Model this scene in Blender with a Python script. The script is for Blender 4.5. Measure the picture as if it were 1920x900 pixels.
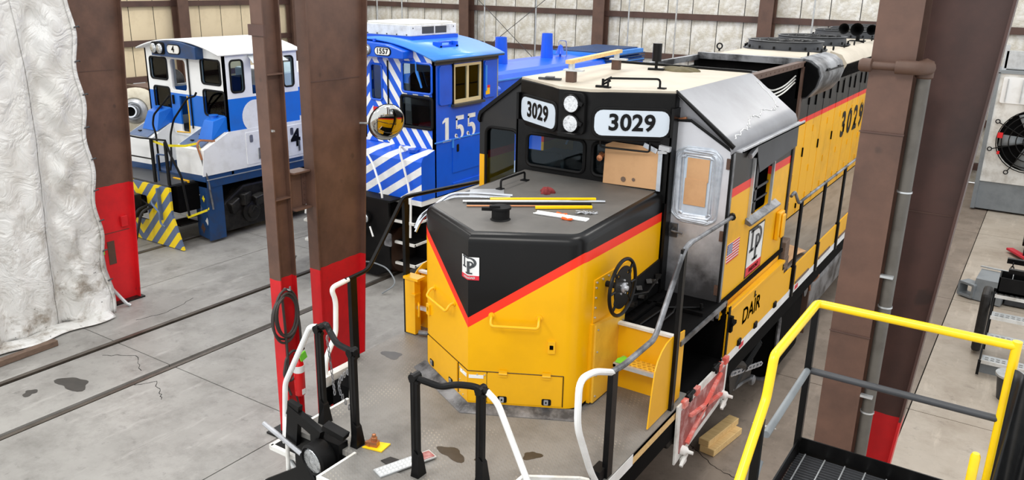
import bpy, bmesh, math, random
from mathutils import Vector, Matrix, Euler
from mathutils.geometry import tessellate_polygon
V = Vector
random.seed(7)
for _o in list(bpy.data.objects):
    bpy.data.objects.remove(_o)
scene = bpy.context.scene
COL = scene.collection
pi = math.pi

# ------------------------------------------------------------------ camera
# metres; X across the tracks, Y along the tracks away from the viewer, Z up, floor at 0
F_PX = 1532.5
cam = bpy.data.cameras.new('camera')
cam_o = bpy.data.objects.new('camera', cam)
COL.objects.link(cam_o)
yaw, pitch, roll = -0.57571, 0.30836, 0.020847
fwd = V((math.sin(yaw)*math.cos(pitch), math.cos(yaw)*math.cos(pitch), -math.sin(pitch)))
rgt = V((math.cos(yaw), -math.sin(yaw), 0))
upv = rgt.cross(fwd)
r2 = rgt*math.cos(roll)+upv*math.sin(roll)
u2 = upv*math.cos(roll)-rgt*math.sin(roll)
Mc = Matrix((r2, u2, -fwd)).transposed().to_4x4()
Mc.translation = V((4.1351, -8.0444, 5.6228))
cam_o.matrix_world = Mc
cam.sensor_width = 36.0
cam.lens = F_PX/1920*36.0
cam.clip_end = 200
scene.camera = cam_o

# ------------------------------------------------------------------ light
world = bpy.data.worlds.new('world')
scene.world = world
world.use_nodes = True
_bg = world.node_tree.nodes['Background']
_bg.inputs['Color'].default_value = (0.96, 0.98, 1.0, 1)
_bg.inputs['Strength'].default_value = 0.80

def area(loc, rot, sx, sy, power, col=(1, 1, 1)):
    L = bpy.data.lights.new('high_bay_light', 'AREA')
    L.shape = 'RECTANGLE'; L.size = sx; L.size_y = sy; L.energy = power; L.color = col
    o = bpy.data.objects.new('high_bay_light', L)
    COL.objects.link(o); o.location = loc; o.rotation_euler = rot
    return o
# rows of high bay lamps under the roof
for lx in (-18.0, -9.4, -3.2, 2.9):
    for ly in (-9.0, -1.0, 7.0, 14.5):
        area((lx, ly, 9.2), (0, 0, 0), 1.0, 3.0, 260 if ly < -5 else 110, (1.0, 0.97, 0.92))

scene.view_settings.view_transform = 'Standard'
scene.view_settings.look = 'None'
scene.view_settings.gamma = 1.0
scene.view_settings.use_curve_mapping = False
scene.view_settings.exposure = 0.55

# ------------------------------------------------------------------ materials
def lin(c):
    return tuple(((x/255)/12.92 if x/255 <= .04045 else ((x/255+.055)/1.055)**2.4) for x in c)+(1.0,)

def _nm(name):
    m = bpy.data.materials.new(name); m.use_nodes = True
    return m, m.node_tree, m.node_tree.nodes['Principled BSDF']

def N(nt, t, **kw):
    n = nt.nodes.new(t)
    for k, v in kw.items():
        setattr(n, k, v)
    return n

def math_n(nt, op, a, b=None, c=None):
    n = N(nt, 'ShaderNodeMath', operation=op)
    for i, x in enumerate((a, b, c)):
        if x is None: continue
        if isinstance(x, (int, float)): n.inputs[i].default_value = x
        else: nt.links.new(x, n.inputs[i])
    return n.outputs[0]

def mixc(nt, fac, a, b):
    n = N(nt, 'ShaderNodeMix', data_type='RGBA')
    for i, x in ((0, fac), (6, a), (7, b)):
        if isinstance(x, (int, float)): n.inputs[i].default_value = x
        elif isinstance(x, tuple): n.inputs[i].default_value = x
        else: nt.links.new(x, n.inputs[i])
    return n.outputs[2]

def noise(nt, vec, scale, detail=5, rough=.6):
    n = N(nt, 'ShaderNodeTexNoise')
    n.inputs['Scale'].default_value = scale; n.inputs['Detail'].default_value = detail
    n.inputs['Roughness'].default_value = rough
    nt.links.new(vec, n.inputs['Vector'])
    return n.outputs['Fac']

def ramp(nt, f, a, b):
    n = N(nt, 'ShaderNodeMapRange'); n.inputs[1].default_value = a; n.inputs[2].default_value = b
    nt.links.new(f, n.inputs[0])
    return n.outputs[0]

def obj_xyz(nt):
    tc = N(nt, 'ShaderNodeTexCoord')
    sp = N(nt, 'ShaderNodeSeparateXYZ'); nt.links.new(tc.outputs['Object'], sp.inputs[0])
    return tc.outputs['Object'], sp.outputs[0], sp.outputs[1], sp.outputs[2]

def bumpit(nt, bs, h, strength, dist=.01):
    b = N(nt, 'ShaderNodeBump'); b.inputs['Strength'].default_value = strength
    b.inputs['Distance'].default_value = dist
    nt.links.new(h, b.inputs['Height']); nt.links.new(b.outputs[0], bs.inputs['Normal'])

def paint(name, c, rough=.45, metal=0.0, c2=None, amt=.5, scale=2.5, lo=.45, hi=.75, bump=0.0, bscale=60, stretch=None, spec=.5):
    """a paint or metal with worn, dirty patches of a second colour"""
    m, nt, bs = _nm(name)
    vec, x, y, z = obj_xyz(nt)
    if stretch:
        mp = N(nt, 'ShaderNodeMapping'); mp.inputs['Scale'].default_value = stretch
        nt.links.new(vec, mp.inputs[0]); vec = mp.outputs[0]
    if c2 is None: c2 = tuple(int(k*.62) for k in c)
    f = ramp(nt, noise(nt, vec, scale, 7, .65), lo, hi)
    f = math_n(nt, 'MULTIPLY', f, amt)
    nt.links.new(mixc(nt, f, lin(c), lin(c2)), bs.inputs['Base Color'])
    bs.inputs['Roughness'].default_value = rough
    bs.inputs['Metallic'].default_value = metal
    bs.inputs['Specular IOR Level'].default_value = spec
    if bump:
        bumpit(nt, bs, noise(nt, vec, bscale, 4, .6), bump)
    return m

def emit(name, c, s):
    m, nt, bs = _nm(name)
    bs.inputs['Base Color'].default_value = lin(c)
    bs.inputs['Emission Color'].default_value = lin(c); bs.inputs['Emission Strength'].default_value = s
    return m

def glass(name, tint=(200, 215, 220), dark=.0, rough=.02):
    m, nt, bs = _nm(name)
    nt.nodes.remove(bs)
    out = [n for n in nt.nodes if n.type == 'OUTPUT_MATERIAL'][0]
    t = N(nt, 'ShaderNodeBsdfTransparent'); t.inputs[0].default_value = lin(tint)
    g = N(nt, 'ShaderNodeBsdfGlossy'); g.inputs['Roughness'].default_value = rough
    g.inputs[0].default_value = (.9, .95, 1, 1)
    fr = N(nt, 'ShaderNodeFresnel'); fr.inputs[0].default_value = 1.28
    mx = N(nt, 'ShaderNodeMixShader')
    nt.links.new(fr.outputs[0], mx.inputs[0]); nt.links.new(t.outputs[0], mx.inputs[1]); nt.links.new(g.outputs[0], mx.inputs[2])
    nt.links.new(mx.outputs[0], out.inputs[0])
    return m

M = {}
M['yellow'] = paint('yellow_paint', (238, 176, 4), .36, c2=(206, 148, 8), amt=.45, scale=1.6, lo=.5, hi=.8)
M['yellow_pale'] = paint('pale_yellow_paint', (236, 190, 62), .45, c2=(196, 140, 30), amt=.6, scale=3)
M['safety'] = paint('safety_yellow', (250, 208, 14), .32, c2=(214, 168, 30), amt=.4, scale=6)
M['black'] = paint('black_paint', (8, 8, 9), .36, c2=(30, 29, 28), amt=.5, scale=3, spec=.22)
M['black_m'] = paint('black_matte', (11, 11, 12), .6, c2=(30, 29, 28), amt=.5, scale=4, spec=.2)
M['void'] = paint('sooty_black', (6, 6, 7), .8, c2=(17, 16, 15), amt=.6, scale=5, spec=.08)
M['grease'] = paint('greasy_black', (15, 14, 14), .45, c2=(58, 54, 50), amt=.6, scale=6, bump=.4, bscale=20, spec=.35)
M['red'] = paint('red_stripe', (236, 52, 34), .4, amt=.15)
M['steel'] = paint('bare_steel', (188, 190, 194), .36, metal=.55, c2=(120, 120, 122), amt=.6, scale=3, bump=.05)
M['steel_sooty'] = paint('sooty_steel', (150, 152, 156), .42, metal=.5, c2=(46, 46, 48), amt=.9, scale=2.2, lo=.42, hi=.62)
M['door_steel'] = paint('door_steel', (205, 207, 212), .38, metal=.35, c2=(150, 150, 154), amt=.5, scale=2)
M['chrome'] = paint('chrome', (225, 228, 232), .14, metal=1.0, c2=(150, 152, 156), amt=.3, scale=9)
M['primer'] = paint('grey_primer', (138, 139, 144), .34, metal=.25, c2=(108, 108, 112), amt=.6, scale=1.5)
M['roof_dust'] = paint('dusty_roof', (190, 181, 165), .62, c2=(152, 143, 127), amt=.7, scale=1.3, bump=.05)
M['nose_dust'] = paint('dusty_grey_top', (98, 95, 91), .55, c2=(62, 60, 58), amt=.7, scale=1.6, lo=.4, hi=.8, bump=.06, bscale=90)
M['white'] = paint('white_paint', (238, 240, 240), .35, c2=(188, 186, 178), amt=.45, scale=3)
M['white_dirty'] = paint('dirty_white', (228, 228, 224), .5, c2=(150, 140, 124), amt=.7, scale=4)
M['blue'] = paint('bright_blue', (12, 92, 222), .28, c2=(18, 70, 176), amt=.5, scale=1.3)
M['blue_roof'] = paint('sky_blue_roof', (62, 142, 232), .3, c2=(40, 108, 208), amt=.5, scale=2)
M['blue4'] = paint('mid_blue', (28, 112, 214), .35, c2=(26, 92, 184), amt=.5, scale=2)
M['navy'] = paint('navy_blue', (30, 66, 112), .42, c2=(52, 52, 56), amt=.7, scale=4)
M['slate'] = paint('slate_blue', (88, 108, 142), .5, c2=(70, 78, 92), amt=.6, scale=4)
M['brown'] = paint('brown_primer_steel', (100, 74, 62), .55, c2=(78, 58, 50), amt=.75, scale=2.4, lo=.4, hi=.72, bump=.04)
M['brown_dk'] = paint('dark_brown_steel', (86, 62, 54), .6, c2=(56, 42, 38), amt=.7, scale=2)
M['rust'] = paint('rusty_brown', (88, 64, 51), .6, c2=(72, 52, 44), amt=.8, scale=3, bump=.1)
M['redcol'] = paint('red_safety_paint', (206, 26, 34), .42, c2=(140, 22, 28), amt=.6, scale=2)
M['rubber'] = paint('black_rubber', (24, 23, 22), .6, c2=(66, 62, 58), amt=.4, scale=12)
M['hose'] = paint('grey_hose', (58, 54, 52), .55, amt=.2)
M['cardboard'] = paint('cardboard', (204, 160, 116), .8, c2=(172, 128, 88), amt=.6, scale=2.5)
M['wood'] = paint('pine_wood', (224, 190, 130), .7, c2=(190, 148, 92), amt=.7, scale=3, stretch=(1, 8, 8))
M['wood_old'] = paint('old_timber', (112, 92, 78), .8, c2=(72, 58, 50), amt=.8, scale=4, stretch=(2, 2, 10), bump=.2)
M['tape'] = paint('duct_tape', (196, 203, 212), .32, metal=.3, c2=(150, 158, 170), amt=.7, scale=9, bump=.35, bscale=25)
M['plastic'] = paint('plastic_film', (196, 210, 224), .3, c2=(160, 178, 198), amt=.6, scale=6)
M['board_white'] = paint('number_board', (204, 215, 226), .35, c2=(190, 202, 214), amt=.3)
M['logo_grey'] = paint('logo_dark_grey', (58, 62, 66), .4, c2=(92, 98, 102), amt=.5, scale=14)
M['logo_red'] = paint('logo_red', (214, 40, 60), .4, amt=.1)
M['pink'] = paint('faded_red_panel', (150, 78, 74), .6, c2=(206, 170, 168), amt=.75, scale=6, lo=.48, hi=.66)
M['pinkbar'] = paint('faded_red_bar', (214, 92, 80), .55, c2=(228, 186, 178), amt=.9, scale=9)
M['flag_blue'] = paint('flag_blue', (46, 66, 128), .5, amt=.1)
M['flag_red'] = paint('flag_red', (200, 44, 48), .5, amt=.1)
M['rag'] = paint('red_rag', (122, 40, 40), .9, c2=(84, 26, 28), amt=.7, scale=18, bump=.3)
M['olive'] = paint('olive_canvas', (104, 96, 70), .85, c2=(70, 64, 46), amt=.7, scale=14, bump=.3)
M['orange'] = paint('orange_plastic', (244, 96, 20), .4, amt=.2)
M['copper'] = paint('copper_rod', (176, 118, 82), .35, metal=.7, amt=.3)
M['green'] = paint('lime_green', (120, 214, 60), .5, amt=.2)
M['extinguisher'] = paint('extinguisher_red', (216, 22, 26), .22, amt=.1)
M['caution'] = paint('caution_tape', (246, 226, 30), .45, c2=(120, 110, 20), amt=.4, scale=22)
M['turbo'] = paint('cast_turbo', (206, 198, 178), .5, c2=(160, 148, 124), amt=.6, scale=5)
M['pipe'] = paint('dull_pipe', (92, 88, 82), .5, c2=(62, 57, 52), amt=.7, scale=4)
M['darkgrey'] = paint('dark_grey_paint', (58, 60, 64), .5, c2=(36, 37, 40), amt=.6, scale=3)
M['midgrey'] = paint('mid_grey_paint', (132, 138, 142), .5, c2=(96, 100, 104), amt=.6, scale=3)
M['alu'] = paint('aluminium', (206, 210, 212), .34, metal=.6, c2=(158, 160, 160), amt=.6, scale=8)
M['wallp'] = paint('cream_wall_panel', (232, 214, 180), .75, c2=(186, 164, 128), amt=.55, scale=1.1, lo=.5, hi=.78, bump=.08, bscale=8)
M['black_tarp'] = paint('black_tarp', (20, 21, 23), .42, c2=(44, 46, 48), amt=.5, scale=6)
M['lens'] = paint('lamp_lens', (215, 220, 224), .10, metal=.9, c2=(60, 62, 66), amt=.9, scale=22, bump=.8, bscale=45)
M['glass'] = glass('clear_glass', (214, 226, 230))
M['glass_dk'] = glass('tinted_glass', (96, 104, 108))
M['amber'] = paint('amber', (250, 190, 20), .4, amt=.1)
M['signred'] = paint('sign_red', (220, 30, 36), .4, amt=.1)
M['mirror'] = paint('mirror_glass', (206, 206, 202), .05, metal=1.0, amt=0)

# silvery insulation facing with crinkles
def _insul():
    m, nt, bs = _nm('silver_white_insulation')
    vec, x, y, z = obj_xyz(nt)
    a = ramp(nt, noise(nt, vec, 2.2, 6, .7), .42, .6)
    g = ramp(nt, noise(nt, vec, .7, 4, .6), .45, .7)
    c = mixc(nt, a, lin((212, 206, 190)), lin((246, 245, 240)))
    c = mixc(nt, math_n(nt, 'MULTIPLY', g, .35), c, lin((168, 156, 132)))
    nt.links.new(c, bs.inputs['Base Color'])
    bs.inputs['Roughness'].default_value = .38; bs.inputs['Metallic'].default_value = .15
    bumpit(nt, bs, noise(nt, vec, 5, 5, .7), .5, .05)
    return m
M['insul'] = _insul()

def _concrete(name, c, c2, c3):
    m, nt, bs = _nm(name)
    tc = N(nt, 'ShaderNodeNewGeometry'); vec = tc.outputs['Position']
    a = ramp(nt, noise(nt, vec, .45, 7, .65), .36, .64)
    b = ramp(nt, noise(nt, vec, 1.5, 9, .75), .47, .68)
    d = ramp(nt, noise(nt, vec, 5.0, 6, .75), .58, .70)
    mpn = N(nt, 'ShaderNodeMapping'); mpn.inputs['Scale'].default_value = (2.6, .5, 1); mpn.inputs['Rotation'].default_value = (0, 0, .5); nt.links.new(vec, mpn.inputs[0])
    e = ramp(nt, noise(nt, mpn.outputs[0], 1.4, 7, .7), .56, .70)
    c_ = mixc(nt, a, lin(c), lin(c2))
    c_ = mixc(nt, math_n(nt, 'MULTIPLY', b, .55), c_, lin(c3))
    c_ = mixc(nt, math_n(nt, 'MULTIPLY', e, .40), c_, lin(tuple(min(255, int(k*1.22)) for k in c)))
    c_ = mixc(nt, math_n(nt, 'MULTIPLY', d, .38), c_, lin(tuple(int(k*.5) for k in c3)))
    nt.links.new(c_, bs.inputs['Base Color'])
    nt.links.new(math_n(nt, 'MULTIPLY_ADD', a, .2, .42), bs.inputs['Roughness'])
    bumpit(nt, bs, noise(nt, vec, 30, 5, .7), .08)
    return m
M['conc'] = _concrete('grey_concrete', (156, 154, 150), (134, 132, 128), (96, 93, 89))
M['conc_w'] = _concrete('beige_concrete', (184, 174, 160), (166, 154, 139), (140, 126, 110))
M['conc_b'] = _concrete('brown_stained_concrete', (146, 132, 119), (124, 111, 98), (92, 82, 71))

def _diamond(name, c, c2, c3=(210, 200, 180)):
    m, nt, bs = _nm(name)
    vec, x, y, z = obj_xyz(nt)
    a = ramp(nt, noise(nt, vec, 1.3, 6, .65), .4, .7)
    s = 105.0
    u = math_n(nt, 'MULTIPLY', math_n(nt, 'ADD', x, y), s)
    v = math_n(nt, 'MULTIPLY', math_n(nt, 'SUBTRACT', x, y), s)
    h1 = math_n(nt, 'MULTIPLY', math_n(nt, 'SINE', u), math_n(nt, 'SINE', math_n(nt, 'MULTIPLY', v, .5)))
    h = ramp(nt, h1, .35, .7)
    w = ramp(nt, noise(nt, vec, 1.8, 3, .5), .56, .7)
    c_ = mixc(nt, a, lin(c), lin(c2))
    c_ = mixc(nt, math_n(nt, 'MULTIPLY', math_n(nt, 'MULTIPLY', h, w), .35), c_, lin(c3))
    nt.links.new(c_, bs.inputs['Base Color'])
    bs.inputs['Roughness'].default_value = .5; bs.inputs['Metallic'].default_value = .2
    bumpit(nt, bs, h, .35, .004)
    return m
M['deck'] = _diamond('diamond_plate_deck', (136, 134, 130), (104, 102, 98))
M['walk'] = paint('worn_walkway', (138, 130, 120), .6, c2=(98, 90, 80), amt=.7, scale=2, stretch=(3, .6, 1))

# black / red / yellow nose paint: a chevron on the V front, level along the sides
def _chevron():
    m, nt, bs = _nm('nose_chevron_paint')
    vec, x, y, z = obj_xyz(nt)
    ax = math_n(nt, 'MINIMUM', math_n(nt, 'DIVIDE', math_n(nt, 'ABSOLUTE', x), .90), 1.0)
    line = math_n(nt, 'MULTIPLY_ADD', ax, .668, 2.632)
    d = math_n(nt, 'SUBTRACT', z, line)
    isblk = math_n(nt, 'GREATER_THAN', d, 0.0)
    isred = math_n(nt, 'GREATER_THAN', d, -.098)
    f = math_n(nt, 'MULTIPLY', ramp(nt, noise(nt, vec, 1.4, 7, .6), .5, .8), .4)
    yel = mixc(nt, f, lin((238, 176, 4)), lin((206, 148, 8)))
    blk = mixc(nt, f, lin((8, 8, 9)), lin((34, 33, 32)))
    c = mixc(nt, isred, yel, lin((240, 54, 34)))
    c = mixc(nt, isblk, c, blk)
    nt.links.new(c, bs.inputs['Base Color'])
    bs.inputs['Roughness'].default_value = .30; bs.inputs['Specular IOR Level'].default_value = .3
    return m
M['chevron'] = _chevron()

def _bands(name, zs, cols, rough=.38, dirt=.3):
    """paint in level bands, cols[0] below zs[0]"""
    m, nt, bs = _nm(name)
    vec, x, y, z = obj_xyz(nt)
    c = lin(cols[0])
    for zz, col in zip(zs, cols[1:]):
        c = mixc(nt, math_n(nt, 'GREATER_THAN', z, zz), c, lin(col))
    f = math_n(nt, 'MULTIPLY', ramp(nt, noise(nt, vec, 1.7, 7, .6), .48, .8), dirt)
    c = mixc(nt, f, c, lin((70, 62, 50)))
    nt.links.new(c, bs.inputs['Base Color'])
    bs.inputs['Roughness'].default_value = rough
    return m
YC, BK, RD = (240, 178, 5), (18, 18, 19), (236, 46, 30)
M['cabside'] = _bands('cab_side_paint', (3.52, 3.615), (YC, RD, (30, 28, 28)))
M['hoodside'] = _bands('hood_side_paint', (3.52, 3.605), (YC, RD, (26, 24, 23)))

# diagonal white stripes on blue, mirrored about the centre line of the engine
def _diag(name, cx, sign, period, duty, ca, cb, slope=1.0, z0=0.0):
    m, nt, bs = _nm(name)
    vec, x, y, z = obj_xyz(nt)
    ax = math_n(nt, 'ABSOLUTE', math_n(nt, 'SUBTRACT', x, cx))
    t = math_n(nt, 'ADD', math_n(nt, 'MULTIPLY', ax, sign*slope), math_n(nt, 'ADD', z, z0))
    fr = math_n(nt, 'FRACT', math_n(nt, 'DIVIDE', t, period))
    f = math_n(nt, 'GREATER_THAN', fr, duty)
    c = mixc(nt, f, lin(ca), lin(cb))
    d = math_n(nt, 'MULTIPLY', ramp(nt, noise(nt, vec, 3, 6, .6), .5, .8), .3)
    c = mixc(nt, d, c, lin((96, 96, 100)))
    nt.links.new(c, bs.inputs['Base Color'])
    bs.inputs['Roughness'].default_value = .35
    return m

# ------------------------------------------------------------------ mesh helpers
ORG = {}

class MB:
    def __init__(s):
        s.v = []; s.f = []; s.m = []; s.T = None
    def add(s, vs, fs, mi=0):
        n = len(s.v)
        for p in vs:
            p = V(p)
            s.v.append(s.T @ p if s.T else p)
        for q in fs:
            s.f.append([n+i for i in q]); s.m.append(mi)
        return s
    def box(s, x0, x1, y0, y1, z0, z1, mi=0):
        return s.add([(x0, y0, z0), (x1, y0, z0), (x1, y1, z0), (x0, y1, z0), (x0, y0, z1), (x1, y0, z1), (x1, y1, z1), (x0, y1, z1)],
                     [(0, 3, 2, 1), (4, 5, 6, 7), (0, 1, 5, 4), (1, 2, 6, 5), (2, 3, 7, 6), (3, 0, 4, 7)], mi)
    def obox(s, c, size, rot=None, mi=0):
        R = rot if isinstance(rot, Matrix) else Euler(rot or (0, 0, 0)).to_matrix()
        a, b, d = size[0]/2, size[1]/2, size[2]/2
        vs = [V(c)+R @ V(p) for p in ((-a, -b, -d), (a, -b, -d), (a, b, -d), (-a, b, -d), (-a, -b, d), (a, -b, d), (a, b, d), (-a, b, d))]
        return s.add(vs, [(0, 3, 2, 1), (4, 5, 6, 7), (0, 1, 5, 4), (1, 2, 6, 5), (2, 3, 7, 6), (3, 0, 4, 7)], mi)
    def bar(s, a, b, w, h, up=(0, 0, 1), mi=0):
        """rectangular bar from a to b"""
        a, b = V(a), V(b); d = (b-a); L = d.length; d.normalize()
        sd = d.cross(V(up))
        if sd.length < 1e-4: sd = d.cross(V((1, 0, 0)))
        sd.normalize(); u = sd.cross(d)
        vs = []
        for p in (a, b):
            for i, j in ((-1, -1), (1, -1), (1, 1), (-1, 1)):
                vs.append(p+sd*(i*w/2)+u*(j*h/2))
        return s.add(vs, [(0, 1, 2, 3), (7, 6, 5, 4), (0, 4, 5, 1), (1, 5, 6, 2), (2, 6, 7, 3), (3, 7, 4, 0)], mi)
    def tube(s, pts, r, n=8, closed=False, mi=0, caps=True):
        pts = [V(p) for p in pts]; k = len(pts)
        rs = r if isinstance(r, (list, tuple)) else [r]*k
        t0 = (pts[1]-pts[0]).normalized()
        u = t0.cross(V((0, 0, 1)))
        if u.length < .05: u = t0.cross(V((1, 0, 0)))
        u.normalize()
        rings = []; prev = t0
        for i in range(k):
            if closed: t = (pts[(i+1) % k]-pts[i-1])
            elif i == 0: t = pts[1]-pts[0]
            elif i == k-1: t = pts[-1]-pts[-2]
            else: t = (pts[i+1]-pts[i]).normalized()+(pts[i]-pts[i-1]).normalized()
            if t.length < 1e-6: t = prev
            t.normalize()
            u = (u-t*u.dot(t))
            if u.length < 1e-5: u = t.orthogonal()
            u.normalize(); w = t.cross(u)
            rings.append([pts[i]+(u*math.cos(a*2*pi/n)+w*math.sin(a*2*pi/n))*rs[i] for a in range(n)])
            prev = t
        vs = [p for R in rings for p in R]; fs = []
        for i in range(k if closed else k-1):
            j = (i+1) % k
            for a in range(n):
                b = (a+1) % n
                fs.append((i*n+a, i*n+b, j*n+b, j*n+a))
        if caps and not closed:
            fs.append(tuple(range(n-1, -1, -1))); fs.append(tuple((k-1)*n+a for a in range(n)))
        return s.add(vs, fs, mi)
    def cyl(s, a, b, r, r2=None, n=16, mi=0):
        return s.tube([a, b], [r, r if r2 is None else r2], n, mi=mi)
    def lathe(s, o, axis, prof, n=24, mi=0, closed=False):
        o = V(o); ax = V(axis).normalized(); u = ax.orthogonal().normalized(); w = ax.cross(u)
        vs = []; k = len(prof)
        for r, h in prof:
            for a in range(n):
                t = a*2*pi/n
                vs.append(o+ax*h+(u*math.cos(t)+w*math.sin(t))*r)
        fs = []
        for i in range(k-1):
            for a in range(n):
                b = (a+1) % n
                fs.append((i*n+a, i*n+b, (i+1)*n+b, (i+1)*n+a))
        if prof[0][0] > 1e-5: fs.append(tuple(range(n-1, -1, -1)))
        if prof[-1][0] > 1e-5: fs.append(tuple((k-1)*n+a for a in range(n)))
        return s.add(vs, fs, mi)
    def plate(s, outer, holes, th, O, U, W, mi=0):
        """flat plate with holes; outer/holes are 2-d outlines in the frame O + u*U + w*W, th backwards along -(U x W)"""
        O, U, W = V(O), V(U).normalized(), V(W).normalized(); Nn = U.cross(W)
        loops = [list(outer)]+[list(h) for h in holes]
        tri = tessellate_polygon([[V((p[0], p[1], 0)) for p in l] for l in loops])
        flat = [p for l in loops for p in l]; n = len(flat)
        def area2(l): return sum(l[i][0]*l[(i+1) % len(l)][1]-l[(i+1) % len(l)][0]*l[i][1] for i in range(len(l)))
        front = [O+U*p[0]+W*p[1] for p in flat]; back = [p-Nn*th for p in front]
        fs = []
        for t in tri:
            a, b, c = [flat[i] for i in t]
            if (b[0]-a[0])*(c[1]-a[1])-(c[0]-a[0])*(b[1]-a[1]) < 0: t = (t[0], t[2], t[1])
            fs.append(tuple(t)); fs.append(tuple(i+n for i in (t[0], t[2], t[1])))
        k = 0
        for li, l in enumerate(loops):
            m = len(l); ccw = area2(l) > 0
            for i in range(m):
                a, b = k+i, k+(i+1) % m
                out = (ccw if li == 0 else not ccw)
                fs.append((a, a+n, b+n, b) if out else (b, b+n, a+n, a))
            k += m
        return s.add(front+back, fs, mi)
    def grid(s, fn, nu, nv, mi=0, flip=False):
        vs = [fn(i/nu, j/nv) for j in range(nv+1) for i in range(nu+1)]; fs = []
        for j in range(nv):
            for i in range(nu):
                a = j*(nu+1)+i
                q = (a, a+1, a+nu+2, a+nu+1)
                fs.append(q[::-1] if flip else q)
        return s.add(vs, fs, mi)

def rrect(x0, x1, y0, y1, r, n=4):
    out = []
    for cx, cy, a0 in ((x1-r, y0+r, -90), (x1-r, y1-r, 0), (x0+r, y1-r, 90), (x0+r, y0+r, 180)):
        for i in range(n+1):
            a = math.radians(a0+90*i/n); out.append((cx+r*math.cos(a), cy+r*math.sin(a)))
    return out

def circ(cx, cy, r, n=20):
    return [(cx+r*math.cos(i*2*pi/n), cy+r*math.sin(i*2*pi/n)) for i in range(n)]

def fillet(pts, r, n=4):
    pts = [V(p) for p in pts]; out = [pts[0]]
    for a, b, c in zip(pts, pts[1:], pts[2:]):
        d1 = (a-b); d2 = (c-b); k = min(r, d1.length*.45, d2.length*.45)
        p, q = b+d1.normalized()*k, b+d2.normalized()*k
        for i in range(n+1):
            t = i/n
            out.append(p*(1-t)**2+b*(2*t*(1-t))+q*t*t)
    out.append(pts[-1])
    return out

def link(o, parent):
    COL.objects.link(o)
    if parent is not None: o.parent = parent

def build(name, mb, mat, parent=None, origin=None, smooth=35, bevel=0, solid=0):
    """one mesh object; vertices are given in scene coordinates"""
    if parent is not None: org = ORG[parent]
    elif origin is not None: org = V(origin)
    else:
        xs = [p.x for p in mb.v]; ys = [p.y for p in mb.v]; zs = [p.z for p in mb.v]
        org = V(((min(xs)+max(xs))/2, (min(ys)+max(ys))/2, min(zs)))
    me = bpy.data.meshes.new(name)
    me.from_pydata([tuple(p-org) for p in mb.v], [], mb.f)
    mats = mat if isinstance(mat, (list, tuple)) else [mat]
    for k in mats: me.materials.append(M[k] if isinstance(k, str) else k)
    if len(mats) > 1:
        for p, i in zip(me.polygons, mb.m): p.material_index = i
    me.validate(); me.update()
    if smooth:
        for p in me.polygons: p.use_smooth = True
        me.set_sharp_from_angle(angle=math.radians(smooth))
    o = bpy.data.objects.new(name, me)
    link(o, parent)
    if parent is None: o.location = org
    ORG[o] = org
    if solid:
        md = o.modifiers.new('thickness', 'SOLIDIFY'); md.thickness = solid; md.offset = 0
    if bevel:
        md = o.modifiers.new('bevel', 'BEVEL'); md.width = bevel; md.segments = 2; md.limit_method = 'ANGLE'; md.angle_limit = math.radians(40)
    return o

def thing(name, label, cat, loc, group=None):
    o = bpy.data.objects.new(name, None); o.empty_display_size = .2
    COL.objects.link(o); o.location = loc; ORG[o] = V(loc)
    o['label'] = label; o['category'] = cat
    if group: o['group'] = group
    return o

def tag(o, label, cat, group=None):
    o['label'] = label; o['category'] = cat
    if group: o['group'] = group
    return o

def struct(o):
    o['kind'] = 'structure'; return o

def copy_at(o, off, parent=None, name=None):
    c = o.copy(); COL.objects.link(c); c.parent = parent if parent is not None else o.parent
    c.location = V(o.location)+V(off)
    ORG[c] = ORG[o]
    return c

def text(name, body, size, mat, parent, O, U, W, ex=.004, bold=0.0, align='CENTER', sx=1.0, shear=0.0, space=1.0):
    cu = bpy.data.curves.new(name, 'FONT'); cu.body = body; cu.size = size; cu.extrude = ex/2
    cu.offset = bold; cu.align_x = align; cu.align_y = 'CENTER'; cu.resolution_u = 4; cu.shear = shear
    cu.space_character = space
    t = bpy.data.objects.new(name, cu); COL.objects.link(t)
    me = bpy.data.meshes.new_from_object(t.evaluated_get(bpy.context.evaluated_depsgraph_get()))
    bpy.data.objects.remove(t); bpy.data.curves.remove(cu)
    U, W = V(U).normalized(), V(W).normalized(); Nn = U.cross(W)
    org = ORG[parent]
    for v in me.vertices:
        x, y, z = v.co
        v.co = V(O)+U*x*sx+W*y+Nn*z-org
    me.materials.clear(); me.materials.append(M[mat] if isinstance(mat, str) else mat)
    me.name = name
    o = bpy.data.objects.new(name, me); link(o, parent); ORG[o] = org
    return o

def outline_tube(mb, loop, O, U, W, r, n=6, mi=0):
    O, U, W = V(O), V(U).normalized(), V(W).normalized()
    mb.tube([O+U*a+W*b for a, b in loop], r, n, closed=True, mi=mi)

def window(parent, loop, O, U, W, depth=.03, gr=.014, gmat='rubber', pane='glass', name='window'):
    """rubber gasket with a pane as its child"""
    mb = MB(); outline_tube(mb, loop, O, U, W, gr)
    g = build(name, mb, gmat, parent)
    mb = MB(); mb.plate(loop, [], .006, V(O)-V(U).normalized().cross(V(W).normalized())*depth, U, W)
    build('pane', mb, pane, g, smooth=0)
    return g

def bolts(mb, pts, axis, r=.012, h=.01, n=6, mi=0):
    for p in pts: mb.cyl(p, V(p)+V(axis).normalized()*h, r, n=n, mi=mi)

# ================================================================== the building
XL, YB = -24.3, 20.0          # left wall, back wall
XR, YF = 9.0, -12.0
TRK = (-12.0, -6.86, 0.0)

M['railsteel'] = paint('rail_steel', (92, 84, 76), .4, metal=.4, c2=(58, 50, 44), amt=.8, scale=3)
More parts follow.
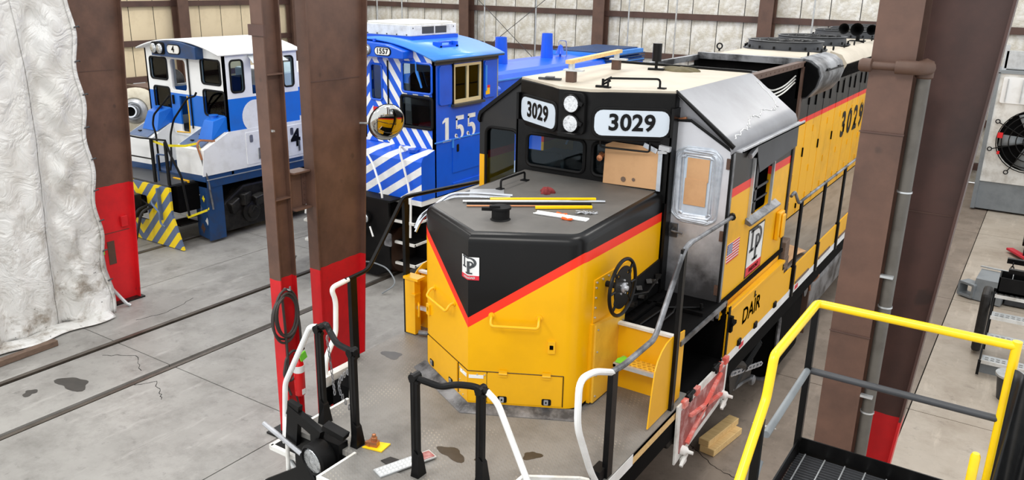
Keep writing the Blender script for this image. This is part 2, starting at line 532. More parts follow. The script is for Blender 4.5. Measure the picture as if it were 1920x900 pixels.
# ---- floor: cast slabs with recessed joints around the embedded rails
mb = MB(); mb.box(XL, XR, YF, YB, -.3, -.035)
floor = struct(build('floor', mb, 'void', origin=(0, 0, 0), smooth=0))
ORG[floor] = V((0, 0, 0))
G = .008
xs = [XL]
strips = []
edges = [XL, -18.0]
strips.append((XL, -18.0, 'conc'))
strips.append((-18.0, TRK[0]-.80, 'conc'))
for i, c in enumerate(TRK):
    strips.append((c-.655, c+.655, 'conc' if i < 2 else 'conc_b'))
strips += [(TRK[0]+.80, -9.4, 'conc'), (-9.4, TRK[1]-.80, 'conc'), (TRK[1]+.80, -3.3, 'conc'), (-3.3, TRK[2]-.80, 'conc'),
           (TRK[2]+.80, 3.27, 'conc_b'), (3.27, 6.2, 'conc_w'), (6.2, XR, 'conc_w')]
ycuts = [YF, -6.8, -1.5, 3.6, 8.7, 14.0, YB]
for x0, x1, mt in strips:
    for y0, y1 in zip(ycuts, ycuts[1:]):
        mb = MB(); mb.box(x0+G, x1-G, y0+G, y1-G, -.06, 0.0)
        build('concrete_slab', mb, mt, floor, smooth=0)
for i, c in enumerate(TRK):
    who = ('under the white and blue switcher', 'under the striped blue switcher', 'under the yellow locomotive')[i]
    for sgn in (-1, 1):
        mb = MB()
        a, b = sorted((c+sgn*.72, c+sgn*.79))
        mb.box(a, b, YF, YB, -.03, .003)
        o = build('steel_rail', mb, 'railsteel', smooth=0)
        tag(o, 'flush steel rail in the floor, %s rail %s' % ('left' if sgn < 0 else 'right', who), 'rail', 'embedded track rails')

# stains of oil on the floor
def blob(name, cx, cy, r, z, mat, label, cat, seed, sx=1.0, sy=1.0):
    rnd = random.Random(seed); pts = []
    ph = [rnd.uniform(0, 6.28) for _ in range(5)]
    for i in range(28):
        a = i*2*pi/28
        k = 1+.22*math.sin(2*a+ph[0])+.16*math.sin(3*a+ph[1])+.10*math.sin(5*a+ph[2])
        pts.append((r*k*math.cos(a)*sx, r*k*math.sin(a)*sy))
    mb = MB(); mb.plate(pts, [], .002, (cx, cy, z), (1, 0, 0), (0, 1, 0))
    return tag(build(name, mb, mat, smooth=0), label, cat)
M['oil'] = paint('oil_stain', (52, 49, 46), .35, c2=(70, 66, 62), amt=.8, scale=6)
blob('oil_stain', -6.78, -2.66, .22, .003, 'oil', 'dark oil stain between the left pair of rails', 'stain', 3, 1.1, .8)
blob('oil_stain', -7.0, -3.15, .09, .003, 'oil', 'small oil drip beside the larger oil stain', 'stain', 5)

# cracks in the slabs
def crack(pts, seed, w=.006):
    rnd = random.Random(seed); path = []
    for (a, b), (c, d) in zip(pts, pts[1:]):
        for i in range(7):
            path.append(V((a+(c-a)*i/7+rnd.uniform(-.02, .02), b+(d-b)*i/7+rnd.uniform(-.02, .02), .0015)))
    mb = MB()
    for p, q in zip(path, path[1:]): mb.bar(p, q, w*rnd.uniform(.6, 1.5), .003)
    build('crack', mb, 'void', floor, smooth=0)
crack([(1.10, .92), (1.21, .84), (1.53, .63), (1.86, .52), (2.3, .35)], 1)
crack([(-6.05, -2.2), (-5.9, -1.95), (-5.55, -2.1), (-5.35, -2.25)], 2)
crack([(-7.3, -1.9), (-6.9, -1.6), (-6.3, -1.9)], 3)
crack([(-8.2, .4), (-8.0, -.3), (-8.15, -.9)], 4)
blob('paint_spill', 1.72, 1.95, .06, .003, 'white_dirty', 'white paint spill on the floor right of the pale timber', 'stain', 31, 2.4, .5)
# ---- walls: cream sheeted left wall, silver insulated back wall
rows = [(0.0, .6), (.6, 1.9), (1.9, 3.2), (3.2, 4.6), (4.6, 6.4)]
def panel_mesh(name, w, h, mat):
    me = bpy.data.meshes.new(name)
    vs, fs = [], []
    for j in range(4):
        for i in range(4):
            u, v = i/3, j/3
            d = .045 if 0 < i < 3 and 0 < j < 3 else 0.0
            vs.append(((u-.5)*w, -d, v*h))
    for j in range(3):
        for i in range(3):
            a = j*4+i; fs.append((a, a+1, a+5, a+4))
    me.from_pydata(vs, [], fs); me.materials.append(M[mat])
    for p in me.polygons: p.use_smooth = True
    return me
def wall(name, origin, along, length, pw, mat, girt_n, cols):
    """along: unit vector; inward normal = -Y rotated with it"""
    org = V(origin); A = V(along)
    inward = V((A.y, -A.x, 0))            # for along=+X -> (0,-1,0)
    ang = math.atan2(A.y, A.x)
    mb = MB()
    p = org-inward*.10
    q = org+A*length-inward*.10
    vs = [p, q, q-inward*.05, p-inward*.05]
    mb.add([v for v in vs]+[v+V((0, 0, 6.4)) for v in vs], [(0, 1, 5, 4), (1, 2, 6, 5), (2, 3, 7, 6), (3, 0, 4, 7), (4, 5, 6, 7)])
    w = struct(build(name, mb, 'darkgrey', origin=tuple(org), smooth=0))
    n = int(length/pw)
    for z0, z1 in rows:
        me = panel_mesh('wall_panel', pw-.025, z1-z0-.02, mat)
        for i in range(n):
            o = bpy.data.objects.new('wall_panel', me); link(o, w)
            o.location = A*((i+.5)*pw)+V((0, 0, z0+.01))-inward*.06
            o.rotation_euler = (0, 0, ang)
            ORG[o] = org
    for z0, z1 in rows[1:]:
        mb = MB()
        a = org+inward*.05+V((0, 0, z0)); b = a+A*length
        mb.bar(a, b, .16, .02); mb.bar(a+inward*.08-V((0, 0, .09)), b+inward*.08-V((0, 0, .09)), .015, .19)
        mb.bar(a-V((0, 0, .18)), b-V((0, 0, .18)), .16, .015)
        build('girt', mb, 'brown_dk', w, smooth=0)
    for d in cols:
        c = org+A*d+inward*.30
        mb = MB()
        def cb(o, sx, sy):
            k = c+A*o[0]+inward*o[1]
            R = Matrix.Rotation(ang, 3, 'Z')
            mb.obox(k+V((0, 0, 3.2)), (sx, sy, 6.4), R)
        cb((0, .20), .46, .025); cb((0, -.20), .46, .025); cb((0, 0), .02, .40)
        build('wall_column', mb, 'brown', w, smooth=0)
    return w
wl = wall('wall_left', (XL, YF, 0), (0, 1, 0), YB-YF, 1.0, 'wallp', 4, (23.9, 29.5))
wb = wall('wall_back', (XL, YB, 0), (1, 0, 0), XR-XL, .92, 'insul', 4, (2.0, 8.0, 14.1, 20.2, 26.3))
mb = MB()
mb.tube([(-17.2, 19.4, 6.2), (-12.2, 19.4, 2.2)], .012, 6)
build('brace_rod', mb, 'darkgrey', wb)
mb = MB()
mb.tube([(-10.6, 19.36, 6.2), (-16.2, 19.36, 2.2)], .012, 6)
build('brace_rod', mb, 'darkgrey', wb)
for px in (-21.0, -19.6, -15.3, -12.9, -9.0, -7.2, -2.6):
    mb = MB(); mb.cyl((px, 19.55, 2.0), (px, 19.55, 6.4), .03, n=8)
    build('conduit', mb, 'alu', wb)
# placard on the left wall
mb = MB(); mb.box(XL+.10, XL+.12, 9.75, 10.25, 1.38, 1.75)
o = tag(build('wall_sign', mb, 'white', smooth=0), 'small white paper notice on the cream wall left of the white cab', 'sign')
for k in range(4):
    mb = MB(); mb.box(XL+.12, XL+.124, 9.82, 10.18-.05*(k % 2), 1.66-k*.06, 1.68-k*.06)
    build('text_line', mb, 'darkgrey', o, smooth=0)

# ---- columns
def _colpaint(zth=2.14, ba=(102, 74, 61), bb=(62, 45, 39)):
    m, nt, bs = _nm('column_paint')
    vec, x, y, z = obj_xyz(nt)
    zz = math_n(nt, 'ADD', z, math_n(nt, 'MULTIPLY', noise(nt, vec, 5, 3, .5), .05))
    f = ramp(nt, noise(nt, vec, 1.9, 7, .65), .4, .75)
    br = mixc(nt, math_n(nt, 'MULTIPLY', f, .85), lin(ba), lin(bb))
    rd = mixc(nt, math_n(nt, 'MULTIPLY', f, .55), lin((214, 26, 34)), lin((146, 22, 28)))
    sp = ramp(nt, noise(nt, vec, 2.7, 3, .5), .68, .72)
    c = mixc(nt, math_n(nt, 'GREATER_THAN', zz, zth), rd, br)
    c = mixc(nt, math_n(nt, 'MULTIPLY', sp, .5), c, lin((40, 34, 32)))
    nt.links.new(c, bs.inputs['Base Color']); bs.inputs['Roughness'].default_value = .48
    return m
M['col'] = _colpaint(); M['col_r'] = _colpaint(1.75); M['col_shade'] = _colpaint(2.14, (80, 54, 48), (50, 35, 32))  # last one: the column brown darkened, painting in the shade on the broad right column
ZT = 8.5
# crane post beside the yellow engine, left
t = thing('steel_post', 'slim brown and red steel post with coiled hose, standing before a wider column', 'column', (-3.275, -1.675, 0))
for y in (-1.85, -1.60):
    mb = MB(); mb.box(-3.375, -3.185 if y < -1.7 else -3.20, y, y+.016, 0, ZT); build('flange', mb, 'col', t, smooth=0)
mb = MB(); mb.box(-3.281, -3.269, -1.834, -1.60, 0, ZT); build('web', mb, 'col', t, smooth=0)
mb = MB(); mb.box(-3.5, -3.05, -1.98, -1.37, 0, .025); build('base_plate', mb, 'grease', t, smooth=0)
for z in (3.10, 4.55):
    mb = MB(); mb.box(-3.269, -3.19, -1.834, -1.60, z, z+.014); build('stiffener', mb, 'brown', t, smooth=0)
mb = MB(); mb.box(-3.269, -3.16, -1.834, -1.80, 3.92, 3.94); build('clip', mb, 'alu', t, smooth=0)
mb = MB(); mb.box(-3.40, -3.15, -1.875, -1.85, 4.98, 5.10); build('splice_plate', mb, 'brown_dk', t, smooth=0)
b = None
mb = MB(); mb.box(-3.33, -3.14, -1.58, -1.32, 3.38, 3.40); mb.box(-3.33, -3.14, -1.58, -1.32, 2.93, 2.95); mb.box(-3.262, -3.25, -1.58, -1.32, 2.95, 3.38)
b = build('tie_beam', mb, 'brown', t, smooth=0)
mb = MB(); mb.box(-3.25, -3.235, -1.38, -1.31, 2.96, 3.36); bolts(mb, [(-3.235, -1.345, 3.02+.07*k) for k in range(5)], (1, 0, 0))
build('bolt_plate', mb, 'brown_dk', b)

def tapered(t, xw, y0, y1b, y1t, half, zt=ZT):
    mb = MB(); mb.box(xw-half, xw+half, y0, y0+.018, 0, zt); build('flange', mb, 'col', t, smooth=0)
    mb = MB(); mb.plate([(y0+.018, 0), (y1b, 0), (y1t, zt), (y0+.018, zt)], [], .012, (xw+.006, 0, 0), (0, 1, 0), (0, 0, 1))
    build('web', mb, 'col', t, smooth=0)
    mb = MB()
    d = .018
    mb.add([(xw-half, y1b, 0), (xw+half, y1b, 0), (xw+half, y1b+d, 0), (xw-half, y1b+d, 0), (xw-half, y1t, zt), (xw+half, y1t, zt), (xw+half, y1t+d, zt), (xw-half, y1t+d, zt)],
           [(0, 3, 2, 1), (4, 5, 6, 7), (0, 1, 5, 4), (1, 2, 6, 5), (2, 3, 7, 6), (3, 0, 4, 7)])
    build('flange', mb, 'col', t, smooth=0)
    mb = MB(); mb.box(xw-half-.04, xw+half+.04, y0-.05, y1b+.08, 0, .025); build('base_plate', mb, 'grease', t, smooth=0)
t = thing('steel_column', 'wide tapered brown and red steel column between the two blue engines and the yellow one', 'column', (-3.17, -.9, 0))
tapered(t, -3.17, -1.31, -.62, -.13, .085)
mb = MB(); mb.box(-3.164, -3.158, -1.28, -.40, 4.42, 4.432); build('seam', mb, 'brown_dk', t, smooth=0)
t = thing('steel_column', 'tapered brown and red steel column holding the edge of the silver tarpaulin', 'column', (-9.1, -.45, 0))
tapered(t, -9.1, -.84, -.16, .34, .11)
for z in (1.28, 4.05):
    mb = MB(); mb.box(-9.094, -9.088, -.80, -.05 if z > 2 else -.14, z, z+.01); build('seam', mb, 'brown_dk', t, smooth=0)
mb = MB(); mb.box(-9.09, -9.03, -.30, -.18, 1.36, 1.55); build('switch_box', mb, 'redcol', t, smooth=0, bevel=.008)
mb = MB(); mb.box(-9.094, -9.086, -.58, -.45, .72, 1.14); build('cover_plate', mb, 'rust', t, smooth=0)
mb = MB(); mb.tube([(-9.05, -.72, 1.05), (-8.98, -.74, .7), (-8.9, -.70, .35), (-8.78, -.55, .06), (-8.75, -.5, .02)], .03, 8); build('loose_conduit', mb, 'alu', t)
mb = MB(); mb.box(-9.0, -8.95, -.80, -.72, .98, 1.10); build('switch_box', mb, 'green', t, smooth=0)

# right pair beside the stair landing
t = thing('steel_post', 'straight brown steel post beside the yellow railing with a pipe on its right', 'column', (3.165, -1.53, 0))
for y in (-1.70, -1.36):
    mb = MB(); mb.box(3.02, 3.31, y, y+.016, 0, ZT); build('flange', mb, 'col_r', t, smooth=0)
mb = MB(); mb.box(3.159, 3.171, -1.684, -1.36, 0, ZT); build('web', mb, 'col_r', t, smooth=0)
for z in (4.62, 3.05):
    mb = MB(); mb.box(3.015, 3.315, -1.715, -1.70, z, z+.01 if z > 4 else z+.008); build('seam', mb, 'brown_dk', t, smooth=0)
for z in (2.55, 3.55):
    mb = MB(); mb.box(3.31, 3.40, -1.70, -1.66, z, z+.02); build('clip', mb, 'alu', t, smooth=0)
t = thing('steel_column', 'broad brown steel column, shade painted into it, with red foot behind the yellow railing', 'column', (3.4, -.98, 0))
xr = lambda z: 3.415+.068*z
mb = MB(); mb.plate([(3.16, 0), (xr(0), 0), (xr(ZT), ZT), (3.16, ZT)], [], .016, (0, -1.0, 0), (1, 0, 0), (0, 0, 1)); build('web', mb, 'col_shade', t, smooth=0)
mb = MB()
mb.add([(xr(0), -1.10, 0), (xr(0)+.02, -1.10, 0), (xr(0)+.02, -.88, 0), (xr(0), -.88, 0), (xr(ZT), -1.10, ZT), (xr(ZT)+.02, -1.10, ZT), (xr(ZT)+.02, -.88, ZT), (xr(ZT), -.88, ZT)],
       [(0, 3, 2, 1), (4, 5, 6, 7), (0, 1, 5, 4), (1, 2, 6, 5), (2, 3, 7, 6), (3, 0, 4, 7)])
build('flange', mb, 'col_shade', t, smooth=0)
mb = MB(); mb.box(3.14, 3.16, -1.10, -.88, 0, ZT); build('flange', mb, 'col_shade', t, smooth=0)
mb = MB(); mb.box(3.16, 3.66, -1.006, -1.0, 3.92, 3.93); build('seam', mb, 'brown_dk', t, smooth=0)
mb = MB(); mb.box(3.05, 3.60, -1.2, -.8, 0, .025); build('base_plate', mb, 'grease', t, smooth=0)
# pipe
t = thing('drain_pipe', 'dull grey vertical pipe with elbow tied to the brown post at right', 'pipe', (3.37, -1.62, 0))
mb = MB(); mb.cyl((3.37, -1.62, .02), (3.37, -1.62, 5.10), .047, n=14); build('riser', mb, 'pipe', t)
mb = MB(); mb.lathe((3.37, -1.62, 5.02), (0, 0, 1), [(.047, 0), (.060, .01), (.060, .07), (.05, .12), (.0, .14)], 14); mb.tube(fillet([(3.40, -1.66, 5.10), (3.34, -1.77, 5.10), (3.2, -1.77, 5.10)], .05), .048, 12)
build('elbow', mb, 'rust', t)
mb = MB(); mb.cyl((3.24, -1.77, 5.10), (3.03, -1.77, 5.10), .028, n=12); mb.lathe((3.05, -1.77, 5.10), (-1, 0, 0), [(.03, 0), (.048, .01), (.048, .07), (.035, .09), (0, .09)], 12)
build('branch', mb, 'rust', t)
for z in (1.2, 2.4, 3.3, 4.2):
    mb = MB(); mb.lathe((3.37, -1.62, z), (0, 0, 1), [(.05, 0), (.054, 0), (.054, .012), (.05, .012)], 14); build('tie_wire', mb, 'alu', t)

# ---- silver tarpaulin hung along the left
def tarp(u, v):
    # u: 0 at the column edge .. 1 away ; v: 0 floor .. 1 top
    y = -.80-5.2*u
    z = .015+7.0*v
    fold = .11*math.sin(u*34+.7*math.sin(v*4))+.05*math.sin(u*71+v*4)
    kink = math.exp(-((u-.075)/.06)**2)
    crump = .012*math.sin(u*55+v*31)*math.sin(v*47+u*22)+kink*(.045*math.sin(v*46+u*40)+.03*math.sin(v*83-u*90))
    edge = min(1, u*9)
    x = -8.84+fold*edge*(.45+.5*(1-v))+crump*edge
    flare = max(0, 1-v*9)
    x += .12*flare*math.sin(u*19+.6)+.05*flare
    y += .04*math.sin(v*40)*(1-edge)
    return V((x, y+.02*v*0, z))
t = thing('tarpaulin', 'silvery white grubby tarpaulin hanging in folds at the far left', 'tarpaulin', (-8.84, -2.5, 0))
def _tarp():
    m, nt, bs = _nm('silver_tarpaulin')
    vec, x, y, z = obj_xyz(nt)
    a = ramp(nt, noise(nt, vec, 1.3, 6, .65), .4, .7)
    g = ramp(nt, noise(nt, vec, 2.6, 8, .7), .5, .66)
    c = mixc(nt, math_n(nt, 'MULTIPLY', a, .5), lin((226, 226, 224)), lin((186, 182, 172)))
    low = ramp(nt, z, 3.2, .4)
    c = mixc(nt, math_n(nt, 'MULTIPLY', math_n(nt, 'MULTIPLY', g, low), .75), c, lin((120, 104, 84)))
    sc = ramp(nt, noise(nt, vec, 16, 3, .5), .70, .72)
    c = mixc(nt, math_n(nt, 'MULTIPLY', sc, math_n(nt, 'MULTIPLY', low, .7)), c, lin((50, 46, 42)))
    nt.links.new(c, bs.inputs['Base Color'])
    bs.inputs['Roughness'].default_value = .42; bs.inputs['Metallic'].default_value = .12
    dn = N(nt, 'ShaderNodeTexNoise'); dn.inputs['Scale'].default_value = 2.4; dn.inputs['Detail'].default_value = 5; dn.inputs['Distortion'].default_value = 1.4
    nt.links.new(vec, dn.inputs['Vector'])
    ridge = math_n(nt, 'ABSOLUTE', math_n(nt, 'SUBTRACT', dn.outputs['Fac'], .5))
    bumpit(nt, bs, ridge, .75, .10)
    return m
M['tarp'] = _tarp()
mb = MB(); mb.grid(tarp, 170, 120)
build('sheet', mb, 'tarp', t, solid=.006, smooth=80)
mb = MB()
def seam(u, v):
    p = tarp(.155+.012*math.sin(v*9)+u*.012, v); return p+V((.014, 0, 0))
mb.grid(seam, 2, 120); build('seam_strip', mb, 'tarp', t, smooth=80)
mb = MB()
def hem(u, v):
    p = tarp(u*.012, v); return p+V((.02, 0, 0))
mb.grid(hem, 2, 120); build('hem', mb, 'tarp', t, smooth=80, solid=.012)
for k in range(11):
    p = tarp(.006, .08+k*.075)
    mb = MB(); mb.tube([p+V((.03, 0, 0)), p+V((.05, .06, .02)), p+V((.0, .10, 0))], .012, 6); build('tie', mb, 'darkgrey', t)
# gathered end of the sheet lying on the floor
mb = MB()
mb.grid(lambda u, v: V((-8.88+.42*v+.05*math.sin(u*17), -.95-2.9*u, .03+.07*math.sin(v*pi)*(.6+.4*math.sin(u*23+1)))), 40, 8)
build('trailing_hem', mb, 'tarp', t, solid=.006, smooth=80)
# pale plank at the foot of the tarpaulin
mb = MB(); mb.obox((-8.2, -2.75, .05), (.12, 1.3, .09), (0, 0, .05))
tag(build('timber', mb, 'wood_old', smooth=0, bevel=.006), 'grey timber lying on the floor at the foot of the tarpaulin', 'timber')

# ================================================================== yellow road locomotive
L1 = thing('diesel_locomotive', 'large yellow and black diesel locomotive with red stripe, numbered 3029', 'locomotive', (0, 0, 0))
ZD = 1.70                                    # front platform
WN, YN, YR = .909, -1.919, -2.393            # short hood half width, corner, ridge
WC, WT, ZTOP, ZL, YBK = 1.572, .943, 4.57, 4.069, 2.26
XS = (1, 0, 0); ZS = (0, 0, 1); YS = (0, 1, 0); NX = (-1, 0, 0); NY = (0, -1, 0)
XE = 1.65                                    # platform edge

def textmap(name, body, size, mat, parent, fn, ex=.004, bold=0.0, shear=0.0, space=1.0):
    cu = bpy.data.curves.new(name, 'FONT'); cu.body = body; cu.size = size; cu.extrude = ex/2
    cu.offset = bold; cu.align_x = 'CENTER'; cu.align_y = 'CENTER'; cu.resolution_u = 4; cu.shear = shear; cu.space_character = space
    t = bpy.data.objects.new(name, cu); COL.objects.link(t)
    me = bpy.data.meshes.new_from_object(t.evaluated_get(bpy.context.evaluated_depsgraph_get()))
    bpy.data.objects.remove(t); bpy.data.curves.remove(cu)
    for v in me.vertices: v.co = fn(*v.co)-ORG[parent]
    me.materials.clear(); me.materials.append(M[mat])
    o = bpy.data.objects.new(name, me); link(o, parent); ORG[o] = ORG[parent]
    return o

# ---- platform
plan = [(-1.05, -3.62), (1.05, -3.62), (1.05, -3.04), (1.45, -2.79), (XE, -2.74), (XE, -.9), (-XE, -.9), (-XE, -2.24), (-1.40, -2.55), (-1.05, -2.92)]
mb = MB(); mb.plate(plan, [], .05, (0, 0, ZD), XS, YS)
deck = build('platform', mb, 'deck', L1, smooth=0)
for a, b in (((-1.05, -3.6), (-1.05, -2.93)), ((1.05, -3.6), (1.05, -3.05)), ((1.05, -3.05), (1.45, -2.80)), ((1.45, -2.80), (XE, -2.75))):
    mb = MB(); mb.bar((a[0], a[1], ZD-.015), (b[0], b[1], ZD-.015), .03, .04)
    build('step_edge', mb, 'white_dirty', deck, smooth=0)
# weld line and floor flashing round the short hood
mb = MB()
for s in (-1, 1):
    mb.add([(0, YR-.13, ZD+.004), (0, YR+.0, ZD+.055), (s*WN, YN, ZD+.055), (s*(WN+.06), YN-.12, ZD+.004)], [(0, 1, 2, 3) if s < 0 else (3, 2, 1, 0)])
build('flashing', mb, 'steel_sooty', L1, smooth=0)
# drop plate over the coupler
mb = MB(); mb.box(-.30, .36, -4.02, -3.62, ZD-.02, ZD+.012)
dp = build('drop_plate', mb, 'deck', L1, smooth=0)
mb = MB(); mb.box(-.325, -.30, -4.02, -3.60, ZD-.03, ZD+.016); mb.box(-.325, .38, -4.045, -4.02, ZD-.03, ZD+.016)
build('edge_strip', mb, 'white_dirty', dp, smooth=0)
# ---- frame, pilot, steps
mb = MB(); mb.box(-1.50, 1.50, -2.7, 16.2, 1.30, ZD-.05); mb.box(-1.04, 1.04, -3.6, -2.7, 1.30, ZD-.05)
build('underframe', mb, 'void', L1, smooth=0)
mb = MB(); mb.plate([(-1.5, .35), (1.5, .35), (1.5, 1.0), (1.05, 1.3), (1.05, ZD-.05), (-1.05, ZD-.05), (-1.05, 1.3), (-1.5, 1.0)], [], .04, (0, -3.63, 0), XS, ZS)
build('pilot', mb, 'black', L1, smooth=0)
for s in (-1, 1):
    for k, z in enumerate((.45, .87, 1.28)):
        mb = MB(); x0, x1 = sorted((s*1.06, s*1.52))
        mb.box(x0, x1, -3.55+.02*k, -2.85 if s > 0 else -2.6, z, z+.03)
        st = build('side_step', mb, 'black_m', L1, smooth=0)
        mb = MB(); mb.box(x0, x1, -3.57+.02*k, -3.53+.02*k, z-.01, z+.035); build('step_edge', mb, 'white_dirty', st, smooth=0)
        mb = MB(); mb.box(s*1.52-.02, s*1.52+.02, -3.52, -2.85, z-.01, z+.035); build('step_edge', mb, 'white_dirty', st, smooth=0)
    mb = MB(); mb.box(*sorted((s*1.05, s*1.09)), -3.58, -2.6, .40, ZD-.05); build('step_side', mb, 'black', L1, smooth=0)
    mb = MB()
    for z in (1.02, 1.25, 1.48):
        mb.add([(s*1.53, -2.60, z), (s*1.53, -2.2, z+.0), (s*1.62, -2.2, z+.05), (s*1.62, -2.6, z+.05)], [(0, 1, 2, 3)])
# side sills: white stripe with bare end
for s in (-1, 1):
    x0, x1 = sorted((s*1.56, s*XE))
    mb = MB(); mb.box(x0, x1, -2.74, -.98, 1.575, 1.685); build('sill_stripe', mb, 'white_dirty' if s < 0 else 'wood', L1, smooth=0)
    mb = MB(); mb.box(x0, x1, .12, 16.2, 1.575, 1.685); build('sill_stripe', mb, 'white', L1, smooth=0)
    mb = MB(); mb.box(x0, x1-.01*s, -2.74, 16.2, 1.36, 1.57); build('side_sill', mb, 'void', L1, smooth=0)
mb = MB(); mb.box(1.56, XE+.004, -2.74, -2.2, 1.575, 1.687); build('sill_stripe', mb, 'white', L1, smooth=0)
# coupler
mb = MB(); mb.obox((0, -4.05, .88), (.22, .8, .26)); mb.lathe((0, -4.45, .72), ZS, [(.0, 0), (.17, 0), (.19, .05), (.19, .3), (.15, .34), (0, .34)], 14); mb.obox((.16, -4.55, .88), (.12, .2, .3), (0, 0, .5))
build('coupler', mb, 'grease', L1, bevel=.01)
# class lamp / ditch light at the left of the pilot
mb = MB(); mb.lathe((-.62, -3.62, 1.62), (-.12, -1, -.08), [(.0, 0), (.12, 0), (.155, .05), (.155, .17), (.135, .19), (.125, .17), (.1, .165), (.0, .165)], 24)
dl = build('ditch_light', mb, 'black_m', L1)
mb = MB(); mb.lathe((-.638, -3.785, 1.607), (-.12, -1, -.08), [(.126, 0), (.11, .016), (.0, .03)], 24); build('lens', mb, 'lens', dl)
mb = MB(); mb.box(-.80, -.45, -3.66, -3.55, 1.42, 1.76); mb.obox((-1.0, -3.66, 1.80), (.14, .05, .42), (0, .15, 0)); mb.obox((-.85, -3.66, 1.86), (.42, .06, .10), (0, .35, 0)); mb.obox((-.52, -3.62, 1.86), (.22, .10, .05), (0, .3, .2))
build('light_bracket', mb, 'black', L1, smooth=0)
mb = MB(); mb.tube([(-1.34, -3.72, 1.71), (-.86, -3.72, 1.56)], .022, 8); build('cut_lever', mb, 'steel', L1)
mb = MB(); mb.tube(fillet([(-.86, -3.72, 1.56), (-.70, -3.78, 1.50), (-.55, -3.8, 1.3)], .05), .02, 8); build('cut_lever', mb, 'black_m', L1)
for k in range(3):
    mb = MB(); mb.tube(fillet([(-.42-.12*k, -3.66, 1.28), (-.42-.12*k, -3.86, 1.22), (-.42-.12*k, -3.95, .9), (-.38-.12*k, -3.9, .62)], .12), .025, 8)
    build('air_hose', mb, 'rubber', L1)
# white and black end handrails
def hand(name, pts, r, mat, rad=.06, n=10):
    mb = MB(); mb.tube(fillet(pts, rad, 5), r, n); return build(name, mb, mat, L1)
def stanchion(x, y, z0, z1, w=.055):
    mb = MB(); mb.cyl((x, y, z0), (x, y, z1), .026, n=8)
    mb.box(x-w/2-.008, x+w/2+.008, y-.02, y+.02, z0+.02, z1-.03)
    mb.add([(x-.02, y-.055, z0), (x+.06, y-.055, z0), (x+.06, y+.055, z0), (x-.02, y+.055, z0), (x+.0, y-.03, z0+.24), (x+.045, y-.03, z0+.19), (x+.045, y+.03, z0+.19), (x+.0, y+.03, z0+.24)],
           [(0, 3, 2, 1), (4, 5, 6, 7), (0, 1, 5, 4), (1, 2, 6, 5), (2, 3, 7, 6), (3, 0, 4, 7)])
    o = build('stanchion', mb, 'black', L1)
    mb = MB(); mb.tube([(x, y-.045, z1-.005), (x, y+.045, z1-.005)], .036, 10); mb.cyl((x-.045, y, z1-.05), (x+.045, y, z1-.05), .022, n=8)
    build('clamp', mb, 'black', o)
    return o
stanchion(-.41, -3.49, ZD, 2.60); stanchion(-.93, -3.37, ZD, 2.64)
stanchion(.31, -3.53, ZD, 2.60); stanchion(.80, -3.31, ZD, 2.54)
hand('front_rail', [(-.36, -3.50, 2.60), (-.62, -3.46, 2.60), (-.76, -3.40, 2.66), (-.80, -3.40, 2.72), (-.93, -3.37, 2.64), (-.97, -3.37, 2.64)], .028, 'black')
hand('front_rail', [(-.95, -3.37, 2.645), (-1.02, -3.39, 2.63), (-1.39, -3.40, 1.96), (-1.46, -3.40, 1.20), (-1.28, -3.42, 1.06), (-1.14, -3.5, 1.07)], .026, 'white')
hand('front_rail', [(-1.40, -3.42, 1.60), (-1.24, -3.55, 1.45), (-1.22, -3.58, 1.10), (-1.1, -3.6, 1.08)], .02, 'white_dirty')
hand('front_rail', [(.27, -3.55, 2.60), (.50, -3.44, 2.52), (.62, -3.40, 2.565), (.74, -3.34, 2.56), (.80, -3.31, 2.54), (.86, -3.30, 2.53)], .028, 'black')
hand('front_rail', [(.85, -3.30, 2.53), (.96, -3.31, 2.47), (1.36, -3.34, 1.72), (1.46, -3.36, 1.15), (1.28, -3.42, 1.06), (1.14, -3.5, 1.07)], .026, 'white')
# chain between the left posts
mb = MB()
for k in range(11):
    tt = k/10; p = V((-.84+.06*tt, -3.36, 2.56-.52*tt))
    mb.tube([p+V((.011*math.cos(a)*(k % 2), .011*math.cos(a)*((k+1) % 2), .030*math.sin(a))) for a in [i*pi/3 for i in range(6)]], .0045, 5, closed=True)
build('chain', mb, 'steel_sooty', L1)
mb = MB()
for k in range(12):
    tt = k/11; p = V((-.52-.16*math.sin(tt*pi), -3.40, 2.36-.42*tt))
    mb.tube([p+V((.011*math.cos(a)*(k % 2), .011*math.cos(a)*((k+1) % 2), .030*math.sin(a))) for a in [i*pi/3 for i in range(6)]], .0045, 5, closed=True)
build('chain', mb, 'steel_sooty', L1)
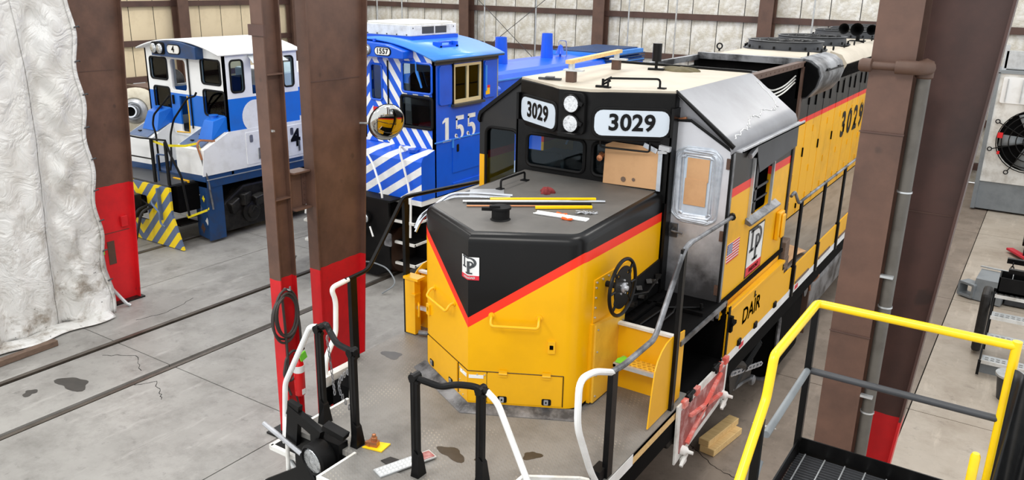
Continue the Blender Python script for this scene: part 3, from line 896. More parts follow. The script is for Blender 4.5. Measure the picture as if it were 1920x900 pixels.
# side handrails, both sides of the short hood
for s in (-1, 1):
    X = s*1.62
    if s < 0:
        hand('side_rail', [(X, -2.64, 1.24), (X, -2.69, 1.43), (X, -2.66, 1.86), (X, -2.50, 2.08), (X, -2.48, 2.45), (X, -2.54, 2.60), (X, -2.29, 2.62)], .027, 'white', .08)
        hand('side_rail', [(X, -2.34, 2.62), (X, -1.99, 2.64), (X, -1.72, 2.94), (X, -1.40, 3.31), (X, -1.28, 3.31), (X, .02, 3.22)], .024, 'black', .08)
        mb = MB(); mb.box(X-.02, X+.02, -1.40, -1.33, 1.70, 3.30); build('stanchion', mb, 'black', L1, smooth=0)
        mb = MB(); mb.box(X-.025, X+.025, -2.28, -2.19, 1.50, 2.62); build('stanchion', mb, 'black', L1, smooth=0)
        continue
    hand('side_rail', [(X, -2.75, 1.62), (X, -2.95, 1.90), (X, -3.22, 2.44), (X, -3.22, 2.83), (X, -2.98, 2.80), (X, -2.66, 2.66)], .027, 'white', .12)
    hand('side_rail', [(X, -2.68, 2.67), (X, -2.45, 2.64), (X, -1.84, 2.645), (X, -1.30, 3.34), (X, -1.10, 3.36)], .026, 'black' if s < 0 else 'steel_sooty', .08)
    hand('side_rail', [(X, -1.14, 3.355), (X*.995, .02, 3.33)], .022, 'black' if s < 0 else 'steel_sooty')
    mb = MB(); mb.box(X-.012*1, X+.012, -1.36, -1.25, 3.20, 3.34); mb.box(X-.02, X+.02, -1.33, -1.27, 1.66, 3.3)
    build('stanchion', mb, 'black', L1, smooth=0)
    mb = MB(); mb.box(X-.025, X+.025, -2.69, -2.60, 1.40, 2.66); build('stanchion', mb, 'black', L1, smooth=0)
    mb = MB(); mb.box(X-.09, X, -2.78, -2.62, 1.66, 1.80); mb.tube([(X-.06, -3.1, 1.66), (X-.06, -2.3, 1.66)], .03, 6); build('rail_foot', mb, 'black_m', L1)
    mb = MB(); mb.tube([(X, .0, 3.33), (X*.985, .06, 3.33)], .035, 8); build('rail_socket', mb, 'black_m', L1)

# ---- short hood (nose)
def nose_ring(d, zf):
    # inset outline; runs back-right -> front -> back-left
    n = V((WN, YN))-V((0, YR)); n.normalize(); nin = V((-n.y, n.x))
    p0 = V((0, YR))+V((0, d/nin.y))              # ridge
    xw = WN-d
    t = (xw-p0.x)/n.x; p1 = p0+n*t
    rc = max(.03, .13-d*.6)
    pts = fillet([(xw, -.16, 0), (p1.x, p1.y, 0), (p0.x, p0.y, 0)], rc, 6)[:-1]
    left = [V((-p.x, p.y, 0)) for p in reversed(pts)]
    ring = pts+[V((p0.x, p0.y, 0))]+left
    return [V((p.x, p.y, zf(p.y))) for p in ring]
ztop = lambda y: 3.445+.034*(y-YR)
RR = .085
rings = [nose_ring(0, lambda y: ZD+.055), nose_ring(0, lambda y: 2.3), nose_ring(0, lambda y: ztop(y)-RR)]
for k in range(1, 7):
    a = k/6*pi/2
    rings.append(nose_ring(RR*(1-math.cos(a)), lambda y, a=a: ztop(y)-RR+RR*math.sin(a)))
n = len(rings[0]); mb = MB(); vs = [p for r in rings for p in r]; fs = []
for j in range(len(rings)-1):
    for i in range(n-1):
        fs.append((j*n+i+1, j*n+i, (j+1)*n+i, (j+1)*n+i+1))
mb.add(vs, fs)
nose = build('short_hood', mb, 'chevron', L1, smooth=28)
mb = MB(); mb.add([p+V((0, 0, .001)) for p in rings[-1]], [tuple(range(n-1, -1, -1))])
build('short_hood_top', mb, 'nose_dust', L1, smooth=0)
mb = MB()
r0 = nose_ring(.02, lambda y: ZD); r1 = nose_ring(.02, lambda y: ZD+.06)
mb.add(r0+r1, [(i+1, i, n+i, n+i+1) for i in range(n-1)]); build('base_strip', mb, 'black', L1)
# vent cap on the nose top
zc = ztop(-1.87)
mb = MB(); mb.lathe((0.0, -1.88, zc), ZS, [(.10, 0), (.085, .012), (.085, .10), (.10, .105), (.10, .125), (.0, .135)], 24); mb.obox((-.09, -1.94, zc+.10), (.14, .04, .03), (0, 0, .5)); mb.obox((-.02, -1.95, zc+.13), (.10, .03, .03), (0, 0, .6))
build('vent_cap', mb, 'black_m', L1)
# grab iron on nose top
mb = MB(); mb.tube(fillet([(-.58, -1.02, ztop(-1)), (-.58, -1.02, ztop(-1)+.10), (-.56, -.58, ztop(-.6)+.10), (-.56, -.58, ztop(-.6))], .03), .012, 8)
mb.box(-.62, -.55, -1.06, -.99, ztop(-1), ztop(-1)+.012); mb.box(-.60, -.52, -.61, -.54, ztop(-.6), ztop(-.6)+.012)
build('grab_iron', mb, 'black_m', L1)
# front fittings, drawn on each face of the V
Rn = V((WN, YN-YR, 0)).normalized(); Ln = V((WN, -(YN-YR), 0)).normalized()
def face(right, s, z, out=0.0):
    if right: nn = V((Rn.y, -Rn.x, 0)); p = V((0, YR, 0))+Rn*s
    else: nn = V((Ln.y, -Ln.x, 0)); p = V((-WN, YN, 0))+Ln*s
    return p+nn*out+V((0, 0, z))
for right in (True, False):
    U = Rn if right else Ln
    g0, g1 = (.22, .66) if right else (.27, .73)
    mb = MB(); mb.tube(fillet([face(right, g0, 2.67), face(right, g0, 2.66, .05), face(right, g0, 2.60, .09), face(right, g1, 2.60, .09), face(right, g1, 2.66, .05), face(right, g1, 2.67)], .035), .0135, 8)
    for g in (g0, g1): mb.cyl(face(right, g, 2.67), face(right, g, 2.67, .012), .03, n=10)
    build('grab_iron', mb, 'yellow', nose)
    sq = .782 if right else .127
    mb = MB(); mb.plate(rrect(sq-.035, sq+.035, 2.325, 2.445, .01), [rrect(sq-.018, sq+.018, 2.36, 2.41, .006)], .02, face(right, 0, 0, .02), U, ZS)
    build('lamp_bracket', mb, 'yellow', nose, smooth=0)
    mb = MB(); mb.plate(rrect(sq-.020, sq+.020, 2.355, 2.415, .006), [], .003, face(right, 0, 0, .004), U, ZS); build('bracket_slot', mb, 'void', nose, smooth=0)
    a, b = (.185, .895) if right else (.09, .80)
    mb = MB(); mb.plate(rrect(a, b, 1.775, 2.085, .015), [], .008, face(right, 0, 0, .008), U, ZS)
    h = build('sand_hatch', mb, 'yellow', nose, smooth=0)
    for q in ((.335, .745) if right else ()):
        mb = MB(); mb.plate(rrect(q-.04, q+.04, 2.05, 2.12, .006), [], .006, face(right, 0, 0, .016), U, ZS); mb.tube([face(right, q-.04, 2.085, .018), face(right, q+.04, 2.085, .018)], .009, 6)
        build('hinge', mb, 'yellow', h)
    for q in ((.33, .752) if right else (.2, .66)):
        mb = MB(); mb.plate(rrect(q-.045, q+.045, 1.782, 1.848, .014), [], .004, face(right, 0, 0, .0125), U, ZS); build('latch_recess', mb, 'black', h, smooth=0)
        mb = MB(); mb.plate(rrect(q-.024, q+.018, 1.788, 1.842, .008), [rrect(q-.010, q+.004, 1.80, 1.825, .003)], .005, face(right, 0, 0, .02), U, ZS); build('latch', mb, 'steel', h, smooth=0)
    a, b = (.0, .18) if right else (.845, 1.025)
    mb = MB(); mb.plate([(a, 1.775), (b, 1.775), (b, 2.085), (a, 2.085)], [], .006, face(right, 0, 0, .006), U, ZS)
    c = build('cover_panel', mb, 'yellow', nose, smooth=0)
    mb = MB(); bolts(mb, [face(right, x, z, .006) for x in ((a+b)/2, b-.02 if right else a+.02) for z in (1.80, 1.93, 2.06)], V(U).cross(V(ZS)), .008, .006); build('screw', mb, 'alu', c)
    a, b = (.01, .15) if right else (.875, 1.01)
    mb = MB(); mb.plate([(a, 2.02), (b, 2.02), (b, 2.055), (a, 2.055)], [], .003, face(right, 0, 0, .0095), U, ZS); build('label_strip', mb, 'white', c, smooth=0)
    # dark seam round the hatches
    a, b = (.0, .905) if right else (.08, 1.025)
    mb = MB(); mb.tube([face(right, a, 2.092, .001), face(right, b, 2.092, .001)], .0045, 5); x = b if right else a
    mb.tube([face(right, x, 2.092, .001), face(right, x, 1.77, .001)], .0045, 5); x = .182 if right else .822
    mb.tube([face(right, x, 2.092, .003), face(right, x, 1.77, .003)], .0045, 5)
    build('hatch_seam', mb, 'black', nose)
# emblem: plate, two letters and a red band, on a mapping (u,v,n) -> point
def glyph_quads():
    Q = []
    def rect(x0, x1, y0, y1): Q.append([(x0, y0), (x1, y0), (x1, y1), (x0, y1)])
    def arc(cx, cy, rx, ry, tx, ty, a0, a1, n=8):
        for i in range(n):
            a, b = math.radians(a0+(a1-a0)*i/n), math.radians(a0+(a1-a0)*(i+1)/n)
            Q.append([(cx+(rx-tx)*math.cos(a), cy+(ry-ty)*math.sin(a)), (cx+rx*math.cos(a), cy+ry*math.sin(a)), (cx+rx*math.cos(b), cy+ry*math.sin(b)), (cx+(rx-tx)*math.cos(b), cy+(ry-ty)*math.sin(b))])
    # D
    rect(.20, .31, .52, .95); rect(.13, .55, .91, .97); rect(.13, .40, .50, .56)
    arc(.52, .735, .34, .235, .11, .055, -90, 90)
    # P: bowl shared, stem and foot
    rect(.46, .585, .28, .80); rect(.36, .69, .27, .33); rect(.585, .64, .50, .555)
    arc(.58, .68, .16, .125, .075, .05, -90, 90, 6)
    return Q
def clip_x(poly, x, keep_less):
    out = []
    for i in range(len(poly)):
        a, b = poly[i], poly[(i+1) % len(poly)]
        ia = (a[0] <= x) == keep_less or a[0] == x; ib = (b[0] <= x) == keep_less or b[0] == x
        if ia: out.append(a)
        if ia != ib and a[0] != b[0]:
            t = (x-a[0])/(b[0]-a[0]); out.append((x, a[1]+t*(b[1]-a[1])))
    return out
def emblem(parent, fn, w, h, split, flip=False):
    """fn(u,v,n) with u in 0..w, v in 0..h"""
    def put(name, polys, mat, nn, par):
        mb = MB()
        for poly in polys:
            halves = [poly] if split is None else [clip_x(poly, split, True), clip_x(poly, split, False)]
            for q in halves:
                if len(q) < 3: continue
                m_ = len(q)
                top = [fn(p[0]*w, p[1]*h, nn) for p in q]; bot = [fn(p[0]*w, p[1]*h, nn-.003) for p in q]
                mb.add(top+bot, [tuple(range(m_))]+[(i, m_+i, m_+(i+1) % m_, (i+1) % m_) for i in range(m_)])
        return build(name, mb, mat, par, smooth=0)
    R = lambda x0, x1, y0, y1: [(x0, y0), (x1, y0), (x1, y1), (x0, y1)]
    pl = put('emblem', [R(0, 1, 0, 1)], 'black', .003, parent)
    put('emblem_field', [R(.04, .96, .03, .97)], 'white', .005, parent)
    put('emblem_letters', glyph_quads(), 'logo_grey', .007, parent)
    put('emblem_band', [R(.04, .96, .03, .21)], 'logo_red', .007, parent)
    textmap('emblem_lettering', 'RAILROAD', h*.115, 'white', parent, lambda x, y, z: fn(w*.5+x*1.05, h*.12+y, .0085), ex=.001, bold=.002, shear=.15)
def nose_fn(u, v, n):
    s = u-.125
    return face(True, s, 3.0+v, n) if s >= 0 else face(False, 1.025+s, 3.0+v, n)
emblem(nose, nose_fn, .235, .232, .125/.235)
# handrail brackets etc. on the right side of the nose
mb = MB(); mb.plate([(-1.66, 2.55), (-.86, 2.55), (-.86, 2.98), (-1.66, 2.98)], [], .01, (WN+.01, 0, 0), YS, ZS)
h = build('side_hatch', mb, 'yellow', nose, smooth=0)
mb = MB(); bolts(mb, [(WN+.01, y, z) for y in (-1.62, -1.5, -1.38) for z in (2.95,)]+[(WN+.01, -1.63, z) for z in (2.6, 2.7, 2.8, 2.9)], XS, .010, .012); build('bolt', mb, 'steel', h)
mb = MB(); mb.plate([(-1.66, 1.72), (-1.04, 1.72), (-1.04, 2.46), (-1.66, 2.54)], [circ(-1.28, 1.86, .045)], .05, (WN+.05, 0, 0), YS, ZS)
h = build('side_box', mb, 'yellow_pale', nose, smooth=0)
mb = MB(); bolts(mb, [(WN+.05, -1.62, z) for z in (1.78, 2.0, 2.25, 2.48)]+[(WN+.05, -1.08, z) for z in (1.78, 2.1, 2.4)], XS, .010, .010); build('bolt', mb, 'steel', h)
mb = MB(); mb.cyl((WN, -1.28, 1.86), (WN+.02, -1.28, 1.86), .05, n=16); build('hole', mb, 'void', h)
mb = MB(); mb.box(WN, WN+.03, -1.70, -1.66, 1.73, 2.55); build('box_edge', mb, 'yellow', nose, smooth=0)
mb = MB(); mb.box(WN+.005, WN+.012, -1.69, -1.64, 2.36, 2.52); build('slot', mb, 'void', nose, smooth=0)
# dark mechanism panel on the side behind the wheel
mb = MB(); mb.plate([(-.98, 2.40), (-.12, 2.40), (-.12, 2.78), (-.85, 2.72)], [], .02, (WN+.02, 0, 0), YS, ZS); build('brake_panel', mb, 'black_m', L1, smooth=0)
mb = MB(); rnd = random.Random(4)
for k in range(9):
    y = -.9+.08*k; mb.obox((WN+.05, y, 2.52+rnd.uniform(-.06, .12)), (.06, .05, .04), (rnd.uniform(0, 1), 0, rnd.uniform(0, 1)))
mb.tube([(WN+.06, -.95, 2.62), (WN+.09, -.6, 2.55), (WN+.06, -.2, 2.62)], .012, 6)
build('brake_gear', mb, 'grease', L1)
# brake wheel
bw = thing('brake_wheel_part', '', '', (0, 0, 0))
bpy.data.objects.remove(bw); 
WX, WY, WZ = 1.09, -1.42, 2.88; Rw = .275
mb = MB(); mb.tube([(WX, WY+Rw*math.cos(a), WZ+Rw*math.sin(a)) for a in [i*2*pi/40 for i in range(40)]], .018, 10, closed=True)
bwh = build('brake_wheel', mb, 'black', L1)
holes = []
loop = [((.21-.0)*math.cos(a), .21*math.sin(a)) for a in [i*2*pi/30 for i in range(30)]]
mb = MB(); mb.plate([(WY+p[0]*(.82 if abs(p[1]) < .1 else 1), WZ+p[1]) for p in loop], [circ(WY-.10, WZ+.13, .022, 8), circ(WY+.10, WZ+.13, .022, 8), circ(WY+.12, WZ-.1, .022, 8)], .012, (WX+.006, 0, 0), YS, ZS)
build('disc', mb, 'black', bwh, smooth=0)
for a in (45, 135, 225, 315, 0, 180):
    mb = MB(); a = math.radians(a); mb.tube([(WX, WY+.17*math.cos(a), WZ+.17*math.sin(a)), (WX, WY+Rw*math.cos(a), WZ+Rw*math.sin(a))], .014, 6)
    build('spoke', mb, 'black', bwh)
mb = MB(); mb.lathe((WX, WY, WZ), XS, [(.05, 0), (.05, .02), (.03, .03), (.025, .055), (0, .06)], 12); bolts(mb, [(WX, WY+.07*math.cos(a), WZ+.07*math.sin(a)) for a in (.3, 1.4, 2.6, 3.9, 5.2)], XS, .010, .018)
build('hub', mb, 'steel', bwh)
mb = MB(); mb.cyl((WN, WY, WZ), (WX, WY, WZ), .03, n=10); build('shaft', mb, 'black_m', bwh)

# ---- steps up to the cab door, both sides
for s in (-1, 1):
    sg = lambda a, b: sorted((s*a, s*b))
    mb = MB(); x0, x1 = sg(WN, 1.60)
    mb.box(x0, x1, -1.16, -1.14, ZD, 2.40); r = build('riser', mb, 'yellow', L1, smooth=0)
    mb = MB(); mb.box(x0, x1, -1.19, -1.13, 2.385, 2.41); build('nosing', mb, 'white_dirty', r, smooth=0)
    mb = MB(); mb.box(*sg(1.02, 1.56), -1.38, -1.345, 2.02, 2.06); mb.box(*sg(1.02, 1.05), -1.38, -1.16, 2.02, 2.05)
    tr = build('tread_frame', mb, 'alu', L1, smooth=0)
    if s > 0:
        k = 0
        for iy in range(4):
            for ix in range(9):
                cx = 1.06+.056*ix+(.028 if iy % 2 else 0); cy = -1.325+.049*iy
                hexo = [(cx+.032*math.cos(a*pi/3+pi/6), cy+.032*math.sin(a*pi/3+pi/6)) for a in range(6)]
                hexi = [(cx+.020*math.cos(a*pi/3+pi/6), cy+.020*math.sin(a*pi/3+pi/6)) for a in range(6)]
                mb = MB() if k == 0 else mb
                mb.plate(hexo, [hexi], .02, (0, 0, 2.05), XS, YS); k += 1
        build('tread_grip', mb, 'yellow_pale', tr, smooth=0)
        mb = MB(); mb.add([(1.03, -1.36, 2.064), (1.13, -1.36, 2.064), (1.16, -1.25, 2.07), (1.06, -1.2, 2.075), (1.02, -1.28, 2.07)], [(0, 1, 2, 3, 4)]); build('green_tape', mb, 'green', tr, smooth=0)
    pts = [(-1.80, ZD+.02), (-1.05, ZD+.02), (-1.05, 2.44), (-1.38, 2.48)]+[(-1.38-.36*math.sin(a), 2.48-.30*(1-math.cos(a))) for a in (math.radians(d) for d in (18, 36, 54, 72, 90))]+[(-1.77, 2.0)]
    mb = MB()
    if s > 0: mb.plate(pts, [], .012, (1.605, 0, 0), YS, ZS)
    else: mb.plate([(-a-.40, b) for a, b in pts], [], .012, (-1.605, 0, 0), NY, ZS)
    build('step_guard', mb, 'yellow', L1, smooth=0)
    if s < 0:
        mb = MB(); mb.box(-1.60, -1.46, -1.42, -1.32, ZD+.02, 2.40); mb.box(-1.61, -1.40, -1.44, -1.30, 2.38, 2.41)
        c = build('step_post', mb, 'yellow', L1, smooth=0)
        mb = MB(); mb.tube(fillet([(-1.46, -1.36, 2.1), (-1.40, -1.42, 2.1), (-1.40, -1.42, 1.95), (-1.46, -1.36, 1.95)], .02), .012, 6); mb.box(-1.5, -1.44, -1.44, -1.34, 2.2, 2.22); build('grab_iron', mb, 'yellow', c)
        mb = MB(); mb.tube([(-1.42, -1.40, ZD+.05), (-.95, -1.25, ZD+.05)], .03, 8); build('conduit', mb, 'steel_sooty', L1)
    mb = MB(); x0, x1 = sg(WN, 1.60); mb.box(x0, x1, -1.13, 2.3, 2.34, 2.385); build('cab_walkway', mb, 'void', L1, smooth=0)
    # open battery compartment below
    mb = MB(); x0, x1 = sg(.95, 1.0); mb.box(x0, x1, -1.13, .12, 1.66, 2.34); build('battery_compartment', mb, 'void', L1, smooth=0)
    mb = MB(); x0, x1 = sg(1.58, 1.62); mb.box(x0, x1, -1.16, .14, 2.31, 2.36); build('compartment_edge', mb, 'steel_sooty', L1, smooth=0)
    mb = MB(); x0, x1 = sg(.95, 1.63); mb.box(x0, x1, -1.14, .12, 1.64, 1.68); build('compartment_floor', mb, 'void', L1, smooth=0)
    mb = MB(); x0, x1 = sg(.95, 1.62); mb.box(x0, x1, .10, .13, 1.68, 2.34); build('compartment_end', mb, 'void', L1, smooth=0)
mb = MB()
mb.tube([(1.30, -1.05, 2.40), (1.33, -.7, 2.44), (1.25, -.4, 2.40)], .01, 6); mb.tube([(1.15, -1.1, 2.40), (1.20, -.6, 2.43), (1.5, -.3, 2.40)], .012, 6); mb.cyl((1.5, -.35, 2.38), (1.5, -.35, 2.46), .015, n=6)
build('loose_wiring', mb, 'black', L1)
mb = MB(); mb.bar((1.05, -1.1, 2.41), (1.05, -.05, 2.41), .04, .03); mb.bar((.96, -.5, 2.41), (1.58, -.5, 2.41), .03, .03); build('floor_angle', mb, 'void', L1, smooth=0)
# fold-down compartment door, hanging open: pale frame, faded red skin and crossed bars
DX = 1.68
def door_pt(y, z, n=0): return (DX+.02*(1.7-z)+n, y, z)
mb = MB(); mb.plate([(-1.22, 1.06), (.17, 1.20), (.20, 1.70), (-1.25, 1.72)], [], .02, (DX, 0, 0), YS, ZS)
bd = build('battery_door', mb, 'white_dirty', L1, smooth=0)
mb = MB(); mb.plate([(-1.14, 1.15), (.10, 1.27), (.12, 1.62), (-1.16, 1.64)], [], .006, (DX+.006, 0, 0), YS, ZS); build('door_skin', mb, 'pink', bd, smooth=0)
mb = MB(); mb.bar((DX+.02, -.98, 1.20), (DX+.02, -.10, 1.62), .03, .05, XS); build('cross_bar', mb, 'pinkbar', bd, smooth=0)
mb = MB(); mb.bar((DX+.02, -.95, 1.50), (DX+.02, -.02, 1.34), .03, .05, XS); build('cross_bar', mb, 'pinkbar', bd, smooth=0)
for y in (-1.1, -.78, -.12, .08):
    mb = MB(); mb.box(DX-.02, DX+.03, y-.05, y+.05, 1.66, 1.74); build('door_hinge', mb, 'pinkbar', bd, smooth=0, bevel=.006)
for y in (-.95, -.2):
    mb = MB(); mb.tube([(DX, y-.09, 1.73), (DX, y+.09, 1.73)], .025, 8); mb.box(DX-.03, DX+.02, y-.03, y+.03, 1.66, 1.75); build('hinge_pin', mb, 'black_m', bd)
for y, z in ((-1.06, 1.16), (.08, 1.28)):
    mb = MB(); mb.lathe((DX+.005, y, z), XS, [(0, 0), (.05, 0), (.045, .05), (.02, .07), (.018, .12), (0, .12)], 12); mb.obox((DX+.05, y-.04, z-.08), (.03, .16, .03), (.5, 0, 0)); mb.obox((DX+.03, y, z-.11), (.05, .06, .05), (.2, 0, 0))
    build('door_latch', mb, 'white_dirty', bd)
mb = MB(); mb.box(DX+.007, DX+.009, -.55, -.45, 1.26, 1.38); build('sticker', mb, 'white', bd, smooth=0)

# ---- cab
mb = MB(); mb.plate([(-.95, 3.40), (.95, 3.40), (.95, 4.10), (-.95, 4.10)], [rrect(-.80, -.05, 3.585, 3.955, .07), rrect(.05, .80, 3.585, 3.955, .07)], .04, (0, -.16, 0), XS, ZS)
build('cab_front_wall', mb, 'black', L1, smooth=0)
window(L1, rrect(-.80, -.05, 3.585, 3.955, .07), (0, -.165, 0), XS, ZS, pane='glass', gmat='black_m', gr=.02, name='front_window')
window(L1, rrect(.05, .80, 3.585, 3.955, .07), (0, -.165, 0), XS, ZS, pane='glass', gmat='black_m', gr=.02, name='front_window')
for s in (-1, 1):   # returns beside the nose
    mb = MB(); mb.box(*sorted((s*.93, s*.96)), -.16, .02, 2.36, 4.4); build('cab_return', mb, 'black', L1, smooth=0)
# left outer wall with its tall window
M['leftwall'] = _bands('left_wall_paint', (3.59,), (YC, (22, 22, 24)))
ow = [(-WC, 2.15), (-.90, 2.15), (-.90, 4.56), (-WT, 4.56), (-WC, ZL)]
hole = rrect(-1.475, -1.02, 3.02, 3.935, .08)
mb = MB(); mb.plate(ow, [hole], .04, (0, -.02, 0), XS, ZS); build('cab_front_wall', mb, 'leftwall', L1, smooth=0)
window(L1, hole, (0, -.025, 0), XS, ZS, pane='glass', gmat='black_m', gr=.018, name='front_window')
# right outer wall with the bare steel door
mb = MB(); mb.plate([(.90, 2.15), (WC, 2.15), (WC, ZL), (WT, 4.56), (.90, 4.56)], [[(.93, 2.40), (1.535, 2.40), (1.535, 3.99), (1.09, 4.24), (.93, 4.24)]], .04, (0, .0, 0), XS, ZS)
build('cab_front_wall', mb, 'primer', L1, smooth=0)
def _doorsteel():  # bare steel, unevenly darker towards the bottom
    m, nt, bs = _nm('graded_door_steel')
    vec, x, y, z = obj_xyz(nt)
    zz = math_n(nt, 'ADD', z, math_n(nt, 'MULTIPLY_ADD', noise(nt, vec, 3.2, 5, .6), .9, -.45))
    c = mixc(nt, ramp(nt, zz, 3.35, 2.55), lin((208, 210, 216)), lin((70, 70, 72)))
    c = mixc(nt, math_n(nt, 'MULTIPLY', ramp(nt, noise(nt, vec, 2, 5, .6), .5, .75), .4), c, lin((150, 150, 156)))
    nt.links.new(c, bs.inputs['Base Color']); bs.inputs['Roughness'].default_value = .42; bs.inputs['Metallic'].default_value = .3
    return m
M['graded_door'] = _doorsteel()
dw = rrect(1.05, 1.38, 3.30, 3.92, .05)
mb = MB(); mb.plate([(.915, 2.37), (1.55, 2.37), (1.55, 4.0), (1.095, 4.262), (.915, 4.255)], [dw], .035, (0, -.03, 0), XS, ZS)
cd = build('cab_door', mb, 'graded_door', L1, smooth=0)
mb = MB()
for k, (g, r) in enumerate(((.0, .022), (.022, .02), (-.03, .018), (.05, .014), (.035, .018))):
    lp = rrect(1.02-g, 1.41+g, 3.265-g, 3.955+g, .07+g)
    mb.tube([(p[0]+.006*math.sin(i*2.1+k), -.034-.006*math.sin(i*1.3+k*2), p[1]+.006*math.cos(i*1.7+k)) for i, p in enumerate(lp)], r, 6, closed=True)
build('tape_border', mb, 'tape', cd)
mb = MB(); mb.plate(dw, [], .004, (0, -.034, 0), XS, ZS); build('plastic_film', mb, 'plastic', cd, smooth=0)
mb = MB(); mb.box(1.10, 1.34, -.044, -.038, 3.66, 3.90); mb.box(1.09, 1.33, -.048, -.042, 3.40, 3.68); build('cardboard_patch', mb, 'cardboard', cd, smooth=0)
mb = MB(); mb.box(.93, 1.05, -.05, -.03, 3.02, 3.17); mb.tube(fillet([(1.0, -.05, 3.11), (1.0, -.10, 3.10), (1.13, -.10, 3.09)], .02), .012, 8); mb.cyl((.97, -.03, 3.13), (.97, -.06, 3.13), .022, n=10)
build('door_handle', mb, 'steel_sooty', cd)
for z in (3.885, 3.12, 2.52):
    mb = MB(); mb.box(1.515, 1.575, -.05, -.03, z-.055, z+.055); bolts(mb, [(1.545, -.05, z-.03), (1.545, -.05, z), (1.545, -.05, z+.03)], NY, .008, .006); build('door_hinge', mb, 'rust', cd)
# roof edge seal
mb = MB(); 
for k in range(3):
    mb.tube([(WT-.02+.02*k, -.07-.012*k, 4.57-.012*k), (WC-.0+.008*k, -.05-.012*k, ZL-.02+.01*k)], .018, 6)
mb.tube([(.93, -.045, 4.275), (1.10, -.045, 4.285), (1.565, -.045, 4.02), (1.57, -.045, 2.4)], .014, 6)
build('roof_seal', mb, 'black_m', L1)
mb = MB(); mb.tube([(.92, -.035, 4.27), (1.05, -.04, 4.30)], .018, 6); build('roof_seal', mb, 'copper', L1)
# side walls
def cabwall(s):
    o = [(0, 2.15), (YBK, 2.15), (YBK, ZL), (0, ZL)]; hole = rrect(.70, 1.43, 3.15, 3.80, .03)
    if s > 0: O, U = (WC, 0, 0), YS; q = lambda l: l
    else: O, U = (-WC, 0, 0), NY; q = lambda l: [(-a, b) for a, b in l]
    mb = MB(); mb.plate(q(o), [q(hole)], .04, O, U, ZS)
    w = build('cab_side_wall', mb, 'cabside', L1, smooth=0)
    return w
cw = cabwall(1); cabwall(-1)
def side(y, z, n=0): return V((WC+n, y, z))
mb = MB(); mb.box(WC, WC+.03, .66, .70, 3.12, 3.84); mb.box(WC, WC+.03, 1.43, 1.46, 3.12, 3.84); build('window_frame', mb, 'alu', L1, smooth=0)
mb = MB(); mb.box(WC-.03, WC-.02, .92, 1.00, 3.15, 3.8); mb.box(WC-.03, WC-.02, .70, 1.43, 3.42, 3.45); mb.box(WC-.03, WC-.02, .70, 1.43, 3.28, 3.30); build('window_slider', mb, 'darkgrey', L1, smooth=0)
mb = MB(); mb.plate([(1.575, 3.11), (1.63, 3.09), (1.65, 3.10), (1.65, 3.12), (1.575, 3.17)], [], 1.12, (0, .60, 0), XS, ZS); build('arm_rest', mb, 'steel_sooty', L1, smooth=0)
mb = MB(); mb.box(WC, WC+.06, 1.86, 2.06, 2.60, 2.96); mb.box(WC+.06, WC+.09, 1.90, 2.02, 2.63, 2.93); build('mirror_pocket', mb, 'yellow', L1, bevel=.02)
mb = MB(); mb.box(WC, WC+.012, 0, YBK, 2.20, 2.225); build('cab_seam', mb, 'yellow', L1, smooth=0)
mb = MB(); mb.box(WC-.01, WC+.012, YBK-.03, YBK+.03, 2.2, 4.0); build('corner_post', mb, 'black_m', L1, smooth=0)
mb = MB(); mb.box(WC-.01, WC+.012, -.035, .012, 2.2, 4.0); build('corner_post', mb, 'steel_sooty', L1, smooth=0)
emblem(L1, lambda u, v, n: side(.80+u, 2.40+v, n), .60, .585, None)
# flag
mb = MB(); mb.box(WC, WC+.003, .08, .475, 2.785, 2.995); fl = build('flag', mb, 'white', L1, smooth=0)
mb = MB()
for k in range(7):
    z = 2.785+.21*(2*k)/13; mb.box(WC+.003, WC+.005, .08, .475, z, z+.21/13)
build('flag_stripes', mb, 'flag_red', fl, smooth=0)
mb = MB(); mb.box(WC+.005, WC+.007, .08, .24, 2.785+.21*6/13, 2.995); build('flag_canton', mb, 'flag_blue', fl, smooth=0)
mb = MB()
for i in range(6):
    for j in range(5): mb.obox((WC+.008, .095+i*.026, 2.90+j*.02), (.002, .009, .009), (.78, 0, 0))
build('flag_stars', mb, 'white', fl, smooth=0)
# cab interior
mb = MB(); mb.box(-1.53, 1.53, .02, YBK, 2.30, 2.36); build('cab_floor', mb, 'black_m', L1, smooth=0)
mb = MB(); mb.plate([(-WC, 2.2), (WC, 2.2), (WC, ZL), (WT, ZTOP), (-WT, ZTOP), (-WC, ZL)], [rrect(-.5, .5, 3.3, 3.9, .05)], .03, (0, YBK, 0), XS, ZS); build('cab_rear_wall', mb, 'darkgrey', L1, smooth=0)
mb = MB(); mb.box(.75, 1.25, 1.2, 1.7, 2.75, 2.9); mb.box(.75, 1.25, 1.66, 1.76, 2.9, 3.6); mb.cyl((1, 1.45, 2.36), (1, 1.45, 2.75), .06); build('cab_seat', mb, 'black_m', L1, bevel=.04)
mb = MB(); mb.box(-1.2, -.6, .35, 1.1, 2.36, 3.55); mb.obox((-.9, .3, 3.5), (.5, .3, .2), (.5, 0, 0)); build('control_stand', mb, 'darkgrey', L1, bevel=.03)
mb = MB(); mb.obox((-.1, .2, 3.75), (.04, .03, .36), (.2, 0, 0)); mb.obox((-.05, .2, 3.68), (.08, .06, .09)); build('wiper_motor', mb, 'black_m', L1)
mb = MB(); mb.tube([(-.42+.14*math.cos(a), .32, 3.78+.09*math.sin(a)) for a in [i*pi/6 for i in range(7)]], .012, 6); build('wiper_arm', mb, 'alu', L1)
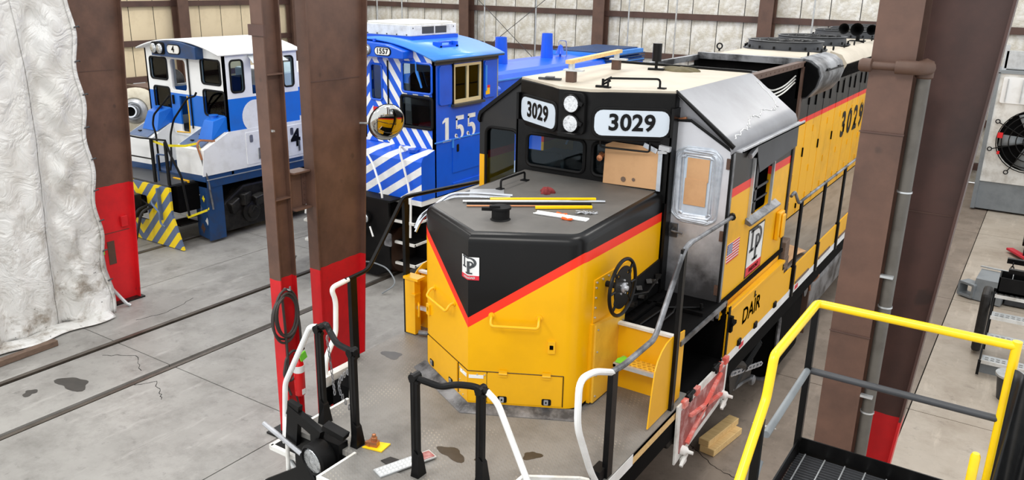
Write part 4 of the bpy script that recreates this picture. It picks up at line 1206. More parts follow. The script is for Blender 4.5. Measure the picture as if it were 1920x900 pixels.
# cardboard covering the right windshield
mb = MB(); mb.plate([(.205, 3.525), (.845, 3.54), (.845, 3.93), (.78, 3.985), (.30, 3.99), (.215, 3.95)], [], .006, (0, -.19, 0), XS, ZS)
cbd = build('cardboard_cover', mb, 'cardboard', L1, smooth=0)
mb = MB(); mb.box(.835, .88, -.20, -.19, 3.53, 3.95); mb.obox((.74, -.197, 3.975), (.16, .006, .05), (0, .35, 0)); build('tape_strip', mb, 'tape', cbd, smooth=0)
mb = MB(); mb.lathe((.45, -.1965, 3.60), NY, [(.0, 0), (.03, 0), (.0, .001)], 8); mb.lathe((.57, -.1965, 3.612), NY, [(.0, 0), (.02, 0), (.0, .001)], 8); build('stain', mb, 'wood_old', cbd)
mb = MB(); mb.obox((.90, -.19, 3.99), (.12, .05, .05), (0, .1, 0)); mb.obox((.88, -.2, 3.95), (.1, .03, .03), (0, -.1, 0)); build('wiper_pivot', mb, 'steel', L1)
mb = MB(); mb.lathe((.17, -.2, 3.80), NY, [(.03, 0), (.035, .03), (.0, .04)], 10); mb.obox((.18, -.2, 3.83), (.05, .04, .05), (.4, .4, 0)); build('wiper_pivot', mb, 'copper', L1)
# roof
mb = MB(); mb.plate([(-WT, YBK+.02), (-WT, -.08), (-.18, -.535), (.18, -.535), (WT, -.08), (WT, YBK+.02)][::-1], [], .03, (0, 0, ZTOP), XS, YS)
build('cab_roof', mb, 'roof_dust', L1, smooth=0)
for s, mt in ((1, 'primer'), (-1, 'black')):
    mb = MB()
    pr = [(WT, ZTOP)]+[(WT+.03+(WC-WT-.05)*k/6, ZTOP-.02-(ZTOP-ZL-.07)*k/6) for k in range(7)]+[(WC+.005, ZL-.01), (WC+.008, ZL-.06)]
    k = len(pr); vs = []
    for y in (-.06, YBK+.03):
        vs += [(s*a, y, b) for a, b in pr]+[(s*(a-.03), y, b-.03) for a, b in pr]
    fs = []
    for i in range(k-1):
        q = (i, i+1, 2*k+i+1, 2*k+i); fs.append(q if s > 0 else q[::-1])
        q = (k+i, 3*k+i, 3*k+i+1, k+i+1); fs.append(q if s > 0 else q[::-1])
    for b0 in (0, 2*k):
        for i in range(k-1): fs.append((b0+i, b0+k+i, b0+k+i+1, b0+i+1))
    mb.add(vs, fs); build('roof_slope', mb, mt, L1, smooth=40)
# scuffed bare seam on the slope
mb = MB(); rnd = random.Random(12)
sl = lambda t, y: V((WT+.03+(WC-WT-.05)*t+.002, y, ZTOP-.02-(ZTOP-ZL-.07)*t+.003))
pts = [(.98, .05), (.93, .35), (.9, .6), (.84, .75), (.72, .95), (.8, 1.2), (.72, 1.45), (.78, 1.7), (.75, 1.95), (.6, 2.08), (.35, 2.14), (.1, 2.18)]
path = []
for (a, b), (c, d) in zip(pts, pts[1:]):
    for i in range(6): path.append(sl(a+(c-a)*i/6+rnd.uniform(-.035, .035), b+(d-b)*i/6+rnd.uniform(-.02, .02)))
mb.tube(path, [.002+.004*rnd.random() for _ in path], 5); build('scratch', mb, 'white', L1)
mb = MB(); mb.box(1.575, 1.66, .02, 2.36, 4.005, 4.02); mb.box(1.645, 1.66, .02, 2.36, 4.005, 4.04); build('rain_gutter', mb, 'steel', L1, smooth=0)
mb = MB(); mb.add([(1.60, .62, 4.0), (1.60, 2.28, 4.0), (1.62, 2.22, 3.75), (1.62, .75, 3.68), (1.61, .62, 3.99), (1.61, 2.28, 3.99), (1.63, 2.22, 3.74), (1.63, .75, 3.67)], [(3, 2, 1, 0), (4, 5, 6, 7), (0, 1, 5, 4), (2, 3, 7, 6), (1, 2, 6, 5), (3, 0, 4, 7)]); build('sun_visor', mb, 'darkgrey', L1, smooth=0)
mb = MB(); mb.obox((1.61, .50, 3.93), (.05, .18, .06), (.3, 0, 0)); build('visor_bracket', mb, 'steel', L1, bevel=.01)
# number board housing across the front
hb = [(-WT-.0, -.10), (-.19, -.53), (.19, -.53), (WT, -.10), (WT, .02), (-WT, .02)]
mb = MB(); mb.plate(hb, [], .51, (0, 0, 4.548), XS, YS); build('number_housing', mb, 'black', L1, smooth=0, bevel=.012)
def vface(right, s, z, out=0.0):
    U = V((WT-.19, .43, 0)).normalized() if right else V((WT-.19, -.43, 0)).normalized()
    nn = U.cross(V(ZS)); p = V((.19, -.53, 0)) if right else V((-WT, -.10, 0))
    return p+U*s+nn*out+V((0, 0, z)), U
for right in (True, False):
    O, U = vface(right, 0, 0, 0)
    a, b = (.045, .815) if right else (.06, .83)
    O1, _ = vface(right, 0, 0, .014); O2, _ = vface(right, 0, 0, .020)
    mb = MB(); mb.plate(rrect(a-.03, b+.03, 4.07, 4.395, .10), [], .02, O1, U, ZS)
    nb = build('number_board', mb, 'black_m', L1, smooth=0, bevel=.008)
    mb = MB(); mb.plate(rrect(a, b, 4.10, 4.365, .085), [], .008, O2, U, ZS); build('number_panel', mb, 'board_white', nb, smooth=0)
    c, _ = vface(right, (a+b)/2, 4.232, .0235)
    text('number', '3029', .235, 'black', nb, c, U, ZS, .003, bold=.007, sx=1.0, space=1.05)
M['reflector'] = paint('lamp_reflector', (240, 242, 244), .22, metal=.85, c2=(120, 122, 126), amt=.6, scale=30, bump=.4, bscale=60)
# headlights
mb = MB(); mb.plate(rrect(-.13, .14, 4.085, 4.525, .06), [], .05, (0, -.575, 0), XS, ZS); hl = build('headlight_box', mb, 'black_m', L1, smooth=0, bevel=.01)
for z in (4.41, 4.205):
    mb = MB(); mb.lathe((0, -.575, z), NY, [(.10, 0), (.10, .035), (.088, .045), (.082, .03)], 24); build('headlight_rim', mb, 'black', hl)
    mb = MB(); mb.lathe((0, -.612, z), NY, [(.086, 0), (.075, -.016), (.05, -.030), (.016, -.034), (.016, -.012), (.0, -.008)], 24); build('headlight_reflector', mb, 'reflector', hl)
    mb = MB(); mb.obox((.11, -.60, z+.01), (.05, .03, .04), (0, .4, 0)); mb.obox((-.105, -.60, z-.02), (.04, .03, .03)); build('headlight_clip', mb, 'black', hl)
mb = MB(); mb.box(-.12, .10, -.68, -.57, 4.10, 4.112); build('headlight_visor', mb, 'black_m', hl, smooth=0)
# grab under the right number board, grab and lugs on the roof edge
mb = MB(); mb.tube(fillet([(.22, -.33, 4.05), (.22, -.33, 3.945), (.76, -.26, 3.945), (.76, -.26, 4.05)], .03), .011, 8); build('grab_iron', mb, 'black', L1)
mb = MB(); mb.tube(fillet([(.27, -.32, 4.58), (.27, -.32, 4.67), (.72, -.02, 4.67), (.72, -.02, 4.58)], .04), .012, 8); mb.box(.24, .30, -.36, -.30, 4.57, 4.585); mb.box(.70, .78, -.04, .02, 4.57, 4.585); build('grab_iron', mb, 'black_m', L1)
mb = MB(); mb.obox((-.55, -.12, 4.585), (.26, .05, .02), (0, 0, .2)); mb.obox((-.55, -.12, 4.60), (.10, .10, .015), (0, 0, .4)); build('roof_lug', mb, 'darkgrey', L1)
mb = MB(); mb.cyl((-.09, 1.72, 4.57), (-.09, 1.72, 4.68), .02, n=8); mb.cyl((-.09, 1.72, 4.68), (-.09, 1.72, 4.90), .058, n=16); mb.obox((-.09, 1.72, 4.582), (.20, .08, .03), (0, 0, .3)); build('antenna', mb, 'black', L1)
mb = MB(); mb.box(-.95, .95, 2.26, 2.31, 4.545, 4.60); build('roof_angle', mb, 'black_m', L1, smooth=0)

# ---- long hood
HX = .89
# open compartment behind the cab
mb = MB(); mb.box(-HX, -HX+.03, 2.3, 5.15, 1.95, 4.35); build('compartment_wall', mb, 'void', L1, smooth=0)
mb = MB(); mb.box(-HX, HX, 5.10, 5.15, 1.95, 4.50); build('compartment_wall', mb, 'void', L1, smooth=0)
mb = MB(); mb.box(-HX, HX, 2.3, 2.34, 1.95, 4.35); build('compartment_wall', mb, 'void', L1, smooth=0)
mb = MB(); mb.box(-.6, .55, 2.7, 4.9, 1.95, 3.9); build('electrical_cabinet', mb, 'grease', L1, bevel=.03)
for a, b in ((2.38, 2.46), (5.02, 5.14)):
    mb = MB(); mb.box(.865, .90, a, b, 1.95, 4.5); build('frame_post', mb, 'rust', L1, smooth=0)
mb = MB(); mb.box(.80, .90, 2.38, 5.14, 4.44, 4.52); bolts(mb, [(.90, 2.5+.2*k, 4.48) for k in range(13)], XS, .012, .006); build('frame_rail', mb, 'rust', L1, smooth=0)
mb = MB(); mb.box(-.80, .80, 3.0, 3.05, 4.46, 4.52); mb.box(-.86, -.78, 2.38, 5.14, 4.44, 4.52); mb.box(-.80, .86, 5.0, 5.14, 4.46, 4.56); build('frame_rail', mb, 'steel_sooty', L1, smooth=0)
mb = MB(); mb.box(-.78, .78, 3.05, 3.08, 4.20, 4.46); build('hatch_coaming', mb, 'black_m', L1, smooth=0)
mb = MB(); mb.box(-.85, .20, 2.5, 5.0, 3.9, 4.15); build('duct_box', mb, 'void', L1, smooth=0)
mb = MB(); mb.cyl((-.80, 2.75, 4.28), (-.80, 3.0, 4.28), .17, n=16); build('vent_end', mb, 'darkgrey', L1)
for k in range(3):
    mb = MB(); mb.tube(fillet([(.72, 3.4, 4.36-.03*k), (.75, 3.9, 4.16-.06*k), (.78, 4.5, 4.18-.05*k), (.80, 5.0, 4.30-.05*k)], .3, 6), .011, 6); build('cable', mb, 'white_dirty', L1)
mb = MB(); mb.add([(.80, 2.6, 3.0), (.82, 3.6, 2.9), (.80, 4.9, 3.0), (.80, 4.9, 3.8), (.78, 3.7, 3.95), (.80, 2.7, 3.9)], [(0, 1, 2, 3, 4, 5)]); build('plastic_drape', mb, 'grease', L1)
# side doors
y = 5.16
for k in range(11):
    w = 1.0
    mb = MB(); mb.box(HX-.02, HX, y+.004, y+w-.004, 1.98, 4.16)
    d = build('hood_door', mb, 'hoodside', L1, smooth=0)
    if k < 7:
        for zz in (2.15, 2.62, 3.3, 3.9):
            mb = MB(); mb.box(HX, HX+.014, y-.02, y+.03, zz, zz+.11); build('hinge', mb, 'hoodside', d, smooth=0)
        for ya, za, zb in ((.44, 2.95, 3.10), (.44, 2.08, 2.16), (.46, 3.80, 4.0), (.92, 3.75, 3.98)):
            mb = MB(); mb.box(HX, HX+.02, y+ya, y+ya+.03, za, zb); build('latch', mb, 'void', d, smooth=0)
        mb = MB(); mb.box(HX, HX+.006, y+.494, y+.506, 1.98, 4.16); build('door_lap', mb, 'hoodside', d, smooth=0)
    y += w
mb = MB(); mb.box(-HX, -HX+.02, 5.15, 16.2, 1.95, 4.2); build('hood_side', mb, 'hoodside', L1, smooth=0)
mb = MB(); mb.box(-HX+.02, HX-.021, 5.2, 16.2, 1.96, 4.2); build('hood_core', mb, 'void', L1, smooth=0)
prof = [(-.90, 4.14), (-.90, 4.26), (-.86, 4.40), (-.76, 4.50), (-.60, 4.54), (0, 4.555), (.60, 4.54), (.76, 4.50), (.86, 4.40), (.90, 4.26), (.90, 4.14)]
def sweep(mb, prof, y0, y1):
    k = len(prof)
    mb.add([(a, y0, b) for a, b in prof]+[(a, y1, b) for a, b in prof], [(i, i+1, k+i+1, k+i) for i in range(k-1)]+[tuple(range(k-1, -1, -1)), tuple(range(k, 2*k))])
mb = MB(); sweep(mb, prof, 5.15, 16.3); build('hood_roof', mb, 'roof_dust', L1, smooth=40)
# air filter bulge on the right shoulder
bul = [(.80, 3.90), (.98, 3.96), (1.10, 4.12), (1.15, 4.30), (1.10, 4.44), (.98, 4.53), (.80, 4.565)]
mb = MB(); sweep(mb, bul, 5.16, 6.7); b = build('filter_bulge', mb, 'steel_sooty', L1, smooth=40)
mb = MB(); sweep(mb, [(.80, 3.94), (.97, 3.98), (1.08, 4.13), (1.12, 4.30), (1.08, 4.42), (.96, 4.50), (.80, 4.54)], 5.10, 5.17); build('bulge_end', mb, 'void', b)
mb = MB(); mb.box(1.0, 1.16, 5.5, 6.6, 4.36, 4.375); mb.cyl((1.13, 5.55, 4.38), (1.13, 5.72, 4.38), .015, n=6); mb.cyl((1.13, 6.3, 4.38), (1.13, 6.45, 4.38), .015, n=6); build('bulge_hinge', mb, 'black_m', b)
mb = MB(); sweep(mb, [(.80, 4.05), (1.02, 4.12), (1.10, 4.36), (1.0, 4.50), (.80, 4.555)], 7.1, 16.2); b = build('radiator_shoulder', mb, 'roof_dust', L1, smooth=40)
mb = MB(); mb.add([(1.024, 7.1, 4.115), (1.024, 16, 4.115), (1.095, 16, 4.35), (1.095, 7.1, 4.35)], [(0, 1, 2, 3)]); g = build('grille', mb, 'void', b)
for k in range(60):
    mb = MB(); yy = 7.15+.09*k; mb.bar((1.03, yy, 4.12), (1.102, yy, 4.35), .012, .03); build('grille_slat', mb, 'black_m', b, smooth=0)
for yy in (7.15, 9.0, 11.9, 13.4, 14.9):
    z = 4.545
    mb = MB(); mb.lathe((0, yy, z), ZS, [(.72, 0), (.72, .02), (.65, .022), (.63, .13), (.66, .15), (.62, .155), (.60, .12), (.2, .10), (.0, .10)], 40)
    f = build('roof_fan', mb, 'darkgrey', L1)
    mb = MB(); bolts(mb, [(.685*math.cos(a), yy+.685*math.sin(a), z+.02) for a in [i*pi/8 for i in range(16)]], ZS, .018, .05)
    build('bolt', mb, 'black_m', f)
    mb = MB()
    for r in (.15, .3, .45): mb.tube([(r*math.cos(a), yy+r*math.sin(a), z+.145) for a in [i*2*pi/24 for i in range(24)]], .008, 5, closed=True)
    for a in range(8): mb.tube([(0, yy, z+.145), (.62*math.cos(a*pi/4), yy+.62*math.sin(a*pi/4), z+.145)], .008, 5)
    build('fan_guard', mb, 'black', f)
# horns
mb = MB(); mb.cyl((.55, 10.55, 4.54), (.55, 10.55, 4.72), .04, n=10); mb.box(.40, .70, 10.45, 10.65, 4.54, 4.56); h = build('horn', mb, 'black_m', L1)
for dx, dy, ln, r in ((-.18, -.10, .34, .11), (.02, -.2, .42, .13), (.2, -.05, .34, .105)):
    mb = MB(); mb.lathe((.55+dx, 10.6+dy, 4.78), (dx*1.2+.1, -1, .05), [(.03, -.1), (.035, 0), (.05, ln*.4), (r*.7, ln*.8), (r, ln), (r*.8, ln*.94), (.0, ln*.3)], 16); build('horn_bell', mb, 'black', h)
for k in range(12):
    mb = MB(); p = (.80, 5.6+.85*k, 4.54); mb.tube([(p[0]+.0*i, p[1]+.035*math.cos(i*pi/5), p[2]+.05+.035*math.sin(i*pi/5)) for i in range(10)], .010, 6, closed=True); mb.cyl(p, (p[0], p[1], p[2]+.02), .014, n=6); build('lifting_eye', mb, 'black_m', L1)
mb = MB(); p = (-.62, 5.5, 4.56); mb.tube([(p[0]+.045*math.cos(i*pi/6), p[1], p[2]+.08+.045*math.sin(i*pi/6)) for i in range(12)], .013, 6, closed=True); mb.cyl(p, (p[0], p[1], p[2]+.04), .016, n=6); build('lifting_eye', mb, 'black', L1)
# big numbers on the doors
for k, ch in enumerate('3029'):
    text('number', ch, .66, 'black', L1, (HX+.006, 8.55+.54*k, 3.08), YS, ZS, .003, bold=.02, sx=1.1)
# ---- running board, side panels, stanchions
for s in (-1, 1):
    mb = MB(); x0, x1 = sorted((s*HX, s*1.63)); mb.box(x0, x1, 2.3, 16.2, 1.93, 1.96); build('running_board', mb, 'walk', L1, smooth=0)
    q = (lambda l: l) if s > 0 else (lambda l: [(-a, b) for a, b in l])
    U = YS if s > 0 else NY; X = s*XE
    mb = MB(); mb.plate(q([(.12, 1.69), (2.68, 1.69), (2.68, 2.02), (2.30, 2.02), (2.24, 2.22), (.12, 2.30)]), [], .02, (X, 0, 0), U, ZS); bp = build('box_panel', mb, 'yellow', L1, smooth=0)
    mb = MB(); mb.box(*sorted((s*1.56, s*1.66)), .12, 2.26, 2.215, 2.245); build('panel_rim', mb, 'yellow', bp, smooth=0)
    for y0 in (.55, 1.15, 1.95):
        mb = MB(); mb.box(*sorted((X, X+s*.02)), y0, y0+.10, 1.68, 1.75); mb.box(*sorted((X, X+s*.03)), y0+.02, y0+.06, 1.69, 1.72); build('hinge', mb, 'black_m', bp, smooth=0)
    mb = MB(); mb.box(*sorted((X, X+s*.012)), .11, .16, 1.70, 2.30); build('panel_edge', mb, 'black_m', bp, smooth=0)
    mb = MB(); mb.box(*sorted((X, X+s*.05)), .15, .28, 2.07, 2.11); mb.box(*sorted((X, X+s*.04)), .14, .20, 2.0, 2.18); build('panel_latch', mb, 'void', bp, smooth=0)
    yy = 2.78
    while yy < 15.5:
        mb = MB(); mb.box(*sorted((X-s*.02, X)), yy+.06, yy+1.22, 1.69, 2.0); pn = build('kick_panel', mb, 'yellow', L1, smooth=0)
        mb = MB(); mb.box(*sorted((X, X+s*.012)), yy+.2, yy+.9, 1.70, 1.73); build('panel_hinge', mb, 'wood_old', pn, smooth=0)
        mb = MB(); mb.tube([(X, yy, 1.62), (X, yy, 2.92)], .024, 8); mb.box(X-.03, X+.03, yy-.03, yy+.03, 1.58, 2.02); build('stanchion', mb, 'black', L1)
        yy += 1.29
    hand('walkway_rail', [(s*1.62, 2.30, 3.08), (s*1.62, 2.46, 3.11), (s*1.63, 2.70, 2.90), (s*1.65, 2.80, 2.93), (s*1.65, 15.6, 2.93)], .02, 'black' if s < 0 else 'steel_sooty', .05)
textmap('lettering', 'DAIR', .27, 'black', L1, lambda x, y, z: V((XE+.003, .98+x*1.1, 1.99+y)), bold=.004, shear=.0)
for y0 in (.86, 2.02):
    mb = MB(); mb.box(XE, XE+.008, y0+.18, y0+.20, 2.12, 2.20); mb.box(XE, XE+.010, y0+.18, y0+.24, 2.13, 2.145); build('stencil', mb, 'black', L1, smooth=0)
mb = MB(); mb.box(XE, XE+.003, 3.0, 3.16, 1.60, 1.66); build('red_label', mb, 'logo_red', L1, smooth=0)
mb = MB(); mb.box(XE, XE+.003, .65, .80, 1.60, 1.66); build('red_label', mb, 'logo_red', L1, smooth=0)
# ---- trucks, tank, piping
def truck(cy):
    for yy in (-1.75, 0, 1.75):
        for s in (-1, 1):
            mb = MB(); mb.lathe((s*.68, cy+yy, .50), (s, 0, 0), [(0, 0), (.54, 0), (.54, .03), (.50, .05), (.49, .13), (.2, .13), (.12, .18), (0, .18)], 28); build('wheel', mb, 'rust', L1)
        mb = MB(); mb.cyl((-.75, cy+yy, .5), (.75, cy+yy, .5), .09); build('axle', mb, 'grease', L1)
    for s in (-1, 1):
        mb = MB()
        pr = [(-2.3, .55), (-2.1, .42), (-1.5, .40), (-1.3, .7), (-.5, .7), (-.3, .42), (.3, .42), (.5, .7), (1.3, .7), (1.5, .40), (2.1, .42), (2.3, .55), (2.3, .85), (1.2, 1.02), (-1.2, 1.02), (-2.3, .85)]
        if s > 0: mb.plate([(cy+a, b) for a, b in pr], [], .14, (1.14, 0, 0), YS, ZS)
        else: mb.plate([(-cy-a, b) for a, b in pr], [], .14, (-1.14, 0, 0), NY, ZS)
        build('truck_frame', mb, 'grease', L1, smooth=0, bevel=.02)
        for yy in (-1.75, 0, 1.75):
            mb = MB(); mb.lathe((s*1.10, cy+yy, .52), (s, 0, 0), [(0, 0), (.17, 0), (.17, .12), (.13, .16), (0, .17)], 14); build('journal_box', mb, 'grease', L1)
        for yy in (-.9, .9):
            mb = MB(); mb.cyl((s*1.28, cy+yy-.22, 1.1), (s*1.28, cy+yy+.22, 1.1), .12, n=14); mb.cyl((s*1.28, cy+yy+.22, 1.1), (s*1.28, cy+yy+.55, 1.0), .03, n=8); build('brake_cylinder', mb, 'grease', L1)
truck(0.3); truck(12.6)
mb = MB()
pts = [(1.46, .55+.22*0, 1.22)]
mb.tube([(1.48+.05*math.cos(a*1.05), 2.08-.0049*a, 1.10-.0012*a+.05*math.sin(a*1.05)) for a in range(0, 120)], .016, 5); mb.cyl((1.48, 2.08, 1.10), (1.48, 1.49, .96), .045, n=10)
build('coil_spring', mb, 'black_m', L1)
mb = MB(); mb.cyl((1.40, 1.55, 1.24), (1.40, 2.15, 1.24), .14, n=20); mb.cyl((1.40, 1.50, 1.24), (1.40, 1.55, 1.24), .12, n=20); build('air_filter', mb, 'steel', L1)
mb = MB(); mb.tube(fillet([(1.42, .8, 1.25), (1.5, 1.15, 1.18), (1.5, 1.5, 1.0), (1.45, 1.2, .8)], .15), .055, 10); mb.obox((1.38, 1.15, 1.0), (.24, .4, .35), (.3, 0, 0)); mb.obox((1.36, 1.7, .85), (.24, .5, .28), (-.2, 0, 0)); build('brake_rigging', mb, 'grease', L1)
mb = MB(); mb.tube(fillet([(1.46, 1.0, .95), (1.48, 1.15, .80), (1.48, 1.7, .70), (1.5, 2.0, .62)], .2), .022, 8); mb.lathe((1.46, 1.98, .60), XS, [(.07, 0), (.07, .05), (.04, .07), (0, .07)], 12); build('brake_rigging', mb, 'steel_sooty', L1)
mb = MB()
for k in range(16):
    p = V((1.52, .95+.082*k, 1.12-.024*k)); mb.tube([p+V((.014*math.cos(a)*(k % 2), .05*math.cos(a), .028*math.sin(a))) for a in [i*pi/3 for i in range(6)]], .011, 5, closed=True)
build('chain', mb, 'steel', L1)
tank = [(-1.42, .45), (-1.2, .25), (1.2, .25), (1.42, .45), (1.46, .95), (1.40, 1.22), (1.30, 1.30), (-1.30, 1.30), (-1.40, 1.22), (-1.46, .95)]
mb = MB(); mb.plate(tank, [], 4.8, (0, 4.72, 0), XS, ZS); build('fuel_tank', mb, 'steel_sooty', L1, smooth=0, bevel=.04)
mb = MB(); mb.box(1.30, 1.50, 4.66, 4.72, .3, 1.2); build('tank_end', mb, 'rust', L1, smooth=0)
rt = rrect(-1.52, 1.52, .16, 1.33, .22, 6)
mb = MB(); mb.plate(rt, [], 1.2, (0, 2.95, 0), XS, ZS); wt = build('retention_tank', mb, 'void', L1, smooth=0)
mb = MB(); outline_tube(mb, rt, (0, 2.94, 0), XS, ZS, .03); build('tank_rim', mb, 'steel_sooty', wt)
mb = MB(); mb.lathe((1.52, 4.55, 1.30), (.3, -.2, .5), [(.0, 0), (.09, 0), (.09, .1), (.08, .12), (0, .12)], 14); mb.tube([(1.52, 4.4, 1.45), (1.54, 4.5, 1.1)], .02, 6); f = build('fuel_filler', mb, 'copper', L1)
mb = MB(); mb.lathe((1.53, 4.22, 1.2), XS, [(.10, 0), (.11, .02), (.06, .03), (.0, .03)], 14); build('gauge', mb, 'steel_sooty', L1)

# ================================================================== striped blue switcher
X0 = -6.86; XR_ = -5.36
L2 = thing('switcher_locomotive', 'bright blue switcher with white diagonal stripes on its cab end, numbered 1557', 'locomotive', (X0, 0, 0))
BL, WH = (12, 92, 222), (240, 242, 242)
M['str_cab'] = _diag('cab_stripes', 0, 1, .36, .52, BL, WH, 1.35)
M['str_box'] = _diag('box_stripes', 0, -1, .34, .55, BL, WH, .62)
YC0, YC1 = 3.85, 5.9
prof = [(-1.5, 1.6), (1.5, 1.6), (1.5, 4.2)]+[(1.5-3.0*k/12, 4.2+.27*(1-((1.5-3.0*k/12)/1.5)**2)) for k in range(1, 12)]+[(-1.5, 4.2)]
wu = rrect(.74, 1.45, 3.57, 4.12, .06); wlo = rrect(.71, 1.46, 2.92, 3.50, .05)
mir = lambda l: [(-a, b) for a, b in l][::-1]
dwn = rrect(-.04, .25, 3.36, 4.04, .06)
mb = MB(); mb.plate(prof, [wu, wlo, mir(wu), mir(wlo), dwn], .05, (X0, YC0, 0), XS, ZS)
build('cab_front_wall', mb, 'str_cab', L2, smooth=0)
for l, g in ((wu, 'blue'), (mir(wu), 'blue')): window(L2, l, (X0, YC0-.004, 0), XS, ZS, gmat=g, gr=.024, name='front_window', pane='glass')
for l in (wlo, mir(wlo)): window(L2, l, (X0, YC0-.004, 0), XS, ZS, gmat='black_m', gr=.03, name='front_window', pane='glass')
# door with its window
mb = MB(); mb.plate(rrect(-.18, .38, 2.55, 4.14, .03), [dwn], .03, (X0, YC0-.02, 0), XS, ZS); d = build('cab_door', mb, 'str_cab', L2, smooth=0)
window(L2, dwn, (X0, YC0-.024, 0), XS, ZS, gmat='blue', gr=.022, pane='glass', name='door_window')
mb = MB(); mb.box(X0+.385, X0+.40, YC0-.03, YC0, 2.6, 4.12); mb.box(X0-.205, X0-.19, YC0-.03, YC0, 2.6, 4.12); build('door_gap', mb, 'black', d, smooth=0)
mb = MB(); mb.box(X0+.02, X0+.10, YC0-.06, YC0-.02, 3.05, 3.1); mb.cyl((X0+.1, YC0-.02, 3.07), (X0+.1, YC0-.08, 3.07), .02, n=8); build('door_handle', mb, 'signred', d)
mb = MB(); mb.box(X0+.08, X0+.20, YC0-.04, YC0-.02, 2.92, 3.02); mb.box(X0+.02, X0+.14, YC0-.04, YC0-.02, 3.12, 3.22); build('notice', mb, 'signred', d, smooth=0)
# wiper
mb = MB(); mb.tube([(X0+1.1, YC0-.04, 4.14), (X0+1.12, YC0-.05, 3.95), (X0+1.22, YC0-.04, 3.72)], .014, 6); mb.bar((X0+1.14, YC0-.045, 3.98), (X0+1.24, YC0-.045, 3.68), .03, .02); build('wiper', mb, 'blue_roof', L2)
# sides, back, floor, inside
hs = rrect(4.44, 5.31, 3.37, 4.06, .02)
mb = MB(); mb.plate([(YC0, 1.6), (YC1, 1.6), (YC1, 4.2), (YC0, 4.2)], [hs], .05, (XR_, 0, 0), YS, ZS); build('cab_side_wall', mb, 'blue', L2, smooth=0)
mb = MB(); mb.plate([(-a, b) for a, b in [(YC0, 1.6), (YC1, 1.6), (YC1, 4.2), (YC0, 4.2)]], [[(-a, b) for a, b in hs]], .05, (X0-1.5, 0, 0), NY, ZS); build('cab_side_wall', mb, 'blue', L2, smooth=0)
mb = MB(); mb.plate(prof, [rrect(.8, 1.35, 3.4, 4.0, .05), rrect(-1.35, -.8, 3.4, 4.0, .05)], .04, (X0, YC1, 0), XS, ZS); build('cab_rear_wall', mb, 'midgrey', L2, smooth=0)
mb = MB(); mb.box(X0-1.45, XR_-.05, YC0+.05, YC1, 2.3, 2.35); build('cab_floor', mb, 'darkgrey', L2, smooth=0)
mb = MB(); mb.box(X0-.4, X0+.9, 4.6, 5.3, 2.35, 3.2); mb.obox((X0+1.0, 4.5, 3.45), (.7, .1, .06)); build('control_stand', mb, 'black_m', L2, bevel=.03)
mb = MB(); mb.box(X0+.8, X0+1.2, 4.2, 4.6, 2.8, 2.9); mb.box(X0+.8, X0+1.2, 4.56, 4.64, 2.9, 3.4); build('cab_seat', mb, 'darkgrey', L2, bevel=.03)
# tan sliding side window
mb = MB(); W2 = [(4.44, 3.37), (5.31, 3.37), (5.31, 4.06), (4.44, 4.06)]
mb.plate([(4.42, 3.34), (5.33, 3.34), (5.33, 4.08), (4.42, 4.08)], [[(4.48, 3.41), (4.86, 3.41), (4.86, 4.03), (4.48, 4.03)], [(4.91, 3.41), (5.28, 3.41), (5.28, 4.03), (4.91, 4.03)]], .03, (XR_+.012, 0, 0), YS, ZS)
M['tan'] = paint('tan_frame', (214, 196, 152), .45, amt=.2)
sw = build('side_window', mb, 'tan', L2, smooth=0)
mb = MB(); mb.box(XR_-.02, XR_-.015, 4.48, 5.28, 3.41, 4.03); build('pane', mb, 'glass', sw, smooth=0)
mb = MB(); mb.box(XR_, XR_+.08, 4.36, 5.38, 3.29, 3.335); build('window_sill', mb, 'darkgrey', L2, smooth=0)
mb = MB(); mb.box(XR_, XR_+.03, 4.39, 4.42, 3.3, 4.12); mb.box(XR_, XR_+.03, 5.34, 5.37, 3.3, 4.12); build('window_post', mb, 'black', L2, smooth=0)
for a, b in ((3.98, 4.36), (5.42, 5.82)):
    mb = MB(); mb.plate(rrect(a, b, 3.35, 4.08, .06), [], .03, (XR_+.03, 0, 0), YS, ZS); build('side_shield', mb, 'blue', L2, smooth=0, bevel=.012)
mb = MB(); mb.box(XR_+.03, XR_+.05, 5.44, 5.48, 3.5, 4.0); build('shield_post', mb, 'blue_roof', L2, smooth=0)
mb = MB(); mb.box(XR_+.03, XR_+.034, 5.46, 5.60, 3.42, 3.55); p = build('decal', mb, 'amber', L2, smooth=0)
mb = MB(); mb.box(XR_+.03, XR_+.036, 5.46, 5.60, 3.55, 3.60); build('decal_band', mb, 'logo_red', p, smooth=0)
mb = MB(); mb.box(XR_, XR_+.12, 3.78, 5.98, 4.17, 4.20); mb.box(XR_, XR_+.03, 3.86, 5.9, 4.10, 4.17); build('rain_gutter', mb, 'darkgrey', L2, smooth=0)
mb = MB(); mb.box(XR_, XR_+.02, 5.6, 6.3, 3.02, 3.14); build('handhold_tape', mb, 'amber', L2, smooth=0)
